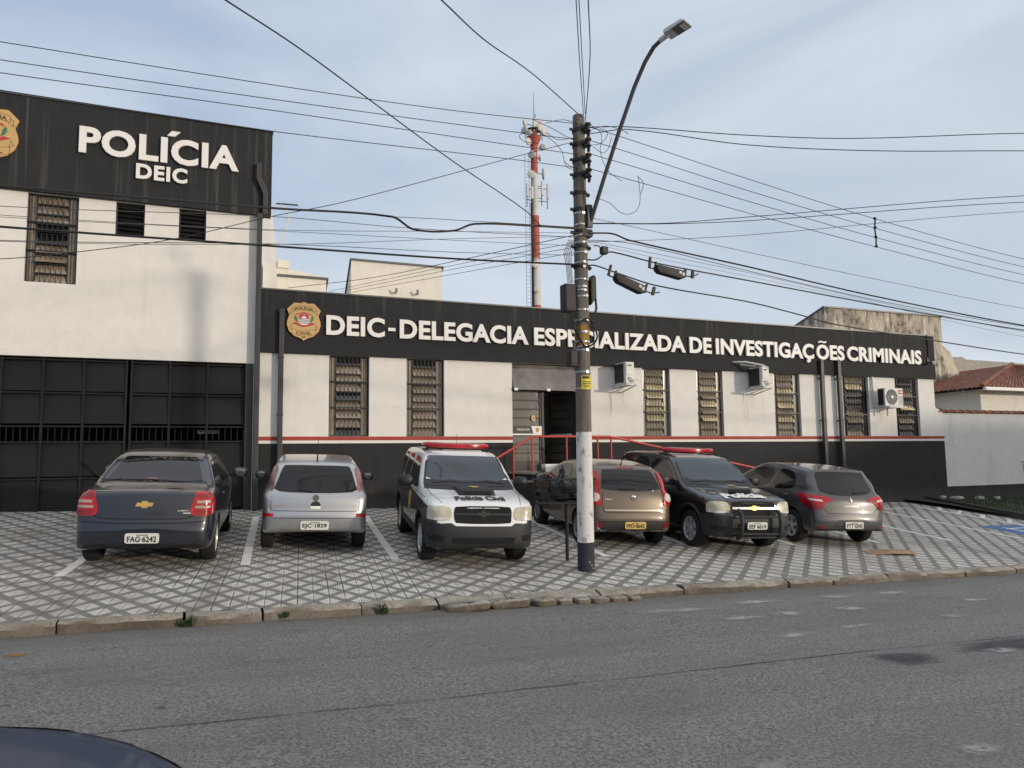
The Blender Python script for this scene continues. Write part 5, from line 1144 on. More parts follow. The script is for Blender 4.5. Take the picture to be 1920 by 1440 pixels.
# ---- entrance platform, steps, ramp and rail
g0=lotz(7,15.4); mb=MB()
mb.box(6.93,9.0,15.2,YF-.014,-.3,1.30); mb.box(6.50,6.928,15.2,YF-.014,-.3,1.13); mb.box(6.14,6.498,15.2,YF-.014,-.3,.95); mb.box(5.78,6.138,15.2,YF-.014,-.3,.76)
mb.prism([(9.0,1.30),(13.2,lotz(13.2,15.4)+.01),(13.2,-.5),(9.002,-.5)],15.2,YF-.014,'y'); pf=mb.build('entrance_ramp',MATS['black_plaster'])
mb=MB(); mb.box(6.90,9.0,15.18,YF-.013,1.302,1.345); mb.box(6.47,6.927,15.18,YF-.013,1.132,1.165); mb.box(6.11,6.497,15.18,YF-.013,.952,.985); mb.build('tread',MATS['concrete_floor'],pf); tag(pf,'black entrance platform with steps and a ramp before the station door','ramp')
hr=thing('handrail','red tubular handrail rising over the steps and falling along the ramp','handrail',(8,15.3,1.3)); sh=Matrix.Translation((-8,-15.3,-1.3))
mb=MB(); mb.tube([(5.35,15.3,1.24),(6.90,15.3,2.08),(7.0,15.3,2.125),(8.90,15.3,2.12),(9.02,15.3,2.10),(13.15,15.3,1.32)],.026,8); o=mb.build('rail',MATS['rail_red'],hr,smooth=50); o.matrix_parent_inverse=sh
for x,zb,zt in ((6.51,1.13,1.86),(6.96,1.34,2.11),(7.80,1.34,2.115),(8.59,1.34,2.115),(8.94,1.34,2.105),(11.0,.75,1.72),(13.0,.2,1.35),(5.5,.6,1.32)):
    mb=MB(); mb.tube([(x,15.3,zb),(x,15.3,zt)],.022,8); o=mb.build('post',MATS['rail_red'],hr,smooth=50); o.matrix_parent_inverse=sh
t=thing('appliance','white boxy appliance with a grey end, left on the entrance platform','appliance',(7.36,15.36,1.347))
mb=MB(); mb.box(-.12,.24,-.12,.12,0,.17); mb.build('casing',MATS['sign_white'],t,bevel=.015); mb=MB(); mb.box(-.22,-.122,-.12,.12,.01,.165); mb.build('end_grille',MATS['cap_metal'],t,bevel=.008); mb=MB(); mb.box(.13,.17,-.124,-.119,.0,.02); mb.build('foot',MATS['gap_black'],t)
t=thing('office_chair','dark swivel office chair standing just inside the station doorway','chair',(8.25,YF+1.25,1.345)); t.rotation_euler=(0,0,R(20))
mb=MB(); mb.ell((0,.22,.72),.21,.04,.24,e=.6); mb.build('backrest',MATS['trim_black'],t,smooth=50); mb=MB(); mb.ell((0,0,.45),.23,.22,.05,e=.6); mb.build('seat',MATS['trim_black'],t,smooth=50); mb=MB(); mb.tube([(0,0,.03),(0,0,.42)],.03,8); [mb.tube([(0,0,.08),(.26*math.cos(a),.26*math.sin(a),.03)],.02,6) for a in np.linspace(0,6.28,6)[:-1]]; mb.tube([(0,.1,.42),(0,.25,.5),(0,.25,.6)],.02,6); mb.build('base',MATS['trim_black'],t)
# ---- air conditioners
plain('ac_white',(.62,.62,.59),.5,var=.08,scale=4); plain('ac_fin',(.020,.020,.022),.6,var=.2,scale=3); plain('ac_grille',(.13,.13,.125),.6); plain('ac_blue',(.42,.46,.50),.5)
def aircon(x,z,turned,label):
    t=thing('air_conditioner',label,'air conditioner',(x,YF,z),'air conditioner units on the facade'); w,h,d=(.52 if turned else .74),.53,.26
    if turned: M=Matrix.Translation((0,-.12-w/2,0))@Matrix.Rotation(R(90),4,'Z')
    else: M=Matrix.Translation((0,-.22-d/2,0))
    # local: fan side faces -y, coil at +y, valve end at +x ; turned units show coil to the left and valves to the street
    mb=MB()
    if turned:
        y0,y1=-.07-w,-.07; mb.box(-d/2+.012,d/2,y0,y1,0,h); c_=mb.build('casing',MATS['ac_white'],t,bevel=.018)
        m=MB(); m.box(-d/2,-d/2+.010,y0+.09,y1-.02,.035,h-.03); m.build('coil',MATS['ac_fin'],t)
        m=MB(); m.box(-.10,.11,y0-.012,y0-.002,.21,h-.04); m.box(-.06,.05,y0-.016,y0-.0125,h-.10,h-.075,1); m.build('valve_cover',[MATS['ac_white'],MATS['gap_black']],t)
        m=MB(); m.tube([(-.02,y0-.01,.14),(-.02,y0-.06,.14),(.06,y0-.06,.08),(.20,y0-.02,.10),(.30,y0+.2,.12),(.28,-.02,.16)],.018,7); m.tube([(.02,y0-.01,.07),(.02,y0-.05,.07),(.10,y0-.05,.04)],.015,7); m.build('pipe',MATS['ac_white'],t,smooth=50)
        m=MB(); 
        for xx in (-.11,.11): m.box(xx-.02,xx+.02,-.70,-.0,-.05,-.015); m.add([(xx-.015,-.66,-.05),(xx+.015,-.66,-.05),(xx+.015,-.0,-.16),(xx-.015,-.0,-.16),(xx-.015,-.66,-.065),(xx+.015,-.66,-.065),(xx+.015,-.0,-.19),(xx-.015,-.0,-.19)],[(0,1,2,3),(7,6,5,4),(0,4,5,1),(1,5,6,2),(2,6,7,3),(3,7,4,0)])
        m.box(-.16,.18,-.69,-.665,-.055,-.012); m.box(-.13,.13,-.02,0,-.2,.0); m.build('bracket',MATS['ac_white'],t)
    else:
        y0,y1=-.22-d,-.22; mb.box(-w/2+.012,w/2,y0,y1,0,h); mb.build('casing',MATS['ac_white'],t,bevel=.018)
        m=MB(); m.box(-w/2,-w/2+.010,y0+.05,y1-.02,.035,h-.03); m.build('coil',MATS['ac_fin'],t)
        M=Matrix.Translation((-.09,y0-.002,h/2))@Matrix.Rotation(R(90),4,'X'); m=MB(); m.lathe([(.0,.016),(.05,.016),(.055,.004),(.20,.006),(.215,.012),(.225,0)],28,M); fg=m.build('fan_grille',MATS['ac_grille'],t,smooth=40)
        m=MB()
        for i in range(12): m.tube([M@Vector((.055*math.cos(a),.055*math.sin(a),.016)) for a in [i*math.pi/6]]+[M@Vector((.21*math.cos(i*math.pi/6+.5),.21*math.sin(i*math.pi/6+.5),.016))],.004,4)
        m.build('fan_spokes',MATS['ac_white'],fg); m=MB(); m.lathe([(0,.022),(.045,.020),(.05,.012)],16,M); m.build('fan_hub',MATS['sign_white'],fg)
        m=MB(); m.box(.19,.36,y0-.008,y0-.001,.36,.47,0); m.box(.21,.34,y0-.011,y0-.0085,.395,.43,1); m.build('maker_plate',[MATS['crest_red'],MATS['sign_white']],t)
        m=MB(); 
        for i in range(9): m.box(.17,.36,y0-.006,y0-.001,.05+.03*i,.058+.03*i)
        m.build('vent_slots',MATS['ac_grille'],t)
        m=MB()
        for xx in (-.27,.27): m.box(xx-.02,xx+.02,-.60,0,-.045,-.01); m.box(xx-.02,xx+.02,-.03,0,-.25,-.0)
        m.box(-.32,.36,-.585,-.56,-.05,-.008); m.build('bracket',MATS['ac_white'],t)
        m=MB(); m.tube([(-.34,-.05,.1),(-.34,-.05,.85),(-.34,-.02,.95),(-.36,.0,.97)],.03,8); m.tube([(-.34,-.05,.1),(-.30,-.15,.06),(-.2,-.24,.08)],.02,6); m.build('conduit',MATS['ac_white'],t,smooth=50)
    return t
aircon(9.93,3.44,True,'white air conditioner turned sideways, next right of the utility pole')
t=aircon(14.12,3.47,True,'white air conditioner turned sideways with an elbow pipe on top')
mb=MB(); mb.tube([(-.62,-.02,.70),(-.62,-.10,.68),(-.4,-.3,.67),(-.02,-.52,.57),(.10,-.6,.49)],.028,8); mb.ell((-.62,-.03,.68),.05,.04,.09); mb.tube([(-.42,-.12,.62),(-.2,-.3,.57),(-.1,-.35,.56)],.018,6); mb.build('elbow_pipe',MATS['ac_white'],t,smooth=50)
aircon(18.92,3.02,False,'white air conditioner facing the street with a round grey fan grille')
t=thing('security_camera','small white security camera under a black cable at the fascia end','camera',(20.94,YF-.07,4.42))
mb=MB(); mb.tube([(0,-.04,.0),(.0,-.10,-.02),(.02,-.14,-.02)],.02,6); mb.build('bracket',MATS['trim_black'],t); mb=MB(); mb.tube([(.08,-.10,.0),(-.06,-.26,-.04)],.045,10); mb.build('housing',MATS['sign_white'],t,smooth=40); mb=MB(); mb.box(-.06,.02,-.02,0,.02,.16); mb.tube([(0,-.01,.1),(.01,-.02,.5),(-.03,-.02,.86)],.022,6); mb.build('cable',MATS['trim_black'],t)
# ---- rear blocks seen over the roof
def block(name,label,x0,x1,y0,d,z0,z1,mat,drop=0.,capm='cap_metal',skew=LA):
    mb=MB(); f=[(x0,y0),(x1,y0),(x1+skew.x*d,y0+skew.y*d),(x0+skew.x*d,y0+skew.y*d)]; zt=[z1,z1,z1-drop,z1-drop]
    mb.add([(*p,z0) for p in f]+[(*p,z) for p,z in zip(f,zt)],[(0,3,2,1),(4,5,6,7)]+[(i,(i+1)%4,(i+1)%4+4,i+4) for i in range(4)])
    r=thing(name,label,'building',(x0,y0,z0)); sh=Matrix.Translation((-x0,-y0,-z0)); o=mb.build('wall',mat,r); o.matrix_parent_inverse=sh
    mb=MB(); e=.06; g=[(x0-e,y0-e),(x1+e,y0-e),(x1+skew.x*d+e,y0+skew.y*d+e),(x0+skew.x*d-e,y0+skew.y*d+e)]
    mb.add([(*p,z+.003) for p,z in zip(g,zt)]+[(*p,z+.07) for p,z in zip(g,zt)],[(0,3,2,1),(4,5,6,7)]+[(i,(i+1)%4,(i+1)%4+4,i+4) for i in range(4)]); o=mb.build('coping',MATS[capm],r); o.matrix_parent_inverse=sh
    return r,sh
r,sh=block('rear_block','pale rooftop block with two short spouts, behind the long fascia',5.26,8.66,27,6,2,8.80,MATS['cream_plaster'],1.2)
for x in (6.9,7.7):
    mb=MB(); mb.tube([(x,26.99,7.75),(x-.03,26.8,7.72),(x-.05,26.75,7.85)],.045,8); o=mb.build('spout',MATS['grey_render'],r,smooth=40); o.matrix_parent_inverse=sh
r,sh=block('rear_wall','stained pale wall with a sloping top in the gap beside the two storey block',2.30,3.90,24,5,2,7.30,MATS['cream_plaster'],.0)
mb=MB(); mb.prism([(2.30,7.373),(3.93,7.373),(2.30,7.62)],23.96,24.2,'y'); mb.box(2.42,2.75,23.9,24.3,7.56,7.80); o=mb.build('gable',MATS['cream_plaster'],r); o.matrix_parent_inverse=sh
block('weathered_block','tall weathered block with black streaked stains over the station right end',26.47,34.0,26,9,0,8.30,MATS['weathered_wall'],2.2)
mb=MB(); mb.prism([(34.0,0),(34.0,6.9),(34.5,6.6),(35.0,5.6),(35.4,5.0),(35.4,0)],26.0,32,'y'); o=mb.build('weathered_wall',MATS['weathered_wall']); tag(o,'crumbling stepped wall end running down beside the weathered block','wall')
mb=MB(); mb.prism([(50,0),(50,8.85),(54,8.9),(54.3,8.95),(54.8,8.75),(60,8.7),(72,8.4),(72,0)],40,40.6,'y'); o=mb.build('boundary_wall',MATS['weathered_grey'] if 'weathered_grey' in MATS else plaster('weathered_grey',(.36,.34,.30),(.09,.085,.075),.9,.2,.4)); tag(o,'distant grey weathered wall above the tiled roof','wall')
# side sliver of the left block: aerial bracket, white pipe, low wall
t=thing('wall_aerial','thin metal aerial arm with a white cable on the side of the two storey block','aerial',(2.05,YF+2.3,7.9))
mb=MB(); mb.tube([(-.2,0,0),(.32,0,.02)],.022,6); mb.build('arm',MATS['cap_metal'],t); mb=MB(); mb.tube([(-.1,0,-.02),(.02,0,-.12),(.10,0,-.28),(.09,0,-.42),(.0,0,-.70),(-.06,0,-.95),(-.12,0,-1.05)],.022,6); mb.build('cable',MATS['ac_white'],t,smooth=50)
mb=MB(); p0=bk(1.62,.3); p1=bk(1.62,1.4); mb.prism([(1.40,YF+.24),(1.66,YF+.24),(1.86,YF+1.8),(1.60,YF+1.8)],5.0,5.9,'z'); o=mb.build('parapet_stub',MATS['white_plaster']); tag(o,'short white parapet stub beside the downpipe at the roof edge','wall')
# ---- garden wall, planter, neighbour
gw=thing('garden_wall','white rendered garden wall with tiled coping and black plinth','wall',(26,YF+.1,.3)); sh=Matrix.Translation((-26,-YF-.1,-.3))
mb=MB(); mb.box(21.503,40,YF+.06,YF+.26,.62,2.90); o=mb.build('render',MATS['garden_white'],gw); o.matrix_parent_inverse=sh
mb=MB(); mb.box(21.503,40,YF+.04,YF+.27,-.8,.617); o=mb.build('plinth',MATS['black_plaster'],gw); o.matrix_parent_inverse=sh
plain('roof_tile',(.18,.062,.036),.8,var=.45,scale=3.,bump=.5,bscale=25)
mb=MB(); x=21.35
while x<40:
    M=Matrix.Translation((x,YF+.16,2.90+random.uniform(-.006,.006)))@Matrix.Rotation(R(90),4,'Y'); n=7
    vs=[]
    for xx,rr in ((0,.15),(.42,.125)):
        for a in np.linspace(-.1,math.pi+.1,n): vs.append((x+xx,YF+.16+rr*1.25*math.cos(a),2.91+rr*.55*math.sin(a)+(.012 if xx==0 else 0)))
    vs2=[(p[0],YF+.16+(p[1]-YF-.16)*.86,p[2]-.018) for p in vs]
    mb.add(vs+vs2,[(i,i+1,i+1+n,i+n) for i in range(n-1)]+[(i+2*n,i+3*n,i+1+3*n,i+1+2*n) for i in range(n-1)]+[(i,i+2*n,i+1+2*n,i+1) for i in range(n-1)]); x+=.36
o=mb.build('coping',MATS['roof_tile'],gw,smooth=50); o.matrix_parent_inverse=sh
pk=[(20.42,16.55),(19.52,13.0),(19.2,10.6)]
mb=MB()
for (a,b_) in zip(pk[:-1],pk[1:]):
    a,b_=Vector(a),Vector(b_); d=(b_-a).normalized(); n=Vector((-d.y,d.x))*.13
    if n.x<0: n=-n
    v=[(p.x,p.y,lotz(p.x,p.y)+h) for h in (-.2,.17) for p in (a,a+n,b_+n,b_)]
    mb.add(v,[(0,3,2,1),(4,5,6,7),(0,1,5,4),(1,2,6,5),(2,3,7,6),(3,0,4,7)])
o=mb.build('planter_kerb',MATS['black_plaster']); tag(o,'low black painted kerb edging the grass bed at the garden wall','kerb edging')
sheet('grass_bed',list(np.linspace(19.6,34,14)),[10.6,12,13,14,15,16,YF+.05],lambda x,y:lotz(x,y)+.10+.02*math.sin(3*x+2*y),MATS['grass_green'])
mb=MB(); random.seed(21)
for i in range(5200):
    y=random.uniform(10.7,16.5); xl=20.42-(16.55-y)*.2535+.2; x=xl+random.uniform(0,1)**1.4*8; a=random.uniform(0,6.28); h=random.uniform(.04,.11); z=lotz(x,y)+.10
    mb.add([(x-.012*math.cos(a),y-.012*math.sin(a),z),(x+.012*math.cos(a),y+.012*math.sin(a),z),(x+random.uniform(-.04,.04),y+random.uniform(-.04,.04),z+h)],[(0,1,2)])
o=mb.build('grass',MATS['weed_green']); o['kind']='stuff'; o['label']='thin dark grass in the planter bed'; o['category']='grass'
plab=['pale flat stone nearest the black wall in the planter','broad pale rubble lump in the planter near the wall corner','rounded pale stone midway along the garden wall','small pale stone chip on the planter grass','long pale stone farthest along the planter row']
for i,(x,y,a) in enumerate([(20.95,16.35,.12),(21.35,16.2,.22),(22.3,16.15,.15),(23.0,16.1,.10),(24.2,15.7,.20)]):
    mb=MB(); mb.ell((0,0,.03),a,a*.6,.06,e=.6,k=10,n=6); mb.v=[(p[0]*random.uniform(.85,1.15),p[1]*random.uniform(.85,1.15),p[2]*random.uniform(.7,1.2)) for p in mb.v]
    o=mb.build('rubble_stone',MATS['grey_stone'],smooth=30); o.location=(x,y,lotz(x,y)+.12); tag(o,plab[i],'stone','stones in the planter bed')
t=thing('sapling','bare thin sapling standing in the planter before the garden wall','plant',(23.6,15.6,lotz(23.6,15.6)+.1))
mb=MB(); mb.tube([(0,0,0),(.01,0,.5),(-.01,0,.95),(.0,0,1.25)],[.012,.010,.008,.004],6); mb.tube([(-.01,0,1.0),(-.07,0,1.12),(-.08,0,1.2)],.005,5); mb.tube([(0,0,1.1),(.04,.02,1.22)],.005,5); mb.build('stem',MATS['trim_grey'],t)
mb=MB()
for i in range(8): a=random.uniform(0,6.28); q=Vector((random.uniform(-.05,.05),0,random.uniform(1.05,1.27))); mb.add([q,q+Vector((.05*math.cos(a),.02,.02)),q+Vector((.04*math.cos(a),.03,.05))],[(0,1,2)])
mb.build('leaf_tuft',MATS['weed_green'],t)
# neighbour house with hipped tile roof
nh=thing('neighbour_house','cream neighbouring house with a hipped red tile roof and white gutter','house',(31,22,0)); sh=Matrix.Translation((-31,-22,0))
E0=Vector((29.6,21.0,0)); ax=Vector((1,0,0)); ay=LA.copy(); ze=4.25; zr=5.72
A=E0; B=E0+ax*12; Cc=B+ay*13; Dd=E0+ay*13; r1=E0+ax*6+ay*3; r2=E0+ax*6+ay*9; r1.z=r2.z=0
def rib_tiles(mb,e0,e1,t0,t1,z0,z1):
    n=max(2,int((e1-e0).length/.24)); m=max(2,int(((t0-e0).length)/.35)); vs=[]
    for j in range(m+1):
        for i in range(n*3+1):
            u=i/(n*3); w=j/m; p=(e0.lerp(e1,u)).lerp(t0.lerp(t1,u),w); z=z0+(z1-z0)*w+(.05*abs(math.sin(u*n*math.pi)))+(.03*(1-((w*m)%1)) )+random.uniform(-.012,.012)
            vs.append((p.x,p.y,z))
    W_=n*3+1; mb.add(vs,[(j*W_+i,j*W_+i+1,(j+1)*W_+i+1,(j+1)*W_+i) for j in range(m) for i in range(W_-1)])
mb=MB(); rib_tiles(mb,A,B,r1,E0+ax*7.4+ay*3,ze,zr); rib_tiles(mb,A,Dd,r1,r2,ze,zr); rib_tiles(mb,B,Cc,E0+ax*7.4+ay*3,E0+ax*7.4+ay*9,ze,zr); rib_tiles(mb,Dd,Cc,r2,E0+ax*7.4+ay*9,ze,zr)
o=mb.build('roof',MATS['roof_tile'],nh,smooth=35); o.matrix_parent_inverse=sh
mb=MB(); mb.tube([(A.x,A.y,ze+.1),(r1.x,r1.y,zr+.09)],.09,8); o=mb.build('hip_ridge',MATS['roof_tile'],nh,smooth=40); o.matrix_parent_inverse=sh
mb=MB(); i_=.55; q=[E0+ax*i_+ay*i_,B-ax*i_+ay*i_,Cc-ax*i_-ay*i_,Dd+ax*i_-ay*i_]; mb.prism([(p.x,p.y) for p in q],-1,ze-.06,'z'); o=mb.build('wall',MATS['cream_plaster'],nh); o.matrix_parent_inverse=sh
mb=MB(); q=[A,B,Cc,Dd]; mb.add([(p.x,p.y,ze-.05) for p in q],[(0,1,2,3)]); o=mb.build('eaves',MATS['sign_white'],nh); o.matrix_parent_inverse=sh
mb=MB(); mb.box(A.x+.05,B.x,A.y-.14,A.y-.0,ze-.09,ze+.04); o=mb.build('gutter',MATS['sign_white'],nh,bevel=.02); o.matrix_parent_inverse=sh
f0=E0+ax*(i_-.02)+ay*3.5; M=Matrix.Translation((f0.x,f0.y,0))@Matrix.Rotation(-LOT,4,'Z')
mb=MB(); mb.box(-.06,.0,0,2.2,3.0,3.45,0,M); w_=mb.build('window',MATS['pane_brown'],nh); w_.matrix_parent_inverse=sh
mb=MB(); mb.add([M@Vector(p) for p in [(-.85,-.2,3.62),(-.85,2.4,3.62),(0,2.4,3.88),(0,-.2,3.88),(-.85,-.2,3.55),(-.85,2.4,3.55),(0,2.4,3.80),(0,-.2,3.80)]],[(0,1,2,3),(7,6,5,4),(0,4,5,1),(1,5,6,2),(2,6,7,3),(3,7,4,0)]); w2=mb.build('awning',MATS['roof_tile'],nh); w2.matrix_parent_inverse=sh
# house across the road, behind the photographer: it shades the right end of the lot
oh=thing('opposite_house','low gabled house across the road whose shade reaches the right end of the lot','house',(39,-9,-1)); sh=Matrix.Translation((-39,9,1))
mb=MB(); mb.box(32,46,-15,-5.6,-2,3.0); o=mb.build('wall',MATS['cream_plaster'],oh); o.matrix_parent_inverse=sh
mb=MB(); mb.prism([(31.2,3.003),(46.8,3.003),(46.8,4.4),(44,6.6),(37.2,6.55),(35,5.55),(33,5.2),(31.2,3.5)],-15.5,-5.0,'y'); o=mb.build('roof',MATS['roof_tile'],oh); o.matrix_parent_inverse=sh
# ---------------------------------------------------------------- utility pole and what hangs from it
def mat_pole():
    m,n,l,p=newmat('pole_concrete'); b=NB(m); v=b.coord(); x,y,z=b.xyz(v)
    st=b.noise(b.mapping(v,(14,14,.8)),1.,6,.65); f=b.noise(v,9,5,.6); fine=b.noise(v,70,3)
    conc=b.mix(b.ramp(st,.35,.7),(.19,.165,.135),(.085,.075,.065)); conc=b.mix(b.m('MULTIPLY',b.ramp(f,.55,.75),.5),conc,(.26,.23,.19))
    white=b.mix(b.m('MULTIPLY',b.ramp(b.noise(b.mapping(v,(9,9,4)),1.,6,.7),.56,.62),.85),(.66,.65,.63),(.26,.22,.17)); white=b.mix(b.ramp(st,.4,.8,0,.25),white,(.40,.38,.35))
    yel=b.mix(b.ramp(st,.4,.65),(.36,.22,.03),(.12,.09,.05)); navy=b.mix(b.ramp(f,.4,.7),(.020,.022,.032),(.032,.034,.045))
    w=b.m('MULTIPLY',b.m('SUBTRACT',f,.5),.05); zz=b.m('ADD',z,w)
    c=b.mix(b.ramp(zz,1.985,1.995),white,conc); c=b.mix(b.m('MULTIPLY',b.ramp(zz,3.22,3.25),b.ramp(zz,3.56,3.52)),c,yel)
    c=b.mix(b.ramp(zz,.435,.43),c,navy); l.new(c,p.inputs['Base Color']); p.inputs['Roughness'].default_value=.85
    l.new(b.bump(b.m('ADD',fine,b.m('MULTIPLY',st,1.2)),.4,.012),p.inputs['Normal'])
mat_pole()
plain('galvanised',(.45,.45,.44),.32,.9,var=.2,scale=20); plain('insulator_brown',(.030,.022,.018),.35,var=.2,scale=10); plain('cable_black',(.014,.014,.015),.6); plain('cable_grey',(.06,.06,.065),.6); plain('box_black',(.011,.011,.012),.6,var=.2,scale=6)
plain('warning_yellow',(.62,.52,.03),.45,var=.06); plain('lamp_grey',(.55,.56,.57),.5,var=.08); plain('lamp_dark',(.10,.10,.105),.35); plain('arm_steel',(.055,.057,.062),.5,var=.15); plain('mast_red',(.40,.075,.045),.6,var=.15,scale=1.5); plain('mast_white',(.56,.55,.53),.6,var=.12,scale=1.5); plain('dish_white',(.55,.54,.52),.5,var=.08)
PX,PY=5.26,9.78; PZ=lotz(PX,PY)-.03
pole=thing('utility_pole','tall concrete utility pole, white and black at its foot, crowded with straps and boxes','utility pole',(PX,PY,PZ))
lean=lambda z:(.018*(z/6.7)*1.2)
mb=MB(); prof=[(0,.122),(.5,.119),(2,.112),(4,.102),(6.0,.092),(6.72,.088),(6.74,.08)]
mb.tube([(lean(z)*4.5*.35,0,z) for z,r in prof],[r for z,r in prof],28); mb.build('shaft',MATS['pole_concrete'],pole,smooth=50)
cx=lambda z:lean(z)*4.5*.35
rad=lambda z:float(np.interp(z,[p[0] for p in prof],[p[1] for p in prof]))
random.seed(9)
for z in (2.62,2.85,3.17,3.22,3.30,3.44,3.62,3.77,3.97,4.06,4.11,4.22,4.40,4.47,4.62,4.78,4.88,5.04,5.22):
    mb=MB(); r=rad(z)+.006; M=Matrix.Translation((cx(z),0,z))@Matrix.Rotation(R(random.uniform(-4,4)),4,'Y')@Matrix.Rotation(R(random.uniform(-4,4)),4,'X')
    mb.lathe([(r-.01,-.010),(r,-.010),(r,.010),(r-.01,.010)],24,M); a=random.uniform(-2.0,-1.0); mb.box(-.02,.02,-.012,.02,-.018,.018,0,M@Matrix.Translation(((r)*math.cos(a),r*math.sin(a),0))@Matrix.Rotation(a+R(90),4,'Z')); mb.build('strap',MATS['galvanised'],pole,smooth=30)
for z in (6.50,6.27,6.03,5.80):
    mb=MB(); r=rad(z); x=cx(z)
    mb.lathe([(r-.01,-.03),(r+.014,-.03),(r+.014,.03),(r-.01,.03)],20,Matrix.Translation((x,0,z)))
    for s in (1,-1): mb.tube([(x+s*(r-.01),-.02,z),(x+s*(r+.07),-.02,z)],.022,7)
    mb.tube([(x,-r,z),(x+.06,-r-.06,z+.02)],.03,7); o=mb.build('insulator_bracket',MATS['box_black'],pole,smooth=40)
    mb=MB(); M=Matrix.Translation((x+.075,-r-.06,z))
    mb.lathe([(.0,-.06),(.03,-.06),(.05,-.045),(.03,-.02),(.03,.02),(.052,.05),(.045,.075),(0,.08)],14,M); mb.tube([(x+.10,-r-.03,z-.04),(x+.15,-.02,z-.06)],.026,7); mb.build('insulator',MATS['insulator_brown'],o,smooth=50)
for z in (5.28,5.53,4.93,4.72,4.42):
    mb=MB(); r=rad(z); x=cx(z); mb.lathe([(r-.01,-.025),(r+.012,-.025),(r+.012,.025),(r-.01,.025)],20,Matrix.Translation((x,0,z))); mb.tube([(x-r,0,z),(x-r-.06,0,z)],.026,7); mb.tube([(x+r,-.02,z),(x+r+.05,-.02,z-.02)],.03,7); mb.build('clamp',MATS['box_black'],pole,smooth=40)
mb=MB(); mb.box(-.03+cx(4.9),.14+cx(4.9),-rad(4.9)-.02,.05,4.86,4.97); mb.ell((cx(4.9)+.10,-.06,4.92),.08,.07,.05); mb.build('cable_bundle',MATS['box_black'],pole,smooth=40)
mb=MB(); mb.box(-.27,-.09,-.05,.14,3.74,4.15); mb.build('equipment_box',MATS['box_black'],pole,bevel=.025)
mb=MB(); mb.prism([(.13,3.84),(.22,3.96),(.22,4.27),(.18,4.30),(.13,4.22)],-.10,.06,'y'); mb.build('equipment_box',MATS['box_black'],pole,bevel=.015)
mb=MB(); mb.box(-.22,-.115,-.10,.06,2.97,3.16); mb.box(-.20,-.12,-.115,-.10,3.16,3.26); mb.box(-.235,-.11,-.11,.05,2.935,2.968); mb.build('equipment_box',MATS['box_black'],pole,bevel=.008)
for k in range(5):
    mb=MB(); x0=-.135-.02*k; mb.tube([(x0+.02,-.05,4.80),(x0-.03-.01*k,-.06,4.60),(x0-.04,-.06,4.4),(x0-.01,-.05,4.15)],.005,5); mb.build('lead',MATS['cable_grey'],pole)
mb=MB(); mb.tube([(cx(3.5)+.155*math.cos(a),-.155+.03*math.sin(a*3)-.0*a,3.42+.20*math.sin(a)) for a in np.linspace(0,6.28,24)],.014,6); mb.tube([(.14,-.05,4.0),(.22,-.06,3.95),(.23,-.06,3.8),(.14,-.1,3.6),(.1,-.15,3.5)],.017,6); mb.tube([(-.2,-.06,3.72),(-.18,-.1,3.5),(-.1,-.15,3.3),(-.15,-.1,3.2)],.012,6)
for k in range(8): mb.tube([(-.2+.02*k*.5,-.08,3.70),(-.24+.025*k,-.09,3.55),(-.20+.012*k,-.09,3.40-.02*k)],.004,4)
mb.build('cable_coil',MATS['cable_black'],pole,smooth=40)
mb=MB(); n=10; A_=[(-2.25+1.55*i/n) for i in range(n+1)]; r=rad(2.75)+.02
vs=[(cx(2.7)+r*math.cos(a),r*math.sin(a),z) for z in (2.60,2.80) for a in A_]; vs2=[(cx(2.7)+(r-.006)*math.cos(a),(r-.006)*math.sin(a),z) for z in (2.60,2.80) for a in A_]
N=n+1; mb.add(vs+vs2,[(i,i+1,i+1+N,i+N) for i in range(n)]+[(i+2*N,i+3*N,i+1+3*N,i+1+2*N) for i in range(n)]+[(i,i+2*N,i+1+2*N,i+1) for i in range(n)]+[(i+N,i+N+1,i+3*N+1,i+3*N) for i in range(n)]); ws=mb.build('warning_sign',MATS['warning_yellow'],pole)
mb=MB(); r+=.003
for z0,z1,a0,a1 in ((2.755,2.79,-2.1,-1.25),(2.705,2.715,-2.1,-1.0),(2.68,2.69,-2.1,-1.1),(2.655,2.665,-2.1,-1.3),(2.63,2.64,-2.0,-1.2)):
    A2=[a0+(a1-a0)*i/6 for i in range(7)]; mb.add([(cx(2.7)+r*math.cos(a),r*math.sin(a),z) for z in (z0,z1) for a in A2],[(i,i+1,i+8,i+7) for i in range(6)])
mb.build('lettering',MATS['ink_black'],ws)
mb=MB(); 
for (x,z) in ((.02,.10),(.06,.05),(-.03,.14)): a=-1.5+x*6; mb.ell((rad(z)*math.cos(a),rad(z)*math.sin(a),z+.02),.012,.012,.014,k=8,n=5)
mb.build('bolt',MATS['galvanised'],pole,smooth=40)
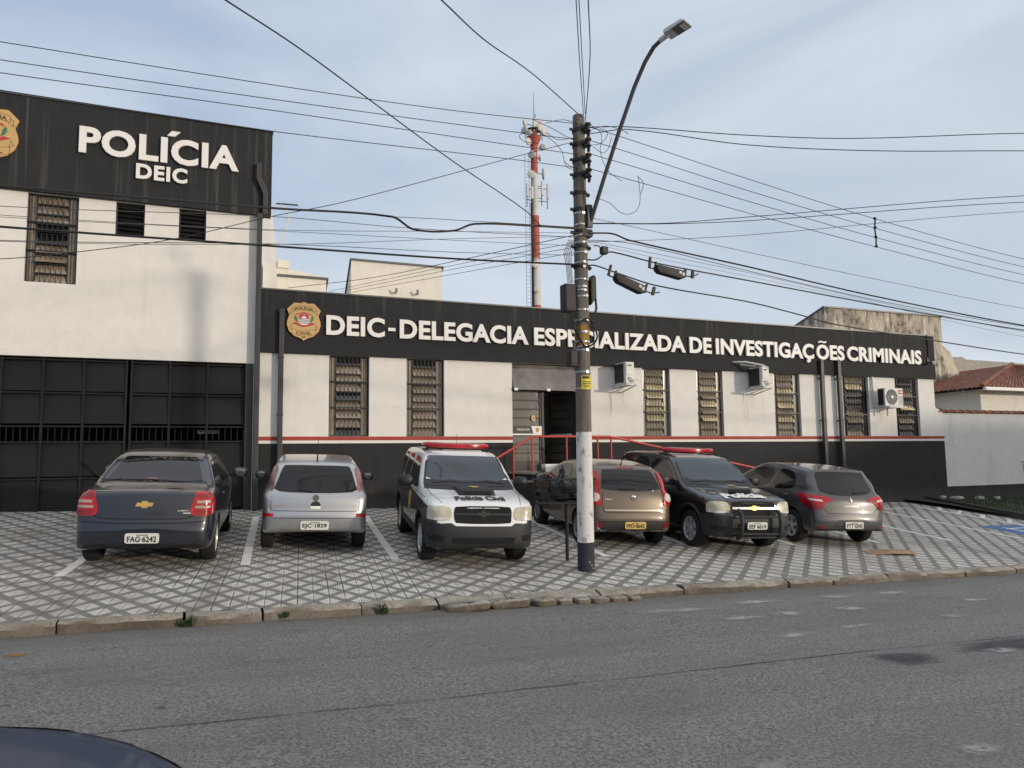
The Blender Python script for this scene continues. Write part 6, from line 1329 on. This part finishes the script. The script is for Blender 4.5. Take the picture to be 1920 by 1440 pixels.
# street lamp arm and head
lamp=thing('street_lamp','grey street lamp on a long slanting arm bracketed to the utility pole','street lamp',(5.42,9.70,5.18)); sh=Matrix.Translation((-5.42,-9.70,-5.18))
a0=Vector((5.40,9.66,5.12)); pts=[a0,Vector((5.50,9.42,5.68)),Vector((5.62,9.15,6.30)),Vector((5.74,8.86,6.90)),Vector((5.82,8.68,7.20)),Vector((5.88,8.53,7.36)),Vector((5.94,8.40,7.43))]
pts=[p_-Vector((.07,0,.07))*(i_/6) for i_,p_ in enumerate(pts)]
mb=MB(); mb.tube(pts,.030,10); mb.box(5.34,5.42,9.64,9.70,5.02,5.36); o=mb.build('arm',MATS['arm_steel'],lamp,smooth=50); o.matrix_parent_inverse=sh
d=Vector((.42,-.86,.20)).normalized(); s_=d.cross(Vector((0,0,1))).normalized(); u_=s_.cross(d); M=Matrix.Translation(pts[-1]+d*.05)@Matrix((s_,d,u_)).transposed().to_4x4()@Matrix.Scale(.80,4)
mb=MB(); mb.tube([M@Vector((0,-.10,0)),M@Vector((0,.06,.01))],.04,10); o=mb.build('spigot',MATS['lamp_grey'],lamp,smooth=50); o.matrix_parent_inverse=sh
mb=MB(); v=[(-.14,.04,-.02),(.14,.04,-.02),(.16,.46,-.02),(-.16,.46,-.02),(-.13,.05,.07),(.13,.05,.07),(.13,.40,.06),(-.13,.40,.06)]; mb.add([M@Vector(p) for p in v],[(0,3,2,1),(4,5,6,7),(0,1,5,4),(1,2,6,5),(2,3,7,6),(3,0,4,7)]); hd=mb.build('lamp_head',MATS['lamp_grey'],lamp,bevel=.02,smooth=40); hd.matrix_parent_inverse=sh
mb=MB(); mb.box(-.125,.125,.20,.43,-.029,-.0205,0,M); o=mb.build('lens',MATS['lamp_dark'],hd); mb=MB(); mb.box(-.10,.10,.33,.41,-.034,-.0295,0,M); mb.build('led_panel',MATS['lamp_grey'],o); mb=MB(); mb.tube([M@Vector((.03,.2,.06)),M@Vector((.03,.2,.10))],.03,8); mb.build('photocell',MATS['lamp_dark'],hd)
# cables
CAB={
 'tl1':([(5.32,9.71,6.61),(3.21,9.71,6.47),(0.94,9.71,6.40),(-2.04,9.71,6.36)],0.006),
 'tl2':([(5.30,9.71,6.36),(4.17,9.71,6.31),(0.90,9.71,6.21),(-2.03,9.71,6.15)],0.006),
 'tl3':([(5.29,9.71,6.13),(4.17,9.71,6.11),(0.69,9.71,6.06),(-2.02,9.71,6.00)],0.006),
 'tl4':([(5.29,9.71,5.92),(4.17,9.71,5.90),(0.90,9.71,5.79),(-0.45,9.71,5.79),(-2.01,9.71,5.80)],0.006),
 'thickL1':([(5.28,9.71,5.00),(4.49,9.71,4.96),(3.59,9.71,4.89),(3.28,9.71,4.76),(2.72,9.71,4.72),(2.43,9.71,4.86),(0.97,9.71,4.80),(-0.65,9.71,4.75),(-1.97,9.71,4.71)],0.016),
 'mess':([(5.28,9.71,5.02),(3.05,9.71,4.90),(2.43,9.71,4.86)],0.005),
 'thickL2':([(5.27,9.71,4.46),(3.28,9.71,4.37),(0.75,9.71,4.31),(-1.95,9.71,4.25)],0.015),
 'thin1':([(5.28,9.71,4.87),(2.66,9.71,4.73),(0.92,9.71,4.69),(-1.96,9.71,4.48)],0.005),
 'thin2':([(5.22,9.60,4.90),(3.29,9.60,4.72),(0.91,9.60,4.49),(-1.93,9.60,4.35)],0.004),
 'thin3':([(5.28,9.71,4.74),(3.33,9.71,4.63),(0.92,9.71,4.51),(-1.95,9.71,4.36)],0.004),
 'thin4':([(5.32,9.80,4.63),(3.36,9.80,4.49),(0.98,9.80,4.37),(-1.96,9.80,4.12)],0.005),
 'thin5':([(5.22,9.60,4.85),(3.29,9.60,4.62),(0.96,9.60,4.31),(-1.92,9.60,4.06)],0.004),
 'drop1':([(5.30,9.71,4.94),(4.28,12.50,5.12),(3.37,15.00,5.31),(1.93,16.90,5.39)],0.007),
 'drop2':([(5.29,9.71,4.82),(4.28,12.50,5.05),(2.81,16.90,5.38)],0.005),
 'drop3':([(5.29,9.71,4.75),(4.28,12.50,4.98),(3.08,16.90,5.40)],0.005),
 'drop4':([(5.29,9.71,4.67),(4.28,12.50,4.89),(3.32,16.90,5.40)],0.005),
 'dropL':([(5.32,9.71,6.37),(4.50,9.80,6.08),(3.43,9.90,5.68),(1.81,10.00,5.07),(0.87,10.10,4.79),(-0.19,10.20,4.43),(-1.24,10.30,4.19),(-2.07,10.40,4.05)],0.006),
 'diag1':([(0.19,6.00,5.20),(0.85,6.90,5.42),(1.69,7.80,5.49),(3.01,8.90,5.40),(4.32,9.60,5.13),(4.61,9.70,4.96)],0.008),
 'diag2':([(1.77,5.50,5.28),(2.72,7.00,5.94),(3.96,8.50,6.54),(5.29,9.65,6.68)],0.008),
 'up1':([(3.25,6.00,5.92),(4.09,7.50,6.27),(5.31,9.65,6.73)],0.006),
 'up2':([(3.39,6.20,6.07),(4.29,7.80,6.46),(5.34,9.65,6.75)],0.006),
 'up3':([(3.38,6.00,5.95),(4.23,7.50,6.30),(5.37,9.72,6.62)],0.007),
 'r1':([(5.50,9.70,6.59),(6.01,9.50,6.59),(7.61,8.80,6.43),(9.22,8.30,6.43),(11.96,7.50,6.62)],0.008),
 'r2':([(5.49,9.70,6.49),(6.00,9.50,6.55),(7.61,8.80,6.28),(9.65,8.20,6.26),(11.93,7.50,6.33)],0.008),
 'w1':([(5.50,9.71,6.58),(8.36,9.71,6.18),(11.19,9.71,5.82),(15.17,9.71,5.45)],0.006),
 'w2':([(5.50,9.71,6.37),(8.35,9.71,5.98),(11.16,9.71,5.65),(15.16,9.71,5.29)],0.006),
 'w3':([(5.49,9.71,6.16),(8.34,9.71,5.80),(11.15,9.71,5.48),(15.14,9.71,5.13)],0.006),
 'w4':([(5.48,9.71,5.93),(8.33,9.71,5.60),(11.14,9.71,5.31),(15.12,9.71,4.95)],0.006),
 'x1':([(5.48,9.71,5.11),(6.76,9.71,5.25),(7.97,9.30,5.36),(12.63,8.00,5.86)],0.007),
 'x2':([(5.48,9.71,5.10),(6.76,9.71,5.24),(7.97,9.30,5.30),(12.62,8.00,5.75)],0.007),
 'x3':([(5.51,9.71,4.83),(6.75,9.71,4.99),(7.96,9.30,5.07),(12.60,8.00,5.59)],0.005),
 'd1':([(5.48,9.71,5.18),(8.30,9.71,4.94),(11.10,9.71,4.72),(15.06,9.71,4.45)],0.005),
 'k1':([(5.49,9.71,4.96),(5.80,9.71,4.98),(6.08,9.71,4.91),(8.28,9.71,4.70),(10.95,9.71,4.42),(15.02,9.71,4.11)],0.014),
 'k2':([(5.50,9.71,4.56),(5.66,9.71,4.67),(5.78,9.71,4.70),(6.55,9.71,4.60),(7.15,9.71,4.55),(8.27,9.71,4.47),(11.84,9.71,4.21),(14.93,9.71,4.02)],0.012),
 'k3':([(5.49,9.71,4.85),(6.17,9.71,4.86),(8.28,9.71,4.63),(11.33,9.71,4.32),(15.01,9.71,4.09)],0.006),
 'k4':([(5.51,9.71,4.82),(8.28,9.71,4.60),(11.58,9.71,4.27),(15.00,9.71,3.99)],0.004),
 'k5':([(5.47,9.71,4.47),(5.79,9.71,4.40),(6.53,9.71,4.25),(8.25,9.71,4.12),(9.35,9.71,3.97),(10.05,9.71,3.86),(12.33,9.71,3.70),(14.95,9.71,3.54)],0.012),
 'k6':([(5.51,9.71,4.78),(6.74,9.71,4.66),(8.27,9.71,4.54),(10.57,9.71,4.33),(14.68,9.71,3.91)],0.003),
}
LBL={'tl1':'topmost thin wire running left from the pole head','tl2':'second thin wire from the top running left from the pole','tl3':'third thin wire from the top running left from the pole','tl4':'fourth thin wire left of the pole, skimming the tall black fascia',
'thickL1':'thick black cable left of the pole with a drooping dip','mess':'thin steel wire bridging the dip of the thick cable','thickL2':'lower thick black cable crossing the white upper wall','thin1':'thin wire sagging just under the drooping thick cable','thin2':'uppermost hair thin line across the louvre windows','thin3':'second hair thin line across the louvre windows','thin4':'thin wire just over the lower thick cable','thin5':'hair thin line crossing the sill of the louvre windows',
'drop1':'topmost service wire from the pole to the station roof','drop2':'second service wire from the pole to the station roof','drop3':'third service wire from the pole to the station roof','drop4':'lowest service wire from the pole to the station roof','dropL':'lone wire slanting from the pole head down past the big window',
'diag1':'long diagonal cable from the top edge down to the telecom mast line','diag2':'diagonal cable from the top edge into the pole head','up1':'thin wire rising overhead from the pole top, first of three','up2':'thin wire rising overhead close beside its twin at the pole top','up3':'twisted wire rising overhead on the lamp side of the pole top',
'r1':'upper twisted cable running nearly level past the street lamp','r2':'lower twisted cable running nearly level past the street lamp','w1':'top wire of the four held by the spacer','w2':'second wire of the four held by the spacer','w3':'third wire of the four held by the spacer','w4':'bottom wire of the four held by the spacer',
'x1':'upper rising wire leaving the lamp arm foot','x2':'lower rising wire of the pair leaving the lamp arm foot','x3':'single thin rising wire crossing below the pair','d1':'lone thin wire falling across the open sky under the spacer','k1':'thick black trunk cable falling over the weathered block','k2':'thick cable carrying the upper splice case','k3':'thin wire hugging the thick trunk cable','k4':'thin grey wire between the two trunk cables','k5':'lowest thick cable carrying the lower splice case to the camera','k6':'hair thin line lowest in the fan beside the trunk cable'}
def smoothpts(p,n=6):
    p=[Vector(q) for q in p]; q=[2*p[0]-p[1]]+p+[2*p[-1]-p[-2]]; o=[]
    for i in range(1,len(q)-2):
        for k in range(n):
            t=k/n; a,b_,c_,d=q[i-1],q[i],q[i+1],q[i+2]
            # centripetal-ish: damp tangents by chord length
            L=(c_-b_).length; m1=(c_-a)/max((c_-a).length,1e-6)*L; m2=(d-b_)/max((d-b_).length,1e-6)*L
            o.append(b_*(2*t**3-3*t*t+1)+m1*(t**3-2*t*t+t)+c_*(-2*t**3+3*t*t)+m2*(t**3-t*t))
    return o+[p[-1]]
for k,(p,r) in CAB.items():
    p=list(p)
    if k[0] in 'rwxdk' and k[:2] not in ('dr','di'): p=[(5.37,9.77,p[0][2])]+p
    a,b_=Vector(p[-1]),Vector(p[-2])
    if k.startswith('drop') and k!='dropL' or k in('mess','diag1','diag2','up1','up2','up3'): pass
    else:
        e=(a-b_).normalized(); p.append(tuple(a+Vector((e.x,e.y,e.z*.6))*9))
    if k.startswith(('up','diag')):
        a,b_=Vector(p[0]),Vector(p[1]); p=[tuple(a+(a-b_).normalized()*9)]+p
    mb=MB(); mb.tube(smoothpts(p),r*.9,6 if r>.01 else 5)
    o=mb.build('overhead_cable',MATS['cable_black'] if r>.005 else MATS['cable_grey'],smooth=60); tag(o,LBL[k],'cable','overhead cables around the utility pole')
# jumper loops by the pole head
mb=MB()
for pts in ([(5.44,9.70,6.62),(5.62,9.68,6.50),(5.60,9.68,6.20),(5.72,9.66,5.92),(5.95,9.66,5.80)],[(5.48,9.7,6.55),(5.70,9.66,6.62),(5.95,9.62,6.58),(6.05,9.60,6.53)],[(5.46,9.7,6.30),(5.62,9.68,6.35),(5.72,9.66,6.52),(5.60,9.68,6.58)],[(5.48,9.7,6.28),(5.66,9.66,6.2),(5.78,9.64,6.45)],[(6.20,9.60,5.88),(6.22,9.6,5.5),(6.12,9.6,5.32),(5.92,9.62,5.28),(5.74,9.66,5.42),(5.5,9.68,5.5)],[(6.2,9.62,5.9),(6.30,9.62,5.80),(6.25,9.62,5.62)],
  [(5.28,9.71,6.6),(5.0,9.7,6.62),(4.7,9.7,6.52)],[(5.3,9.71,6.4),(5.1,9.7,6.36),(4.8,9.7,6.46),(4.5,9.71,6.55)],[(5.3,9.71,6.15),(5.15,9.7,6.34),(4.9,9.7,6.30),(4.7,9.7,6.38)],[(5.3,9.71,5.92),(5.05,9.7,5.9),(4.95,9.7,6.15),(4.72,9.7,6.32),(4.45,9.7,6.36),(4.3,9.72,6.24),(4.6,9.72,6.2)],[(5.32,9.71,6.3),(5.28,9.7,6.05),(5.15,9.7,5.92),(5.0,9.7,5.98)]):
    mb.tube(smoothpts(pts,5),.0045,5)
o=mb.build('jumper_loop',MATS['cable_black'],smooth=60); tag(o,'loose jumper loops tangled around the pole head','cable')
t=thing('wire_spacer','small vertical spacer rod tying the four falling wires together','spacer',(11.16,9.71,5.31))
mb=MB(); mb.tube([(.0,-.02,0),(.012,-.02,.15),(-.01,-.02,.33),(.02,-.02,.51)],.014,6); mb.build('rod',MATS['box_black'],t)
mb=MB(); [mb.ell((.005,-.02,z),.03,.03,.025,k=8,n=5) for z in (0,.17,.34,.51)]; mb.build('knob',MATS['box_black'],t,smooth=40)
for nm,a,b_,lab in (('splice_case',(5.83,9.71,4.40),(6.36,9.71,4.235),'lower black splice case hung under a cable beside the pole'),('splice_case',(6.54,9.71,4.60),(7.08,9.71,4.535),'upper black splice case hung on the cable farther from the pole')):
    a,b_=Vector(a),Vector(b_); d=(b_-a).normalized(); t=thing(nm,lab,'splice case',tuple(a)); M=Matrix((d,Vector((0,1,0)),d.cross(Vector((0,1,0)))*1)).transposed().to_4x4(); L=(b_-a).length
    mb=MB(); mb.prism([(.0,-.03),(L,-.03),(L-.03,-.145),(L-.09,-.17),(.06,-.15),(.0,-.11)],-.065,.065,'y'); mb.v=[tuple(M@Vector((x,y,z))) for x,y,z in mb.v]; mb.build('shell',MATS['box_black'],t,bevel=.02,smooth=40)
    mb=MB(); 
    for x in (.0,L): mb.box(x-.012,x+.012,-.02,.02,-.12,.02,0,M)
    mb.build('hanger',MATS['box_black'],t); mb=MB(); mb.box(L*.72,L*.80,-.072,-.066,-.10,-.06,0,M); mb.box(L*.83,L*.90,-.072,-.066,-.12,-.07,0,M); mb.build('label_patch',MATS['lamp_grey'],t)
    mb=MB(); mb.tube([M@Vector((-.12,0,.0)),M@Vector((-.08,0,-.10)),M@Vector((0,0,-.09))],.012,6); mb.box(-.12,-.09,-.02,.02,-.10,.07,0,M); mb.tube([M@Vector((L,0,-.09)),M@Vector((L+.13,0,-.08)),M@Vector((L+.25,0,-.01))],.010,6); mb.box(L+.12,L+.16,-.02,.02,-.10,.03,0,M); mb.build('cable_entry',MATS['box_black'],t)
t=thing('tap_box','small square black tap box on a bent lead beside the pole','tap box',(5.62,9.70,4.71)); mb=MB(); mb.box(-.04,.06,-.05,.05,-.06,.05); mb.build('case',MATS['box_black'],t,bevel=.01); mb=MB(); mb.tube([(-.16,0,.05),(-.09,0,.06),(-.03,0,.02)],.008,5); mb.build('lead',MATS['cable_black'],t)
# litter basket with rubbish bags
lt=thing('litter_basket','black street litter basket on a single thin post before the bronze hatchback','litter bin',(5.34,10.52,lotz(5.34,10.52)))
mb=MB(); mb.tube([(0,0,-.05),(0,0,.86)],.028,8); mb.build('post',MATS['trim_black'],lt,smooth=40)
mb=MB(); 
for z,e in ((.86,0),(1.22,.04)):
    q=[(-.42-e,-.22-e,z),(.34+e,-.22-e,z),(.34+e,.22+e,z),(-.42-e,.22+e,z)]; [mb.tube([q[i],q[(i+1)%4]],.013,6) for i in range(4)]
for i in range(5): x=-.42+.76*i/4; mb.tube([(x,-.22,.86),(x,.22,.86)],.008,5)
for x,y in ((-.42,-.22),(.34,-.22),(.34,.22),(-.42,.22)): mb.tube([(x,y,.86),(x*1.08,y*1.15,1.22)],.010,5)
for z in (.95,1.04,1.13): mb.tube([(-.44,-.24,z),(.36,-.24,z)],.004,4); mb.tube([(-.44,.24,z),(.36,.24,z)],.004,4); mb.tube([(-.44,-.24,z),(-.44,.24,z)],.004,4)
mb.add([(-.40,-.2,.865),(.32,-.2,.865),(.32,.2,.865),(-.40,.2,.865)],[(0,1,2,3)]); mb.build('basket',MATS['trim_black'],lt)
plain('bag_black',(.014,.014,.016),.22,var=.2,scale=12)
def bag(x,z,rx,rz,label,seed):
    random.seed(seed); mb=MB(); k,n=44,34; mb.ell((0,0,rz),rx,.17,rz,k=k,n=n); ph=[random.uniform(0,6.28) for _ in range(6)]
    mb.v=[(px*(1+.22*math.sin(5*math.atan2(py,px)+ph[0]+9*pz)+.08*math.sin(13*pz+ph[1])),py*(1+.2*math.sin(7*pz/.3+ph[2]+5*px)),pz*(1+.12*math.sin(9*px+ph[3]))) for px,py,pz in mb.v]
    from mathutils import noise as nz_
    mb.v=[tuple(Vector(q)*(1+.20*nz_.noise(Vector(q)*14+Vector((seed,0,0)))+.10*abs(nz_.noise(Vector(q)*34)))) for q in mb.v]
    mb.v=[(px*(1 if pz<rz*1.55 else .35),py*(1 if pz<rz*1.55 else .35),pz*(1 if pz<rz*1.55 else 1.12)) for px,py,pz in mb.v]
    o=mb.build('rubbish_bag',MATS['bag_black'],smooth=22); o.location=(5.34+x,10.52,lotz(5.34,10.52)+.875+z); tag(o,label,'rubbish bag'); return o
bag(-.06,0,.23,.21,'tall knotted black rubbish bag in the middle of the litter basket',4); bag(.20,0,.15,.12,'low black rubbish bag at the pole side of the litter basket',8)
# telecom mast far behind
mast=thing('telecom_mast','far red and white telecom mast with dishes, panels and a ladder','telecom mast',(25.3,54.4,0)); TX,TY=0,0
lv=[(0,13.7,'mast_red'),(13.7,17.5,'mast_white'),(17.5,21.0,'mast_red'),(21.0,24.5,'mast_white'),(24.5,28.2,'mast_red')]
for a,b_,m in lv:
    mb=MB(); ra,rb=.50-.0085*a,.50-.0085*b_; mb.tube([(0,0,a+.005),(0,0,b_-.005)],[ra,rb],16); mb.build('mast_section',MATS[m],mast,smooth=50)
mb=MB(); mb.lathe([(.2,26.6),(.58,27.45),(.60,27.55),(.2,27.55)],16); mb.build('platform',MATS['mast_red'],mast,smooth=30)
mb=MB(); mb.lathe([(.59,28.15),(.62,28.15),(.62,28.2),(.59,28.2)],20); [mb.tube([(.6*math.cos(a),.6*math.sin(a),27.6),(.6*math.cos(a),.6*math.sin(a),28.2)],.025,5) for a in np.linspace(0,6.28,9)[:-1]]; mb.build('platform_rail',MATS['arm_steel'],mast)
mb=MB(); mb.tube([(-.05,-.2,28.2),(-.05,-.2,31.3)],[.035,.012],6); mb.tube([(.1,-.1,28.2),(.1,-.1,29.5)],.03,6); mb.tube([(-.75,0,27.4),(-.75,0,28.9)],.03,6); mb.tube([(.75,0,27.4),(.75,0,29.0)],.03,6); mb.build('rod_antenna',MATS['arm_steel'],mast)
mb=MB(); mb.box(-.14,.2,-.3,-.1,28.0,29.1); mb.build('panel_antenna',MATS['dish_white'],mast,bevel=.03)
for x,z,s in ((-.75,23.0,1.1),(.55,23.3,1.2),(1.05,23.1,1.25),(-.35,22.8,1.0)):
    mb=MB(); mb.box(x-.09,x+.09,-.35,-.2,z-s/2,z+s/2); o=mb.build('panel_antenna',MATS['dish_white'],mast,bevel=.02); m=MB(); m.tube([(x,-.15,z-s/2-.8),(x,-.15,z+s/2-.2)],.035,6); m.tube([(x,-.15,z-s/2-.2),(0,0,z-s/2-.2)],.03,5); m.tube([(x,-.15,z+s/2-.4),(0,0,z+s/2-.4)],.03,5); m.build('pole_mount',MATS['arm_steel'],o)
def dish(x,y,z,r,az):
    mb=MB(); M=Matrix.Translation((x,y,z))@Matrix.Rotation(R(az),4,'Z')@Matrix.Rotation(R(90),4,'X'); mb.lathe([(0,.06),(r*.6,.05),(r,.0),(r*.98,-.10),(r*.7,-.16),(0,-.2)],20,M); o=mb.build('dish_antenna',MATS['dish_white'],mast,smooth=50); m=MB(); m.tube([(x,y+.15,z),(0,0,z)],.03,5); m.build('dish_arm',MATS['arm_steel'],o)
dish(-.85,-.3,28.55,.30,40); dish(-.55,-.4,27.75,.24,-30); dish(.35,-.5,28.25,.26,10); dish(-.62,-.4,27.0,.3,20); dish(.55,-.4,26.7,.28,-40); dish(-.95,-.2,27.95,.30,-60); dish(.85,-.35,28.0,.33,25); dish(.62,-.2,28.7,.3,0); dish(.82,-.1,24.6,.48,65); dish(-.45,-.4,23.4+.9,.33,-20); dish(-.35,-.3,26.0,.33,-50); dish(.45,-.3,25.8,.25,60); dish(-.30,-.5,16.9,.26,0); dish(-.15,-.5,14.9,.26,-10)
mb=MB(); 
for x in (-.88,-.52): mb.tube([(x,-.1,8),(x,-.1,26.0)],.02,4)
for i in range(60): z=8.2+i*.3; mb.tube([(-.88,-.1,z),(-.52,-.1,z)],.012,4)
mb.build('ladder',MATS['galvanised'],mast); mb=MB(); mb.tube([(-.38,-.2,6),(-.38,-.2,22)],.09,6); mb.build('feeder_cable',MATS['cable_black'],mast)
